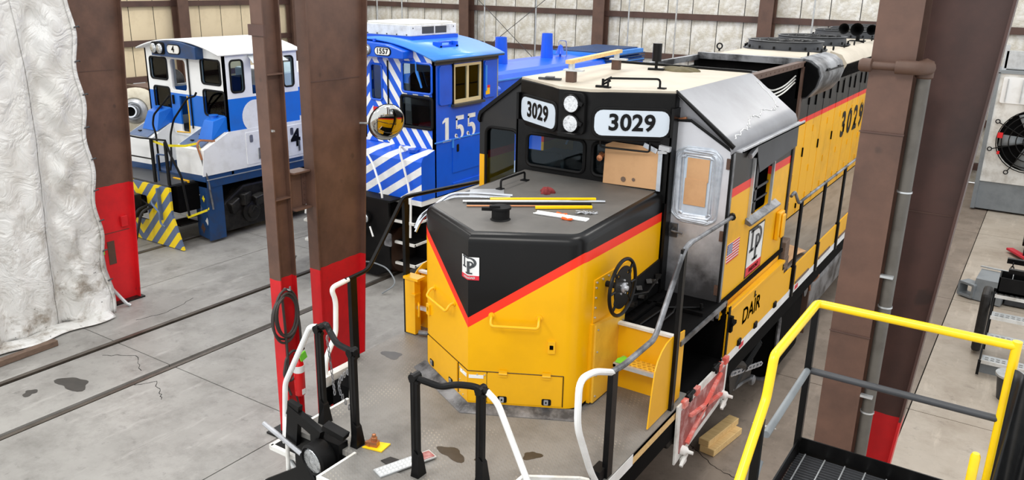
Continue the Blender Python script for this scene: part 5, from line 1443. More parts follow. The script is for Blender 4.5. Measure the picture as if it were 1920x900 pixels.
# roof
def roofz(x): return 4.21+.30*(1-(x/1.58)**2)
mb = MB()
mb.grid(lambda u, v: V((X0-1.60+3.2*u, 3.72+2.3*v, roofz(-1.60+3.2*u))), 20, 1)
build('cab_roof', mb, 'blue_roof', L2, smooth=40, solid=.03)
mb = MB(); mb.tube(fillet([(X0+1.05, 4.55, roofz(1.05)), (X0+1.05, 4.55, roofz(1.05)+.08), (X0+1.05, 4.95, roofz(1.05)+.08), (X0+1.05, 4.95, roofz(1.05))], .03), .018, 8); mb.box(X0+.98, X0+1.16, 4.45, 5.05, roofz(1.1)-.01, roofz(1.1)+.03); mb.box(X0+.98, X0+1.16, 4.47, 4.53, roofz(1.1), roofz(1.1)+.10); mb.box(X0+.98, X0+1.16, 4.97, 5.03, roofz(1.1), roofz(1.1)+.10); build('roof_lug', mb, 'blue', L2)
# air conditioner
az = 4.50
mb = MB(); mb.box(X0-.62, X0+.62, 4.30, 5.75, az-.08, az+.05); build('unit_base', mb, 'blue', L2, smooth=0)
mb = MB(); mb.box(X0-.60, X0+.60, 4.28, 5.72, az+.05, az+.26); ac = build('air_conditioner', mb, 'white_dirty', L2, smooth=0, bevel=.015)
mb = MB(); mb.box(X0-.56, X0+.56, 4.34, 5.66, az+.26, az+.30); build('lid', mb, 'white', ac, smooth=0, bevel=.02)
for a, b in ((4.62, 4.98), (5.03, 5.38)):
    mb = MB(); mb.box(X0+.60, X0+.608, a, b, az+.09, az+.22); build('vent', mb, 'darkgrey', ac, smooth=0)
mb = MB(); bolts(mb, [(X0-.5+.25*k, 4.28, az+.075) for k in range(5)]+[(X0+.60, 4.35, az+.2), (X0+.60, 5.62, az+.2)], (0.4, -1, 0), .014, .01); build('screw', mb, 'darkgrey', ac)
# number box and lamps over the door
nbp = [(-1.02, 4.20), (1.02, 4.20), (1.02, 4.34), (.6, 4.44), (0, 4.475), (-.6, 4.44), (-1.02, 4.34)]
mb = MB(); mb.plate(nbp, [], .30, (X0, 3.55, 0), XS, ZS); nb = build('number_box', mb, 'blue', L2, smooth=0, bevel=.015)
for s in (-1, 1):
    mb = MB(); mb.plate(rrect(s*.54-.20, s*.54+.20, 4.235, 4.395, .075, 6), [], .015, (X0, 3.538, 0), XS, ZS); build('number_rim', mb, 'black', nb, smooth=0)
    mb = MB(); mb.plate(rrect(s*.54-.18, s*.54+.18, 4.25, 4.38, .062, 6), [], .01, (X0, 3.530, 0), XS, ZS); build('number_panel', mb, 'white', nb, smooth=0)
    text('number', '1557', .135, 'black', nb, (X0+s*.54, 3.528, 4.314), XS, ZS, .003, bold=.004, space=1.1)
    mb = MB(); mb.lathe((X0+s*.13+.02, 3.55, 4.325), NY, [(.10, 0), (.10, .02), (.085, .04), (.08, .015)], 20); build('headlight_rim', mb, 'steel_sooty', nb)
    mb = MB(); mb.lathe((X0+s*.13+.02, 3.535, 4.325), NY, [(.08, 0), (.06, .012), (0, .02)], 20); build('headlight_lens', mb, 'lens', nb)
mb = MB(); mb.cyl((X0-.1, 3.62, 4.46), (X0-.1, 3.62, 4.56), .02, n=8); mb.cyl((X0+.2, 3.7, 4.47), (X0+.2, 3.7, 4.52), .03, n=8); build('roof_stud', mb, 'blue', L2)
# front box, sloped top
def sloped(name, x0, x1, mat):
    mb = MB(); mb.add([(x0, 3.45, 1.62), (x1, 3.45, 1.62), (x1, 3.45, 2.36), (x0, 3.45, 2.36), (x1, 3.50, 2.45), (x0, 3.50, 2.45), (x1, YC0, 2.54), (x0, YC0, 2.54), (x1, YC0, 1.62), (x0, YC0, 1.62)],
                       [(0, 1, 2, 3), (3, 2, 4, 5), (5, 4, 6, 7), (1, 8, 6, 4, 2), (0, 3, 5, 7, 9)], 0)
    return build(name, mb, mat, L2, smooth=0)
sloped('front_box', X0-1.5, X0+1.498, 'str_box')
mb = MB(); mb.plate([(3.455, 1.62), (YC0+.0, 1.62), (YC0, 2.535), (3.50, 2.445), (3.455, 2.36)], [], .012, (XR_+.006, 0, 0), YS, ZS); build('box_side', mb, 'blue', L2, smooth=0)
mb = MB(); mb.plate(rrect(4.40, 5.85, 2.0, 2.64, .02), [], .02, (XR_+.012, 0, 0), YS, ZS); hh = build('side_hatch', mb, 'blue', L2, smooth=0, bevel=.006)
for y0 in (4.52, 5.3):
    mb = MB(); mb.plate(rrect(y0, y0+.07, 2.40, 2.55, .02), [], .01, (XR_+.018, 0, 0), YS, ZS); build('hatch_latch', mb, 'black', hh, smooth=0)
mb = MB(); mb.box(XR_, XR_+.025, 4.38, 4.42, 2.50, 2.68); mb.box(XR_, XR_+.02, YC0, 5.9, 2.655, 2.675); build('seam', mb, 'blue_roof', L2, smooth=0)
mb = MB(); mb.box(XR_, XR_+.03, 4.4, 5.9, 1.68, 1.80); build('seam', mb, 'blue', L2, smooth=0)
mb = MB(); mb.lathe((X0+1.15, 3.66, 2.49), ZS, [(.09, 0), (.09, .04), (.11, .045), (.11, .06), (0, .06)], 12); build('filler_cap', mb, 'blue', L2)
# serif numerals on the cab side
def numeral(ch, y0, z0, h):
    Q = []
    def rect(a, b, c, d): Q.append([(a, c), (b, c), (b, d), (a, d)])
    if ch == '1':
        rect(.20, .43, .05, 1.0); rect(.04, .60, 0, .08); Q.append([(.20, 1.0), (.20, .85), (.02, .78), (.02, .86)])
    elif ch == '5':
        rect(.10, .64, .82, 1.0); rect(.10, .19, .46, .90)
        for i in range(16):
            a, b = math.radians(140-300*i/16), math.radians(140-300*(i+1)/16)
            t0 = .06+.16*math.cos((i-5)/14*pi); t1 = .06+.16*math.cos((i+1-5)/14*pi)
            t0 = max(.06, t0); t1 = max(.06, t1)
            f = lambda a, k: (.36+(.29-k)*math.cos(a), .31+(.31-k*.9)*math.sin(a))
            Q.append([f(a, t0), f(a, 0), f(b, 0), f(b, t1)])
        Q.append([(.10+.09*math.cos(i*pi/4), .17+.09*math.sin(i*pi/4)) for i in range(8)])
    else:
        rect(.06, .64, .86, 1.0); rect(.06, .12, .74, .9); Q.append([(.22, 0), (.42, 0), (.64, .86), (.54, .86)])
    mb = MB()
    for q in Q:
        m_ = len(q); p = [V((XR_+.006, y0+a*h, z0+b*h)) for a, b in q]; pb = [k-V((.005, 0, 0)) for k in p]
        mb.add(p+pb, [tuple(range(m_))]+[(i, m_+i, m_+(i+1) % m_, (i+1) % m_) for i in range(m_)])
    build('numeral', mb, 'white', L2, smooth=0)
for k, ch in enumerate('1557'): numeral(ch, 4.08+.385*k, 2.64, .46)
# hood
hp_ = [(-.86, 1.6), (.86, 1.6), (.86, 3.52), (.80, 3.62), (.70, 3.68), (0, 3.74), (-.70, 3.68), (-.80, 3.62), (-.86, 3.52)]
mb = MB(); mb.plate(hp_, [], 8.5, (X0, 5.9, 0), XS, ZS); build('hood', mb, 'blue', L2, smooth=0, bevel=.02)
for yy in (6.4, 8.0, 9.4, 10.6):
    mb = MB(); mb.box(X0+.60, X0+.868, yy, yy+.02, 3.0, 3.52); build('hood_seam', mb, 'navy', L2, smooth=0)
mb = MB(); mb.box(X0+.74, X0+.88, 6.0, 14.4, 3.50, 3.53); build('hood_ledge', mb, 'blue_roof', L2, smooth=0)
for yy in (8.25, 10.35):
    mb = MB(); mb.lathe((X0, yy, 3.70), ZS, [(.16, 0), (.16, .03), (.155, .2), (.135, .64), (.115, .64), (.12, .3), (0, .3)], 24); build('exhaust_stack', mb, 'blue', L2)
mb = MB(); mb.lathe((X0+.05, 10.95, 3.80), ZS, [(.13, 0), (.11, .05), (.075, .12), (.06, .2), (.0, .24)], 16); mb.cyl((X0+.05, 10.95, 3.70), (X0+.05, 10.95, 3.8), .03, n=8); bb = build('bell', mb, 'blue', L2)
mb = MB(); mb.tube(fillet([(X0+.02, 10.9, 4.02), (X0+.02, 10.9, 4.14), (X0+.05, 11.25, 4.12), (X0+.05, 11.3, 3.70)], .08), .016, 8); build('bell_yoke', mb, 'steel', bb)
mb = MB(); mb.box(X0-.80, X0+.82, 11.7, 14.45, 3.70, 3.80); rd = build('radiator_top', mb, 'blue_roof', L2, smooth=0)
for k in range(26):
    mb = MB(); yy = 11.8+.1*k; mb.box(X0-.68, X0+.68, yy, yy+.045, 3.80, 3.83); build('grille_slat', mb, 'navy', rd, smooth=0)
for k in range(4):
    mb = MB(); mb.box(X0+.82, X0+.88, 12.0, 14.45, 3.46+.07*k, 3.49+.07*k); build('shutter_slat', mb, 'navy', rd, smooth=0)
mb = MB(); mb.box(X0+.5, X0+.66, 6.3, 6.36, 3.68, 3.78); mb.tube(fillet([(X0+.5, 6.6, 3.68), (X0+.5, 6.6, 3.77), (X0+.5, 6.9, 3.77), (X0+.5, 6.9, 3.68)], .03), .014, 6); build('roof_lug', mb, 'white', L2)
mb = MB(); mb.cyl((XR_-.45, 5.95, 3.35), (XR_-.45, 6.6, 3.35), .09, n=12); build('pipe', mb, 'blue', L2)
mb = MB(); mb.tube(fillet([(XR_-.4, 6.0, 3.7), (XR_-.4, 6.0, 3.95), (XR_-.5, 6.6, 3.9)], .1), .02, 6); build('pipe', mb, 'blue', L2)
# frame, running board, pilot, steps, truck
mb = MB(); mb.box(X0-1.5, XR_, 3.44, 14.6, 1.52, 1.62); build('running_board', mb, 'white', L2, smooth=0)
mb = MB(); mb.box(X0-1.4, XR_-.06, 3.80, 14.6, 1.0, 1.52); mb.box(X0-.9, X0+.9, 3.2, 3.8, 1.0, 1.52); build('underframe', mb, 'void', L2, smooth=0)
mb = MB(); mb.plate([(-.95, .22), (-.6, .05), (.6, .05), (.95, .22), (.95, 1.6), (-.95, 1.6)], [], .06, (X0, 3.13, 0), XS, ZS); build('pilot', mb, 'black', L2, smooth=0, bevel=.01)
mb = MB(); mb.box(X0-1.0, X0+1.0, 3.12, 3.46, 1.58, 1.62); build('end_platform', mb, 'black_m', L2, smooth=0)
for s in (-1, 1):
    for z in (.36, .78, 1.2):
        mb = MB(); mb.box(*sorted((X0+s*1.0, X0+s*1.48)), 3.25, 3.70, z, z+.03); st = build('side_step', mb, 'black_m', L2, smooth=0)
        mb = MB(); mb.box(*sorted((X0+s*1.0, X0+s*1.48)), 3.23, 3.28, z-.01, z+.035); build('step_edge', mb, 'white_dirty', st, smooth=0)
        mb = MB(); mb.box(X0+s*1.48-.02, X0+s*1.48+.02, 3.285, 3.70, z, z+.036); build('step_edge', mb, 'white_dirty', st, smooth=0)
    mb = MB(); mb.box(*sorted((X0+s*.95, X0+s*1.48)), 3.72, 3.76, .15, 1.55); build('step_back', mb, 'black', L2, smooth=0)
    # white hand rails over the front box
    mb = MB(); mb.tube(fillet([(X0+s*.10, 3.45, 2.45), (X0+s*.14, 3.36, 2.52), (X0+s*.42, 3.32, 2.22), (X0+s*.72, 3.22, 1.72), (X0+s*.80, 3.16, .82)], .12), .022, 8); build('hand_rail', mb, 'white', L2)
    mb = MB(); mb.tube(fillet([(X0+s*1.0, 3.6, 2.50), (X0+s*.96, 3.5, 2.62), (X0+s*1.04, 3.38, 2.55), (X0+s*1.26, 3.36, 1.9), (X0+s*1.36, 3.30, 1.6), (X0+s*1.40, 3.22, .95)], .10), .022, 8); build('hand_rail', mb, 'white', L2)
    mb = MB(); mb.lathe((X0+s*.40, 3.10, 1.20), NY, [(.11, -.05), (.12, .04), (.105, .06), (.09, .03)], 18); l = build('ditch_light', mb, 'black_m', L2)
    mb = MB(); mb.lathe((X0+s*.40, 3.06, 1.20), NY, [(.095, 0), (.07, .015), (0, .02)], 18); build('lens', mb, 'lens', l)
    mb = MB(); mb.tube([(X0+s*.55, 3.04, 1.06), (X0+s*.68, 2.98, .90)], .018, 6); mb.tube([(X0+s*.1, 3.03, .96), (X0+s*.42, 3.03, .90)], .015, 6); build('cut_lever', mb, 'white', L2)
    mb = MB(); mb.plate(rrect(.84, 1.02, .72, .98, .03) if s > 0 else rrect(-1.02, -.84, .72, .98, .03), [], .02, (X0, 3.11, 0), XS, ZS); build('cover_plate', mb, 'steel_sooty', L2, smooth=0)
mb = MB(); mb.tube(fillet([(X0+.2, 3.05, .28), (X0+.7, 2.9, .42), (X0+1.2, 2.8, .42), (X0+1.5, 2.7, .2), (X0+1.3, 2.5, .03)], .3, 6), .014, 6); build('cable', mb, 'midgrey', L2)
mb = MB(); mb.obox((X0-.1, 2.8, .82), (.24, .7, .24)); mb.lathe((X0-.1, 2.45, .68), ZS, [(0, 0), (.18, 0), (.18, .3), (0, .3)], 14); build('coupler', mb, 'grease', L2, bevel=.01)
for k in range(4):
    mb = MB(); mb.tube(fillet([(X0-.6+.15*k, 3.05, .95), (X0-.6+.15*k, 2.85, .9), (X0-.6+.15*k, 2.8, .45)], .1), .024, 6); build('air_hose', mb, 'rubber', L2)
for cy in (5.0, 12.4):
    for s in (-1, 1):
        mb = MB(); mb.plate([(cy-1.5, .35), (cy+1.5, .35), (cy+1.5, .75), (cy+.8, .95), (cy-.8, .95), (cy-1.5, .75)] if s > 0 else [(-a, b) for a, b in [(cy-1.5, .35), (cy+1.5, .35), (cy+1.5, .75), (cy+.8, .95), (cy-.8, .95), (cy-1.5, .75)]], [], .14, (X0+s*1.12, 0, 0), YS if s > 0 else NY, ZS); build('truck_frame', mb, 'grease', L2, smooth=0)
        for yy in (-1.2, 1.2):
            mb = MB(); mb.lathe((X0+s*.68, cy+yy, .5), (s, 0, 0), [(0, 0), (.53, 0), (.5, .13), (.15, .13), (.1, .2), (0, .2)], 24); build('wheel', mb, 'rust', L2)

# ================================================================== white and blue switcher
X4 = -11.97; H4 = 1.37
L3 = thing('switcher_locomotive', 'white and blue switcher with striped yellow plow, cab number 4, behind the left column', 'locomotive', (X4, 0, 0))
W4, B4, NV = (238, 240, 240), (30, 112, 212), (34, 70, 116)
M['cab4'] = _bands('white_blue_bands', (1.5, 2.36, 3.05), (NV, W4, B4, W4), dirt=.22)
M['plow4'] = _diag('plow_stripes', 0, -1, .40, .5, (92, 108, 138), (244, 212, 28), 1.0, .05)
YF4, YB4 = 3.3, 5.3
roof4 = lambda x: 3.99+.24*(1-(x/1.42)**2)
pf = [(-H4, 1.4), (H4, 1.4), (H4, 3.98)]+[(H4-2*H4*k/10, roof4(H4-2*H4*k/10)-.02) for k in range(1, 10)]+[(-H4, 3.98)]
wu = rrect(.62, 1.26, 3.34, 3.86, .07); wl_ = rrect(.63, 1.34, 2.66, 3.21, .07)
wu2 = rrect(-1.20, -.58, 3.32, 3.80, .07); wl2_ = rrect(-1.14, -.56, 2.66, 3.15, .07)
dr = rrect(-.44, .10, 2.16, 3.04, .05); dwin = rrect(-.44, .13, 3.10, 3.82, .09)
mb = MB(); mb.plate(pf, [wu, wl_, wu2, wl2_, dr, dwin], .05, (X4, YF4, 0), XS, ZS); build('cab_front_wall', mb, 'cab4', L3, smooth=0)
for l in (wu, wl_, wu2, wl2_): window(L3, l, (X4, YF4-.004, 0), XS, ZS, gmat='black_m', gr=.022, name='front_window')
mb = MB(); outline_tube(mb, dwin, (X4, YF4-.006, 0), XS, ZS, .028); build('door_window', mb, 'white', L3)
mb = MB(); mb.plate(rrect(-.50, .16, 2.12, 3.86, .08), [rrect(-.42, .11, 3.12, 3.80, .09), rrect(-.20, .09, 2.2, 3.0, .03)], .04, (X4, YF4-.03, 0), XS, ZS); dd = build('cab_door', mb, 'cab4', L3, smooth=0)
mb = MB(); mb.tube([(X4+.09, YF4-.03, 3.02), (X4+.10, YF4-.03, 2.5), (X4+.07, YF4-.03, 2.2), (X4-.4, YF4-.03, 2.17)], .018, 6); build('door_edge', mb, 'amber', dd)
mb = MB(); mb.box(X4-.42, X4-.38, YF4-.07, YF4-.03, 2.8, 3.0); mb.tube([(X4+.18, YF4-.02, 2.3), (X4+.20, YF4-.02, 3.9)], .014, 6); build('door_handle', mb, 'black_m', dd)
s1 = rrect(3.46, 3.80, 3.18, 3.86, .08); s2 = rrect(4.92, 5.22, 3.18, 3.86, .08); s3 = rrect(4.02, 4.72, 3.1, 3.9, .03)
for sg in (1, -1):
    q = (lambda l: l) if sg > 0 else (lambda l: [(-a, b) for a, b in l])
    O = (X4+sg*H4, 0, 0); U = YS if sg > 0 else NY
    mb = MB(); mb.plate(q([(YF4, 1.4), (YB4, 1.4), (YB4, 3.98), (YF4, 3.98)]), [q(s1), q(s2), q(s3)], .05, O, U, ZS); build('cab_side_wall', mb, 'cab4', L3, smooth=0)
    for l in (s1, s2): window(L3, q(l), V(O)+V((sg*.004, 0, 0)), U, ZS, gmat='black_m', gr=.022, name='side_window')
    mb = MB(); mb.add([(O[0], 3.95, 3.95), (O[0], 4.8, 3.95), (O[0]+sg*.28, 4.85, 3.80), (O[0]+sg*.28, 3.85, 3.80)], [(0, 1, 2, 3)]); build('sun_visor', mb, 'alu', L3, solid=.01, smooth=0)
mb = MB(); mb.plate(pf, [rrect(-1.2, -.5, 3.1, 3.8, .05), rrect(.5, 1.2, 3.1, 3.8, .05), rrect(-.4, .4, 3.0, 3.8, .05)], .04, (X4, YB4, 0), XS, ZS); build('cab_rear_wall', mb, 'cab4', L3, smooth=0)
mb = MB(); mb.box(X4-1.3, X4+1.3, 3.4, 5.3, 2.1, 2.15); build('cab_floor', mb, 'darkgrey', L3, smooth=0)
mb = MB(); mb.box(X4+.3, X4+.7, 4.2, 4.6, 2.5, 3.4); mb.box(X4-.9, X4-.3, 4.3, 5.0, 2.15, 3.0); build('cab_seat', mb, 'black_m', L3, bevel=.03)
mb = MB(); mb.grid(lambda u, v: V((X4-1.44+2.88*u, 3.14+2.3*v, roof4(-1.44+2.88*u))), 18, 1); build('cab_roof', mb, 'white', L3, solid=.03, smooth=40)
nb4 = [(-.80, 3.86), (.74, 3.86), (.74, 4.12), (.3, 4.19), (0, 4.21), (-.4, 4.185), (-.80, 4.13)]
mb = MB(); mb.plate(nb4, [], .24, (X4, 3.10, 0), XS, ZS); n4 = build('number_box', mb, 'navy', L3, smooth=0, bevel=.012)
mb = MB(); mb.plate(rrect(-.76, -.30, 3.90, 4.165, .06), [], .03, (X4, 3.085, 0), XS, ZS); build('headlight_box', mb, 'black_m', n4, smooth=0)
for dx in (-.64, -.42):
    mb = MB(); mb.lathe((X4+dx, 3.06, 4.03), NY, [(.105, 0), (.105, .02), (.09, .03), (0, .035)], 18); build('headlight_lens', mb, 'lens', n4)
mb = MB(); mb.plate(rrect(-.21, .25, 3.93, 4.14, .09, 6), [], .02, (X4, 3.088, 0), XS, ZS); build('number_rim', mb, 'black', n4, smooth=0)
mb = MB(); mb.plate(rrect(-.185, .225, 3.95, 4.12, .075, 6), [], .012, (X4, 3.078, 0), XS, ZS); build('number_panel', mb, 'white_dirty', n4, smooth=0)
text('number', '4', .19, 'black', n4, (X4+.02, 3.074, 4.035), XS, ZS, .003, bold=.005)
# lower nose boxes on both sides of the gangway
for sg in (1, -1):
    xa, xb = sorted((X4+sg*.52, X4+sg*1.36))
    mb = MB(); mb.add([(xa, 2.55, 1.36), (xb, 2.62, 1.36), (xb, 3.3, 1.36), (xa, 3.3, 1.36), (xa, 2.55, 2.05), (xb, 2.62, 2.05), (xb, 3.3, 2.40), (xa, 3.3, 2.40)], [(0, 1, 5, 4), (4, 5, 6, 7), (1, 2, 6, 5), (3, 0, 4, 7)])
    bx_ = build('nose_box', mb, M['cab4'], L3, smooth=0)
    mb = MB(); mb.add([(xa+.05, 2.62, 2.10), (xb-.1, 2.66, 2.10), (xb-.14, 3.2, 2.36), (xa+.05, 3.2, 2.36)], [(0, 1, 2, 3)]); build('box_lid', mb, 'slate', bx_, solid=.012, smooth=0)
    for y0 in (2.75, 2.98):
        mb = MB(); mb.box(xa+.25, xa+.33, y0, y0+.05, 2.18+.4*(y0-2.75), 2.2+.4*(y0-2.75)); build('lid_latch', mb, 'black', bx_, smooth=0)
    xa, xb = sorted((X4+sg*.90, X4+sg*1.34)) if sg > 0 else (X4-1.10, X4-.55)
    mb = MB(); mb.add([(xa, 2.86, 2.22), (xb, 2.86, 2.22), (xb, 3.3, 2.40), (xa, 3.3, 2.40), (xa+.10, 2.98, 2.62), (xb-.04, 2.98, 2.62), (xb, 3.3, 2.70), (xa, 3.3, 2.70)], [(0, 1, 5, 4), (4, 5, 6, 7), (1, 2, 6, 5), (3, 0, 4, 7)])
    c = build('sand_box', mb, 'blue4', L3, smooth=0, bevel=.01)
    mb = MB(); mb.lathe(((xa+xb)/2, 3.14, 2.64), ZS, [(.07, 0), (.07, .06), (.10, .065), (.10, .085), (0, .09)], 12); build('filler_cap', mb, 'blue4', c)
mb = MB(); mb.plate([(YF4-.75, 1.5), (3.3, 1.5), (5.6, 1.5), (5.6, 2.36), (3.3, 2.36), (2.62, 2.05)], [], .02, (X4+H4+.012, 0, 0), YS, ZS); sb = build('side_box', mb, 'white', L3, smooth=0)
for y0 in (3.72, 4.9):
    mb = MB(); mb.plate(rrect(y0, y0+.95, 1.56, 2.28, .03), [], .015, (X4+H4+.022, 0, 0), YS, ZS); dr_ = build('side_door', mb, 'white', sb, smooth=0, bevel=.006)
    mb = MB(); mb.plate(rrect(y0+.10, y0+.19, 2.05, 2.22, .03), [], .012, (X4+H4+.030, 0, 0), YS, ZS); mb.box(X4+H4+.02, X4+H4+.05, y0+.32, y0+.36, 1.65, 1.9); build('latch', mb, 'steel_sooty', sb, smooth=0)
text('number', '4', .55, 'black', L3, (X4+H4+.03, 5.15, 1.95), YS, ZS, .004, bold=.02)
mb = MB(); mb.plate(circ(4.05, 2.62, .36, 32), [], .004, (X4+H4+.008, 0, 0), YS, ZS); build('round_emblem', mb, 'white', L3, smooth=0)
# frame, sill, deck, plow
mb = MB(); mb.box(X4-H4-.02, X4+H4+.03, 2.62, 14, 1.24, 1.42); build('side_sill', mb, 'navy', L3, smooth=0)
mb = MB(); mb.box(X4+H4+.03, X4+H4+.04, 2.62, 14, 1.40, 1.42); build('sill_line', mb, 'alu', L3, smooth=0)
mb = MB(); mb.box(X4-1.1, X4+1.0, 1.95, 3.3, 1.33, 1.37); build('platform', mb, 'darkgrey', L3, smooth=0)
mb = MB(); mb.box(X4+.5, X4+1.02, 2.42, 2.46, 1.34, 1.39); build('platform_edge', mb, 'amber', L3, smooth=0)
mb = MB(); mb.box(X4-1.1, X4+1.1, 2.1, 14, .75, 1.33); build('underframe', mb, 'void', L3, smooth=0)
mb = MB(); mb.box(X4-.86, X4+.86, 5.34, 13.5, 1.4, 3.45); build('hood', mb, 'cab4', L3, smooth=0, bevel=.05)
mb = MB(); mb.plate([(-1.36, .02), (1.38, .02), (1.10, .75), (1.10, 1.33), (-1.10, 1.33), (-1.10, .75)], [rrect(-.28, .28, .5, 1.05, .04)], .05, (X4, 1.90, 0), XS, ZS); pw = build('plow', mb, 'plow4', L3, smooth=0)
mb = MB(); mb.box(X4+.75, X4+.79, 1.82, 1.9, .6, 1.3); mb.tube(fillet([(X4+.5, 1.86, .98), (X4+.62, 1.78, .95), (X4+.85, 1.78, .80), (X4+.86, 1.78, .55), (X4+.98, 1.8, .5)], .05), .022, 8); build('bracket', mb, 'slate', pw)
mb = MB(); mb.obox((X4, 1.6, .78), (.30, .75, .30)); mb.box(X4-.26, X4+.28, 1.35, 1.78, .62, 1.12); mb.lathe((X4, 1.2, .62), ZS, [(0, 0), (.2, 0), (.2, .32), (0, .32)], 14); build('coupler', mb, 'grease', L3, bevel=.02)
for k, dx in enumerate((-.55, -.4, .32, .5)):
    mb = MB(); mb.tube(fillet([(X4+dx, 1.86, .85), (X4+dx, 1.6, .80), (X4+dx-.05, 1.5, .4), (X4+dx-.12, 1.45, .12)], .15), .03, 8); build('air_hose', mb, 'rubber', L3)
mb = MB(); mb.tube(fillet([(X4-.75, 1.8, 1.06), (X4-.2, 1.78, 1.02), (X4+.25, 1.78, .98), (X4+.6, 1.8, .86)], .1), .02, 6); build('cut_lever', mb, 'black_m', L3)
# right step shield and steps
mb = MB(); mb.plate([(.95, .12), (1.38, .06), (1.38, 1.40), (.92, 1.40)], [], .04, (X4, 2.62, 0), XS, ZS); build('step_shield', mb, 'navy', L3, smooth=0)
mb = MB(); mb.plate([(2.58, .06), (3.0, .06), (3.0, 1.24), (2.58, 1.24)], [], .03, (X4+H4+.02, 0, 0), YS, ZS); build('step_shield', mb, 'navy', L3, smooth=0)
for (a, b, r, mt) in ((1.05, 1.05, .06, 'white_dirty'), (1.22, .98, .05, 'caution'), (1.12, .30, .08, 'rust'), (1.28, .48, .06, 'white_dirty'), (1.1, .75, .05, 'slate')):
    mb = MB(); mb.plate([(a+r*k*math.cos(q), b+r*k*1.4*math.sin(q)) for q, k in ((0, 1), (.7, .6), (1.5, 1.1), (2.3, .7), (3.1, 1), (4.0, .6), (4.8, 1.1), (5.6, .7))], [], .004, (X4, 2.615, 0), XS, ZS); build('paint_scrape', mb, mt, L3, smooth=0)
for z in (.42, .88):
    mb = MB(); mb.box(X4+.55, X4+1.0, 2.15, 2.6, z, z+.03); build('side_step', mb, 'grease', L3, smooth=0)
mb = MB(); mb.plate([(3.05, .15), (5.9, .15), (5.9, .9), (5.2, 1.12), (3.6, 1.12), (3.05, .8)], [], .25, (X4+1.32, 0, 0), YS, ZS); tk = build('truck_frame', mb, 'grease', L3, smooth=0, bevel=.05)
for yy in (3.75, 5.4):
    mb = MB(); mb.lathe((X4+1.32, yy, .48), XS, [(.0, 0), (.24, 0), (.24, .05), (.16, .08), (.15, .14), (.05, .16), (0, .16)], 18); mb.tube([(X4+1.4, yy+.2, .5), (X4+1.5, yy, .62), (X4+1.44, yy-.1, .45)], .02, 6); build('journal_box', mb, 'grease', tk)
    mb = MB(); mb.lathe((X4+.7, yy, .5), XS, [(0, 0), (.5, 0), (.5, .12), (0, .12)], 24); build('wheel', mb, 'rust', L3)
mb = MB()
rnd = random.Random(3)
for k in range(7): mb.obox((X4+1.33, 3.3+.33*k, .75+rnd.uniform(-.1, .15)), (.18, .3, .28), (rnd.uniform(0, .6), rnd.uniform(0, .4), rnd.uniform(0, .5)))
build('brake_rigging', mb, 'grease', L3, bevel=.03)
# black hand rails
def r3(name, pts, r=.022, mat='black_m', rad=.08, par=None):
    mb = MB(); mb.tube(fillet(pts, rad), r, 8); return build(name, mb, mat, par or L3)
r3('hand_rail', [(-11.53, 2.6, 3.14), (-12.18, 2.6, 2.65), (-12.26, 2.6, 2.42), (-12.18, 2.6, 2.24), (-12.18, 2.6, 1.4)])
r3('hand_rail', [(-11.18, 3.0, 3.18), (-11.24, 3.0, 3.10), (-11.49, 3.0, 3.04), (-12.0, 2.95, 2.52), (-12.1, 2.9, 2.17), (-12.0, 2.8, 1.7), (-11.95, 2.7, 1.4)])
r3('front_rail', [(-13.2, 2.0, 2.20), (-12.41, 2.0, 2.27), (-11.85, 2.0, 2.27), (-10.96, 2.0, 2.32)], .02)
r3('front_rail', [(-13.1, 2.0, 1.82), (-11.46, 2.0, 1.86)], .016)
for x in (-13.0, -12.45, -11.46, -10.98):
    mb = MB(); mb.box(x-.035, x+.035, 1.98, 2.02, 1.36, 2.28); build('stanchion', mb, 'black_m', L3, smooth=0)
r3('gate', [(-11.36, 2.02, 1.4), (-11.36, 2.02, 1.98), (-10.98, 2.02, 2.0), (-10.98, 2.02, 1.4)], .018, 'navy')
r3('hand_rail', [(-10.98, 2.0, 2.32), (-10.82, 2.0, 2.0), (-10.62, 2.05, 1.6), (-10.55, 2.1, .75)], .024)
r3('hand_rail', [(-10.62, 2.94, 2.21), (-10.72, 2.63, 2.26), (-10.73, 2.57, 2.16), (-10.65, 2.60, 1.85)], .024, 'copper')
r3('hand_rail', [(-10.65, 2.60, 1.85), (-10.58, 2.66, 1.38), (-10.55, 2.70, .76)], .022, 'steel_sooty')
mb = MB()
def band(pts, w=.05):
    mb = MB(); pts = [V(p) for p in pts]
    for a, b in zip(pts, pts[1:]):
        mb.add([a-V((0, 0, w/2)), b-V((0, 0, w/2)), b+V((0, 0, w/2)), a+V((0, 0, w/2))], [(0, 1, 2, 3)])
    return mb
o = build('caution_tape', band([(-11.5, 2.0, 2.26), (-11.2, 2.15, 2.16), (-10.9, 2.4, 2.15), (-10.72, 2.60, 2.20), (-10.68, 2.62, 2.05)]), 'caution', smooth=0, solid=.004)
tag(o, 'yellow caution tape strung across the upper railing of the white switcher', 'tape')
o = build('caution_tape', band([(-10.57, 2.05, .78), (-10.75, 2.2, .66), (-10.6, 2.58, .76), (-10.56, 2.6, .80)]), 'caution', smooth=0, solid=.004)
tag(o, 'yellow caution tape across the lower steps of the white switcher', 'tape')

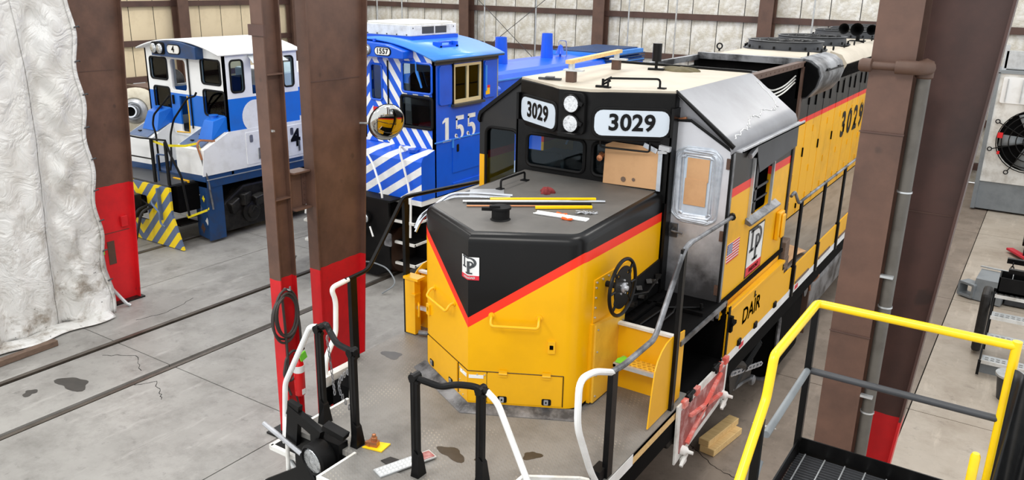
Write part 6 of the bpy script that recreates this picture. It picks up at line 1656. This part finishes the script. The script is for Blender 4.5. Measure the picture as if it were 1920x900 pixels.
# ================================================================== things around
# ---- stair landing with yellow guard rail, right front
XA, XB_, YA, YN_, ZP = 3.15, 4.23, -3.0, -3.95, 2.67
SL = thing('stair_landing', 'steel stair landing with yellow top rail and open grating, bottom right', 'stair landing', ((XA+XB_)/2, -3.5, 0))
mb = MB(); mb.box(XA, XB_+.02, YA+.02, YA+.03, ZP-.08, ZP+.10); build('toe_plate', mb, 'black', SL, smooth=0)
mb = MB(); mb.box(XA-.0, XA+.01, YN_, YA+.03, ZP-.08, ZP+.10); build('toe_plate', mb, 'black', SL, smooth=0)
mb = MB(); mb.box(XA+.011, XB_, YA+.015, YA+.02, ZP-.10, ZP-.02); build('edge_beam', mb, 'black_m', SL, smooth=0)
for k in range(31):
    mb = MB(); yy = YA-.015-.031*k; mb.box(XA+.015, XB_, yy, yy+.006, ZP-.03, ZP); build('grating_bar', mb, 'alu' if k == 99 else 'darkgrey', SL, smooth=0)
for k in range(9):
    mb = MB(); xx = XA+.06+.125*k; mb.tube([(xx, YA, ZP-.001), (xx, YN_, ZP-.001)], .005, 6); build('cross_rod', mb, 'alu', SL)
for k in range(22):
    mb = MB(); yy = YA+.0-.043*k; mb.box(XA-.03, XA, yy-.012, yy+.012, ZP-.03, ZP-.005); build('grating_end', mb, 'black', SL, smooth=0)
zr = 3.73
mb = MB(); mb.tube(fillet([(XB_, YA, zr), (XA, YA, zr), (XA, -3.92, zr), (XA, -3.975, 3.50), (XA, -5.3, 2.25)], .035), .026, 14); build('top_rail', mb, 'safety', SL)
mb = MB(); mb.tube([(XA, YA, 3.27), (XB_, YA, 3.27)], .022, 12); build('mid_rail', mb, 'darkgrey', SL)
mb = MB(); mb.tube([(XA, YA, 3.27), (XA, -3.88, 3.23)], .022, 12); build('mid_rail', mb, 'midgrey', SL)
mb = MB(); mb.tube([(XA, -3.95, 3.10), (XA, -5.3, 1.85)], .022, 12); build('mid_rail', mb, 'midgrey', SL)
mb = MB(); mb.box(XA-.02, XA+.02, YA-.02, YA+.02, 0.02, zr-.02); build('post', mb, 'black', SL, smooth=0)
mb = MB(); mb.box(XA-.022, XA+.022, -4.06, -4.02, 0.02, 3.40); build('post', mb, 'black', SL, smooth=0)
mb = MB(); mb.tube([(XB_, YA, .02), (XB_, YA, zr+.03)], .026, 14); build('post', mb, 'safety', SL)
mb = MB(); mb.tube([(4.15, -3.35, ZP-.05), (4.15, -3.35, 3.18), (4.15, -3.35, 3.20)], [.026, .026, .018], 14); build('post', mb, 'safety', SL)
for k in range(8):
    mb = MB(); y1 = YN_-.26*k; z1 = ZP-.24-.24*k; mb.box(XA+.02, XB_-.0, y1-.28, y1, z1-.03, z1); build('stair_tread', mb, 'darkgrey', SL, smooth=0)
for x in (XA, XB_):
    mb = MB(); mb.bar((x, YN_+.05, ZP-.12), (x, YN_-2.3, ZP-2.25), .02, .25); build('stringer', mb, 'black', SL, smooth=0)
# black tarpaulin slung over the right post
def bt(u, v):
    z = 3.62-1.5*v
    x = 4.245+.30*u*(1+.2*v)+.018*math.sin(u*22+v*3)*(.4+v)
    y = -3.08-.10*u+.04*math.sin(u*26+1.3)*(.3+v)
    return V((x-.03*v, y, z-.10*u*u))
mb = MB(); mb.grid(bt, 40, 20); o = build('tarpaulin', mb, 'black_tarp', smooth=60, solid=.006)
tag(o, 'black plastic sheet draped over the right railing post at the picture edge', 'tarpaulin')

# ---- things on the nose
def rod(name, a, b, r, mat, label, cat, n=8, group=None):
    mb = MB(); mb.tube([a, b], r, n); return tag(build(name, mb, mat), label, cat, group)
zt = lambda y: ztop(y)+.001
def flatbar(name, a, b, w, h, mat, label, cat):
    mb = MB(); mb.bar(a, b, w, h); return tag(build(name, mb, mat, smooth=0), label, cat)
flatbar('yellow_bar', (-.44, -1.42, zt(-1.42)+.012), (.46, -.83, zt(-.8)+.012), .05, .02, 'safety', 'long flat yellow bar on the nose, farthest of the loose bars', 'bar')
rod('steel_rod', (-.62, -1.64, zt(-1.6)+.014), (.58, -.86, zt(-.8)+.014), .013, 'chrome', 'long shiny steel rod on the nose between the two yellow bars', 'rod')
rod('steel_rod', (-.55, -1.67, zt(-1.6)+.012), (.50, -1.0, zt(-1)+.012), .011, 'black_m', 'long black rod lying on the nose beside the shiny one', 'rod')
flatbar('yellow_bar', (.10, -1.42, zt(-1.3)+.012), (.56, -1.10, zt(-1)+.012), .045, .02, 'safety', 'short yellow bar on the nose, nearest of the loose bars', 'bar')
rod('copper_rod', (-.50, -1.74, zt(-1.7)+.01), (.50, -1.09, zt(-1)+.01), .009, 'copper', 'thin copper coloured rod on the nose behind the vent cap', 'rod')
t = thing('bent_tube', 'pair of bent chrome tubes resting over the left edge of the nose', 'tube', (-.85, -1.7, 3.45))
for k, dz in enumerate((0, .03)):
    mb = MB(); mb.tube(fillet([(-.97-.02*k, -1.97+.02*k, 3.18+dz), (-.95-.02*k, -1.90, 3.30+dz), (-.80-.01*k, -1.62+.03*k, 3.50+dz), (-.62, -1.46+.04*k, zt(-1.5)+.02+dz), (-.30, -1.26+.04*k, zt(-1.3)+.014+dz*.4)], .08), .014, 8)
    build('tube', mb, 'chrome', t)
mb = MB(); mb.obox((-.62, -1.22, zt(-1.22)+.004), (.36, .30, .005), (0, -.02, .6)); tag(build('sheet_metal', mb, 'steel', smooth=0), 'thin grey sheet of metal lying on the left of the nose', 'sheet metal')
# rag
def crumple(name, c, r, mat, label, cat, seed, sz=.5):
    rnd = random.Random(seed); ph = [rnd.uniform(0, 6) for _ in range(8)]
    mb = MB(); c = V(c)
    def f(u, v):
        th = u*2*pi; la = v*pi/2
        k = 1+.18*math.sin(3*th+ph[0])+.12*math.sin(5*th+ph[1]+3*la)+.10*math.sin(9*th+ph[2])*math.cos(la*2)
        return c+V((r*k*math.cos(th)*math.cos(la), r*k*math.sin(th)*math.cos(la), r*sz*math.sin(la)*(1+.3*math.sin(4*th+ph[3])*math.cos(la))))
    mb.grid(f, 36, 10); return tag(build(name, mb, mat, smooth=70), label, cat)
crumple('rag', (-.10, -.86, zt(-.86)), .075, 'rag', 'crumpled dark red rag on the nose in front of the windshield', 'rag', 2, .8)
# white rack strip with clips
t = thing('rack_strip', 'white perforated metal strip lying on the nose by the right edge', 'metal strip', (.45, -1.5, zt(-1.5)))
R2 = Matrix.Rotation(.12, 3, 'Z')
mb = MB(); cc = V((.44, -1.50, zt(-1.5)+.006))
outer = [(-.27, -.045), (.27, -.045), (.27, .045), (-.27, .045)]
hol = [circ(-.24+.048*k, y, .011, 6) for k in range(11) for y in (-.02, .02)]
mb.plate(outer, hol, .005, cc, R2 @ V((1, 0, 0)), R2 @ V((0, 1, 0))); build('strip', mb, 'white', t, smooth=0)
mb = MB(); mb.tube([cc+R2 @ V((-.27, -.045, .004)), cc+R2 @ V((.27, -.045, .004))], .006, 5); mb.tube([cc+R2 @ V((-.27, .045, .004)), cc+R2 @ V((.27, .045, .004))], .006, 5); build('rim', mb, 'white', t)
for k, (dx, dy) in enumerate(((-.02, .06), (.09, -.075))):
    p = cc+R2 @ V((dx, dy, 0)); mb = MB(); mb.obox(p+V((-.03, 0, .005)), (.05, .03, .018), (0, .2, .3)); mb.obox(p+V((.03, .005, .005)), (.05, .03, .018), (0, -.2, -.2)); mb.obox(p, (.03, .014, .012))
    tag(build('plastic_clip', mb, 'orange', smooth=0, bevel=.004), 'orange plastic clip %s the white perforated strip' % ('behind' if k == 0 else 'in front of'), 'clip')
mb = MB(); rnd = random.Random(5)
for k in range(14): mb.tube([V((.52+.012*k+rnd.uniform(-.012, .012), -1.33+.006*k+rnd.uniform(-.03, .03), zt(-1.33)+.008+rnd.random()*.012))+V((.014*math.cos(a), .012*math.sin(a), .006*math.sin(a+k))) for a in [i*pi/3 for i in range(6)]], .0045, 5, closed=True)
tag(build('chain', mb, 'steel'), 'little heap of steel chain beside the white strip on the nose', 'chain')

# ---- things on the front platform
t = thing('bolted_bracket', 'small yellow bracket with a rusty bolt on the front platform', 'bracket', (-.24, -3.42, ZD))
mb = MB(); mb.plate([(-.33, -3.50), (-.14, -3.46), (-.16, -3.32), (-.27, -3.36)], [], .012, (0, 0, ZD+.014), XS, YS); build('plate', mb, 'safety', t, smooth=0)
mb = MB(); mb.obox((-.26, -3.43, ZD+.035), (.09, .06, .05), (0, 0, .3)); mb.lathe((-.26, -3.42, ZD+.05), ZS, [(.028, 0), (.028, .04), (.018, .045), (.018, .07), (0, .075)], 10); mb.obox((-.30, -3.45, ZD+.03), (.05, .04, .04)); build('bolt', mb, 'copper', t)
mb = MB(); mb.plate([(-.06, -3.56), (.05, -3.58), (.10, -3.52), (.06, -3.46), (-.03, -3.47)], [], .006, (0, 0, ZD+.008), XS, YS); tag(build('rubber_scrap', mb, 'rubber', smooth=0), 'flat black scrap of rubber on the platform by the drop plate', 'scrap')
t = thing('tread_plate', 'bright aluminium tread strip lying against the right front post', 'metal strip', (.2, -3.5, ZD))
mb = MB(); A_, B_ = V((.06, -3.74, ZD+.02)), V((.25, -3.24, ZD+.02)); mb.bar(A_, B_, .13, .012); build('plate', mb, 'alu', t, smooth=0)
mb = MB(); mb.bar(A_.lerp(B_, .74)+V((0, 0, .008)), A_.lerp(B_, .98)+V((0, 0, .008)), .10, .004); build('label', mb, 'pink', t, smooth=0)
dd_ = (B_-A_).normalized(); sd_ = V((dd_.y, -dd_.x, 0))
mb = MB()
for k in range(11):
    for j in (-1, 0, 1): p = A_.lerp(B_, .05+.065*k)+sd_*(.038*j)+V((0, 0, .006)); mb.lathe(p, ZS, [(.012, 0), (.009, .005), (.004, .005)], 6)
build('tread_studs', mb, 'white', t)
blob('oil_stain', .62, -3.05, .055, ZD+.001, 'oil', 'dark wet spot on the platform right of the nose point', 'stain', 9)
blob('oil_stain', .36, -3.12, .11, ZD+.001, 'oil', 'dark wet smear on the platform beside the aluminium strip', 'stain', 11, 1.3, .7)
blob('oil_stain', -1.35, -1.95, .10, ZD+.001, 'oil', 'dark wet spot on the platform left of the nose', 'stain', 13)
blob('oil_stain', .95, -2.75, .07, ZD+.001, 'oil', 'faint wet spot on the platform before the white rail', 'stain', 15)

# ---- things on the cab roof
def clampset(name, x, y, z, label):
    t = thing(name, label, 'clamp', (x, y, z))
    mb = MB(); mb.box(x-.05, x+.05, y-.04, y+.04, z, z+.12); build('block', mb, 'rust', t, smooth=0, bevel=.005)
    mb = MB(); mb.obox((x+.03, y, z+.128), (.22, .09, .018), (0, 0, .2)); mb.cyl((x, y, z+.13), (x, y, z+.20), .035, n=12); build('clamp_plate', mb, 'alu', t)
    mb = MB(); mb.cyl((x, y, z+.13), (x, y, z+.20), .028, n=10); build('screw', mb, 'alu', t)
    return t
clampset('roof_clamp', -.27, -.14, ZTOP+.001, 'rusty clamp with pale screw on the cab roof front edge')
clampset('roof_clamp', -.50, 1.42, ZTOP+.001, 'rusty clamp with pale screw farther back on the cab roof')
mb = MB(); mb.bar((-.255, -.24, ZTOP+.222), (-.51, 1.52, ZTOP+.222), .07, .04); tag(build('wood_strip', mb, 'wood', smooth=0), 'pale wooden strip resting on the two roof clamps', 'wood')
t = thing('roof_tool', 'small black cleaning tool by the grab handle on the cab roof', 'tool', (.22, -.33, ZTOP))
mb = MB(); mb.obox((.20, -.33, ZTOP+.012), (.12, .05, .02), (0, 0, .3)); mb.obox((.24, -.30, ZTOP+.05), (.10, .02, .02), (0, -.5, .5)); mb.obox((.25, -.30, ZTOP+.085), (.10, .02, .02), (0, -.5, .5)); mb.obox((.21, -.32, ZTOP+.05), (.02, .02, .08)); build('head', mb, 'black_m', t)
def bag(u, v):
    th = u*2*pi; la = v*pi/2
    k = 1+.10*math.sin(3*th)+.06*math.sin(7*th)
    return V((.17+.24*k*math.cos(th)*math.cos(la), 1.86+.16*k*math.sin(th)*math.cos(la), ZTOP+.001+.05*math.sin(la)*(1+.3*math.sin(5*th)*math.cos(la))))
mb = MB(); mb.grid(bag, 40, 8); tag(build('canvas_bag', mb, 'olive', smooth=70), 'flat olive canvas bag lying on the cab roof behind the antenna', 'bag')
# ---- things on the walkway
for k, z in enumerate((1.961, 2.205)):
    mb = MB(); mb.obox((1.50, 2.50-.02*k, z+.12), (.22, .26, .24), (0, 0, .06*k))
    tag(build('wooden_block', mb, 'wood_old', smooth=0, bevel=.008), 'dark weathered wooden block on the walkway behind the cab, %s of two' % ('lower', 'upper')[k], 'wood block', 'blocks on the walkway')
mb = MB(); mb.grid(lambda u, v: V((1.00+.56*u+.05*v, 2.85+1.0*v-.25*u, 1.97+.10*(math.sin(v*pi)*.6+u*(1-u))+.03*u)), 10, 10); tag(build('cardboard_sheet', mb, 'cardboard', smooth=70, solid=.006), 'curled tan cardboard sheet lying on the walkway beside the hood doors', 'cardboard')
# ---- timber on the floor under the open compartment door
mb = MB(); mb.obox((1.40, 1.20, .05), (.20, .75, .09), (0, 0, -.15)); o = tag(build('timber', mb, 'wood', smooth=0, bevel=.006), 'pale new timber stacked on the floor below the hanging red panel, lower piece', 'timber')
mb = MB(); mb.obox((1.35, 1.24, .14), (.14, .80, .09), (0, 0, -.15)); tag(build('timber', mb, 'wood', smooth=0, bevel=.006), 'pale new timber on the floor below the hanging red panel, upper piece', 'timber')

# ---- on the left post: coiled hose and extinguisher
t = thing('air_hose', 'coiled dark air hose hanging on the slim red and brown post', 'hose', (-3.05, -1.86, 1.3))
rnd = random.Random(8); pts = []
for i in range(5*26):
    a = i/26*2*pi; k = i/26
    rx, rz = .155+.012*math.sin(k*2.3)+.01*k, .30+.02*math.sin(k*1.7)
    pts.append((-3.13+.012*(k % 3), -1.86+rx*math.sin(a)+.02*math.sin(k), 1.74+rz*math.cos(a)*.95-.02*k))
mb = MB(); mb.tube(pts, .016, 8); build('coil', mb, 'hose', t)
mb = MB(); mb.tube(fillet([(-3.12, -1.90, 1.95), (-3.10, -1.90, 1.5), (-3.11, -1.88, 1.05), (-3.12, -1.95, .85), (-3.12, -1.86, .62)], .15), .016, 8); build('hose_drop', mb, 'hose', t)
mb = MB(); mb.tube(fillet([(-3.12, -1.70, 1.9), (-3.10, -1.66, 1.4), (-3.10, -1.70, 1.0), (-3.10, -1.86, .80), (-3.10, -1.98, .92), (-3.12, -1.90, 1.15), (-3.11, -1.78, 1.22), (-3.11, -1.68, 1.1)], .18, 6), .016, 8); build('hose_loop', mb, 'hose', t)
mb = MB(); mb.tube([(-3.16, -1.82, 2.02), (-3.06, -1.82, 2.02), (-3.06, -1.82, 2.07)], .012, 6); build('hook', mb, 'steel_sooty', t)
mb = MB(); mb.tube(fillet([(-3.13, -1.78, .6), (-3.13, -1.72, .35), (-3.14, -1.83, .05)], .15), .012, 6); build('hose_drop', mb, 'hose', t)
t = thing('fire_extinguisher', 'red fire extinguisher hung on the slim post below the hose coil', 'fire extinguisher', (-3.08, -1.78, .6))
mb = MB(); mb.lathe((-3.07, -1.76, .60), ZS, [(.06, 0), (.07, .015), (.07, .40), (.055, .46), (.028, .49), (.025, .53), (0, .53)], 20); b = build('cylinder', mb, 'extinguisher', t)
mb = MB(); mb.box(-3.10, -3.03, -1.80, -1.72, 1.12, 1.15); mb.obox((-3.04, -1.76, 1.20), (.03, .16, .025), (.25, 0, 0)); mb.obox((-3.04, -1.76, 1.16), (.03, .14, .02), (-.1, 0, 0)); build('valve', mb, 'black_m', t)
mb = MB(); mb.lathe((-3.07, -1.76, .92), ZS, [(.0712, 0), (.0712, .09)], 20); build('label_band', mb, 'white', t)
mb = MB(); mb.obox((-3.0, -1.74, 1.14), (.02, .10, .10), (.3, 0, 0)); build('tag', mb, 'green', t, smooth=0)
mb = MB(); mb.obox((-3.0, -1.76, .66), (.006, .05, .07)); build('sticker', mb, 'white', t, smooth=0)

# ---- convex mirror on the wide column
t = thing('convex_mirror', 'round convex safety mirror on an arm off the wide brown column', 'mirror', (-2.86, -.38, 3.60))
cm = V((-2.78, -.34, 3.885)); nm = V((.86, -.46, -.2)).normalized()
mb = MB(); mb.lathe(cm, nm, [(.235*math.cos(a), .235*.32*math.sin(a)) for a in [i*pi/2/10 for i in range(11)]], 40); build('glass', mb, 'mirror', t)
mb = MB(); mb.lathe(cm, nm, [(.0, -.035), (.12, -.03), (.235, -.012), (.242, 0), (.235, .006)], 40); build('housing', mb, 'black_m', t)
mb = MB(); mb.tube([(-3.19, -.42, 3.84), (-3.0, -.38, 3.85), cm-nm*.03], .014, 8); mb.obox((-3.18, -.42, 3.84), (.03, .08, .1)); build('arm', mb, 'alu', t)

# ---- radiator fan unit at the far right
t = thing('fan_unit', 'white panelled cooling unit with a caged fan, far right behind the columns', 'fan unit', (4.0, 16.9, 0))
mb = MB(); mb.box(2.90, 5.3, 16.5, 17.6, .05, .80); build('base', mb, 'midgrey', t, smooth=0, bevel=.01)
mb = MB(); mb.plate([(2.95, .80), (5.25, .80), (5.25, 3.60), (2.95, 3.60)], [circ(3.95, 1.95, .78, 36)], .05, (0, 16.46, 0), XS, ZS); build('front_panel', mb, 'white_dirty', t, smooth=0)
mb = MB(); mb.box(2.90, 5.3, 16.5, 17.6, .8, 3.6); build('casing', mb, 'void', t, smooth=0)
mb = MB(); mb.box(2.86, 2.96, 16.42, 17.6, .05, 3.62); mb.box(2.86, 5.3, 16.42, 17.6, 3.60, 3.68); build('frame', mb, 'midgrey', t, smooth=0)
mb = MB(); mb.plate(rrect(3.05, 5.2, 2.86, 3.52, .04), [], .03, (0, 16.43, 0), XS, ZS); build('upper_cover', mb, 'white', t, smooth=0, bevel=.01)
for k in range(6):
    mb = MB(); mb.box(3.15+.33*k, 3.18+.33*k, 16.38, 16.40, 2.9, 3.48); build('cover_rib', mb, 'alu', t, smooth=0)
mb = MB()
for r in (.2, .36, .52, .68, .80): mb.tube([(3.95+r*math.cos(a), 16.38, 1.95+r*math.sin(a)) for a in [i*2*pi/32 for i in range(32)]], .014, 6, closed=True)
for k in range(8):
    a = k*pi/4+.3; mb.tube([(3.95, 16.38, 1.95), (3.95+.9*math.cos(a), 16.38, 1.95+.9*math.sin(a))], .014, 6)
    mb.tube([(3.95+(.9+.05)*math.cos(a)+.05*math.cos(q), 16.40, 1.95+.95*math.sin(a)+.05*math.sin(q)) for q in [i*pi/4 for i in range(8)]], .014, 5, closed=True)
build('fan_guard', mb, 'black_m', t)
for k in range(5):
    a = k*2*pi/5+.5; mb = MB()
    d = V((math.cos(a), 0, math.sin(a))); e = V((-math.sin(a), 0, math.cos(a))); c = V((3.95, 16.44, 1.95))
    mb.add([c+d*.14-e*.06+V((0, .03, 0)), c+d*.14+e*.10-V((0, .02, 0)), c+d*.70+e*.28-V((0, .03, 0)), c+d*.74-e*.02+V((0, .05, 0))], [(0, 1, 2, 3)])
    build('fan_blade', mb, 'midgrey', t, solid=.012)
mb = MB(); mb.lathe((3.95, 16.45, 1.95), NY, [(.16, 0), (.16, .05), (0, .07)], 16); build('fan_hub', mb, 'darkgrey', t)
mb = MB(); mb.obox((3.22, 16.38, 2.05), (.12, .03, .14)); build('red_tag', mb, 'signred', t, smooth=0)
mb = MB(); mb.obox((3.25, 16.38, 1.6), (.06, .03, .08)); build('red_tag', mb, 'signred', t, smooth=0)
mb = MB(); mb.box(3.0, 3.9, 16.6, 16.9, 3.72, 4.15); mb.box(2.95, 3.05, 16.6, 16.7, 3.68, 4.3); build('bracket', mb, 'alu', t, smooth=0)

# ---- rolling steps, bin, ducting and chain at the right
t = thing('rolling_steps', 'grey rolling steps with perforated treads standing behind the yellow rail', 'steps', (4.35, 5.8, 0))
for k in range(4):
    z = .26+.27*k; y = 5.35+.27*k
    mb = MB(); hol = [rrect(4.02+.075*i, 4.07+.075*i, y+.05+.075*j, y+.09+.075*j, .008, 2) for i in range(9) for j in range(2)]
    mb.plate([(3.98, y), (4.75, y), (4.75, y+.24), (3.98, y+.24)], hol, .02, (0, 0, z), XS, YS); tr_ = build('tread', mb, 'alu', t, smooth=0)
    mb = MB(); mb.box(3.97, 4.76, y-.01, y+.005, z-.05, z+.005); build('tread_nose', mb, 'white_dirty', tr_, smooth=0)
for x in (3.96, 4.75):
    mb = MB(); mb.bar((x, 5.35, .02), (x, 5.35, .26), .03, .04); mb.bar((x, 5.35, .2), (x, 6.40, 1.02), .025, .08); mb.bar((x, 6.45, .02), (x, 6.45, 1.08), .03, .05); build('side_frame', mb, 'black_m', t, smooth=0)
mb = MB(); mb.box(3.98, 4.74, 5.45, 5.47, .02, .20); build('kick_mesh', mb, 'midgrey', t, smooth=0)
t = thing('parts_tray', 'black parts tray with open cells on top of the rolling steps', 'tray', (4.4, 6.35, 1.1))
mb = MB(); mb.box(3.98, 4.9, 6.15, 6.55, 1.10, 1.14); mb.box(3.98, 4.0, 6.15, 6.55, 1.1, 1.36); mb.box(4.88, 4.9, 6.15, 6.55, 1.1, 1.36); mb.box(3.98, 4.9, 6.15, 6.17, 1.1, 1.36); mb.box(3.98, 4.9, 6.53, 6.55, 1.1, 1.36); build('tray', mb, 'black_m', t, smooth=0)
for k in range(4):
    mb = MB(); mb.box(4.15+.18*k, 4.16+.18*k, 6.17, 6.53, 1.1, 1.36); build('divider', mb, 'alu', t, smooth=0)
t = thing('lifting_frame', 'black lifting beams with a hanging chain above the parts tray', 'lifting frame', (4.5, 6.9, 0))
mb = MB(); mb.box(4.03, 5.4, 6.80, 6.88, 1.42, 1.50); build('beam', mb, 'black', t, smooth=0)
mb = MB(); mb.box(4.08, 5.4, 6.3, 6.38, 1.40, 1.47); build('beam', mb, 'black', t, smooth=0)
mb = MB(); mb.box(5.3, 5.4, 6.3, 6.88, 0.02, 1.45); build('leg', mb, 'black', t, smooth=0)
mb = MB()
for k in range(9):
    p = V((4.12, 6.62, 1.46-.06*k)); mb.tube([p+V((.022*math.cos(a)*(k % 2), .022*math.cos(a)*((k+1) % 2), .038*math.sin(a))) for a in [i*pi/4 for i in range(8)]], .009, 6, closed=True)
build('chain', mb, 'black_m', t)
mb = MB(); mb.obox((3.86, 6.4, .55), (.14, .5, 1.0), (0, 0, 0)); tag(build('rubber_block', mb, 'rubber', smooth=0, bevel=.05), 'dark rounded block standing against the left of the rolling steps', 'block')
t = thing('waste_bin', 'dark plastic waste bin with grey rim behind the right railing post', 'bin', (4.4, 4.75, 0))
mb = MB(); mb.lathe((4.40, 4.75, 0), ZS, [(.14, 0), (.19, .38), (.17, .38), (.13, .03), (0, .03)], 24); build('body', mb, 'darkgrey', t)
mb = MB(); mb.lathe((4.40, 4.75, .36), ZS, [(.185, 0), (.21, 0), (.21, .03), (.185, .03)], 24); build('rim', mb, 'alu', t)
t = thing('duct_section', 'grey sheet metal duct section lying on the floor behind the rolling steps', 'duct', (3.9, 9.3, 0))
mb = MB(); mb.add([(3.55, 8.9, .02), (4.05, 8.75, .02), (4.15, 9.5, .02), (3.6, 9.7, .02), (3.58, 8.95, .42), (4.08, 8.8, .45), (4.18, 9.5, .45), (3.62, 9.65, .42)], [(0, 1, 5, 4), (4, 5, 6, 7), (1, 2, 6, 5), (2, 3, 7, 6), (3, 0, 4, 7)]); build('box', mb, 'midgrey', t, smooth=0)
mb = MB(); mb.plate(rrect(-.16, .16, .0, .28, .03), [rrect(-.12, .12, .04, .24, .02)], .25, (3.44, 8.92, .03), V((.85, -.5, 0)), ZS); build('collar', mb, 'midgrey', t, smooth=0)
mb = MB(); mb.box(4.1, 4.75, 8.9, 9.6, .02, .42); build('end_piece', mb, 'darkgrey', t, smooth=0, bevel=.02)
mb = MB(); mb.bar((3.6, 9.68, .46), (4.3, 9.45, .5), .06, .02); build('lip', mb, 'alu', t, smooth=0)
t = thing('ramp_frame', 'dark frame with a red edge lying on the floor at the right picture edge', 'frame', (4.5, 12.4, 0))
mb = MB(); mb.bar((3.98, 12.75, .08), (4.7, 11.5, .10), .16, .06); build('edge', mb, 'logo_red', t, smooth=0, bevel=.02)
mb = MB(); mb.box(4.25, 5.0, 12.2, 13.4, .02, .5); mb.obox((4.3, 13.0, .45), (.2, .9, .12), (.4, 0, 0)); build('body', mb, 'black_m', t, smooth=0, bevel=.02)

# ---- machinery along the left wall behind the white switcher
t = thing('turbocharger', 'pale cast turbocharger on dark machinery left of the white switcher cab', 'turbocharger', (-16.6, 5.2, 1.0))
tc = V((-16.6, 5.0, 2.02)); ax = V((.62, -.70, .1)).normalized()
mb = MB(); mb.lathe(tc, ax, [(.0, -.3), (.45, -.28), (.62, -.1), (.62, .06), (.52, .16), (.36, .2), (.30, .12)], 32); build('volute', mb, 'turbo', t)
mb = MB(); mb.lathe(tc, ax, [(.34, .1), (.32, .25), (.24, .36), (.22, .30), (.0, .2)], 28); build('housing', mb, 'steel', t)
mb = MB(); mb.lathe(tc+ax*.30, ax, [(.17, 0), (.16, .28), (.125, .28), (.12, .05), (0, .05)], 24); build('inlet', mb, 'chrome', t)
mb = MB(); mb.lathe(tc+ax*.50, ax, [(.12, 0), (0, .02)], 20); build('inlet_hole', mb, 'void', t)
mb = MB(); mb.tube(fillet([tc+V((.1, 0, -.5)), tc+V((.5, .35, -.42)), tc+V((1.0, .8, -.3))], .2), [.16]+[.15]*5+[.12], 12) if False else mb.tube([tc+V((.1, 0, -.5)), tc+V((.5, .35, -.42)), tc+V((1.0, .8, -.3))], [.18, .16, .12], 12); build('outlet', mb, 'turbo', t)
mb = MB(); mb.tube(fillet([tc+V((.5, .1, .3)), tc+V((.7, .35, .3)), tc+V((.75, .4, -.1))], .1), .035, 8); build('pipe', mb, 'alu', t)
t = thing('machinery_rack', 'dark greasy machinery stored by the wall left of the white switcher', 'machinery', (-17.6, 5.8, 0))
mb = MB(); mb.box(-18.4, -15.9, 4.7, 7.4, 0, 1.30); build('block', mb, 'grease', t, smooth=0, bevel=.05)
mb = MB(); mb.box(-18.6, -16.4, 6.0, 7.6, 2.30, 2.46); build('shelf', mb, 'rust', t, smooth=0)
mb = MB(); mb.box(-18.4, -18.2, 6.0, 6.2, 1.3, 2.4); mb.box(-16.7, -16.5, 6.0, 6.2, 1.3, 2.4); mb.box(-18.3, -16.5, 7.0, 7.2, 1.3, 2.4); build('rack_post', mb, 'darkgrey', t, smooth=0)
rnd = random.Random(21)
for k in range(8):
    mb = MB(); c = (-17.6+rnd.uniform(-.5, .5), 6.2+rnd.uniform(-.2, .6), 1.36+rnd.uniform(0, .6)); mb.lathe(c, (rnd.uniform(.3, 1), -1, 0), [(0, 0), (.18, 0), (.2, .08), (.1, .16), (.08, .26), (0, .26)], 16); build('pulley', mb, 'grease', t)
mb = MB(); mb.lathe((-16.3, 6.0, 2.78), (.6, -.8, 0), [(0, 0), (.32, 0), (.34, .1), (.25, .2), (.22, .3), (0, .3)], 20); mb.box(-16.5, -16.1, 6.0, 6.4, 2.462, 2.7); tag(build('gear_casing', mb, 'grease'), 'dark round gear casing on the shelf above the pale turbocharger', 'casing')
t = thing('parts_cart', 'low cart with pale parts on the floor beyond the white switcher platform', 'cart', (-14.6, 4.2, 0))
mb = MB(); mb.box(-15.4, -13.9, 3.6, 4.8, .75, .82); mb.box(-15.4, -15.3, 3.6, 3.7, 0, .75); mb.box(-14.0, -13.9, 3.6, 3.7, 0, .75); mb.box(-15.4, -15.3, 4.7, 4.8, 0, .75); mb.box(-14.0, -13.9, 4.7, 4.8, 0, .75); build('frame', mb, 'darkgrey', t, smooth=0)
for k in range(6):
    mb = MB(); mb.obox((-15.1+.22*k, 4.0+rnd.uniform(-.2, .4), .92), (.2, .3, .2), (0, 0, rnd.uniform(0, 1.5))); build('box', mb, ('white_dirty', 'pinkbar', 'cardboard')[k % 3], t, smooth=0)
t = thing('air_drum', 'dark upright cylinder with looped pale cables, seen between the slim post and the wide column', 'cylinder', (-7.78, 2.2, 0))
mb = MB(); mb.lathe((-7.78, 2.2, 0.002), ZS, [(.10, 0), (.17, .10), (.17, .95), (.15, 1.02), (0, 1.04)], 20); build('body', mb, 'darkgrey', t)
mb = MB(); mb.lathe((-7.78, 2.2, .98), ZS, [(.172, 0), (.18, .01), (.18, .05), (.172, .06)], 20); build('collar', mb, 'black_m', t)
for k in range(3):
    mb = MB(); mb.tube([(-7.78+(.19+.01*k)*math.cos(a), 2.2+(.19+.01*k)*math.sin(a), .30+.05*k+.05*math.sin(a*2+k)) for a in [i*2*pi/24 for i in range(24)]], .012, 6, closed=True); build('cable', mb, 'alu', t)
mb = MB(); mb.tube(fillet([(-7.60, 2.12, .9), (-7.5, 2.02, .8), (-7.52, 2.04, .45), (-7.62, 2.1, .4)], .08), .02, 8); build('pipe', mb, 'white', t)
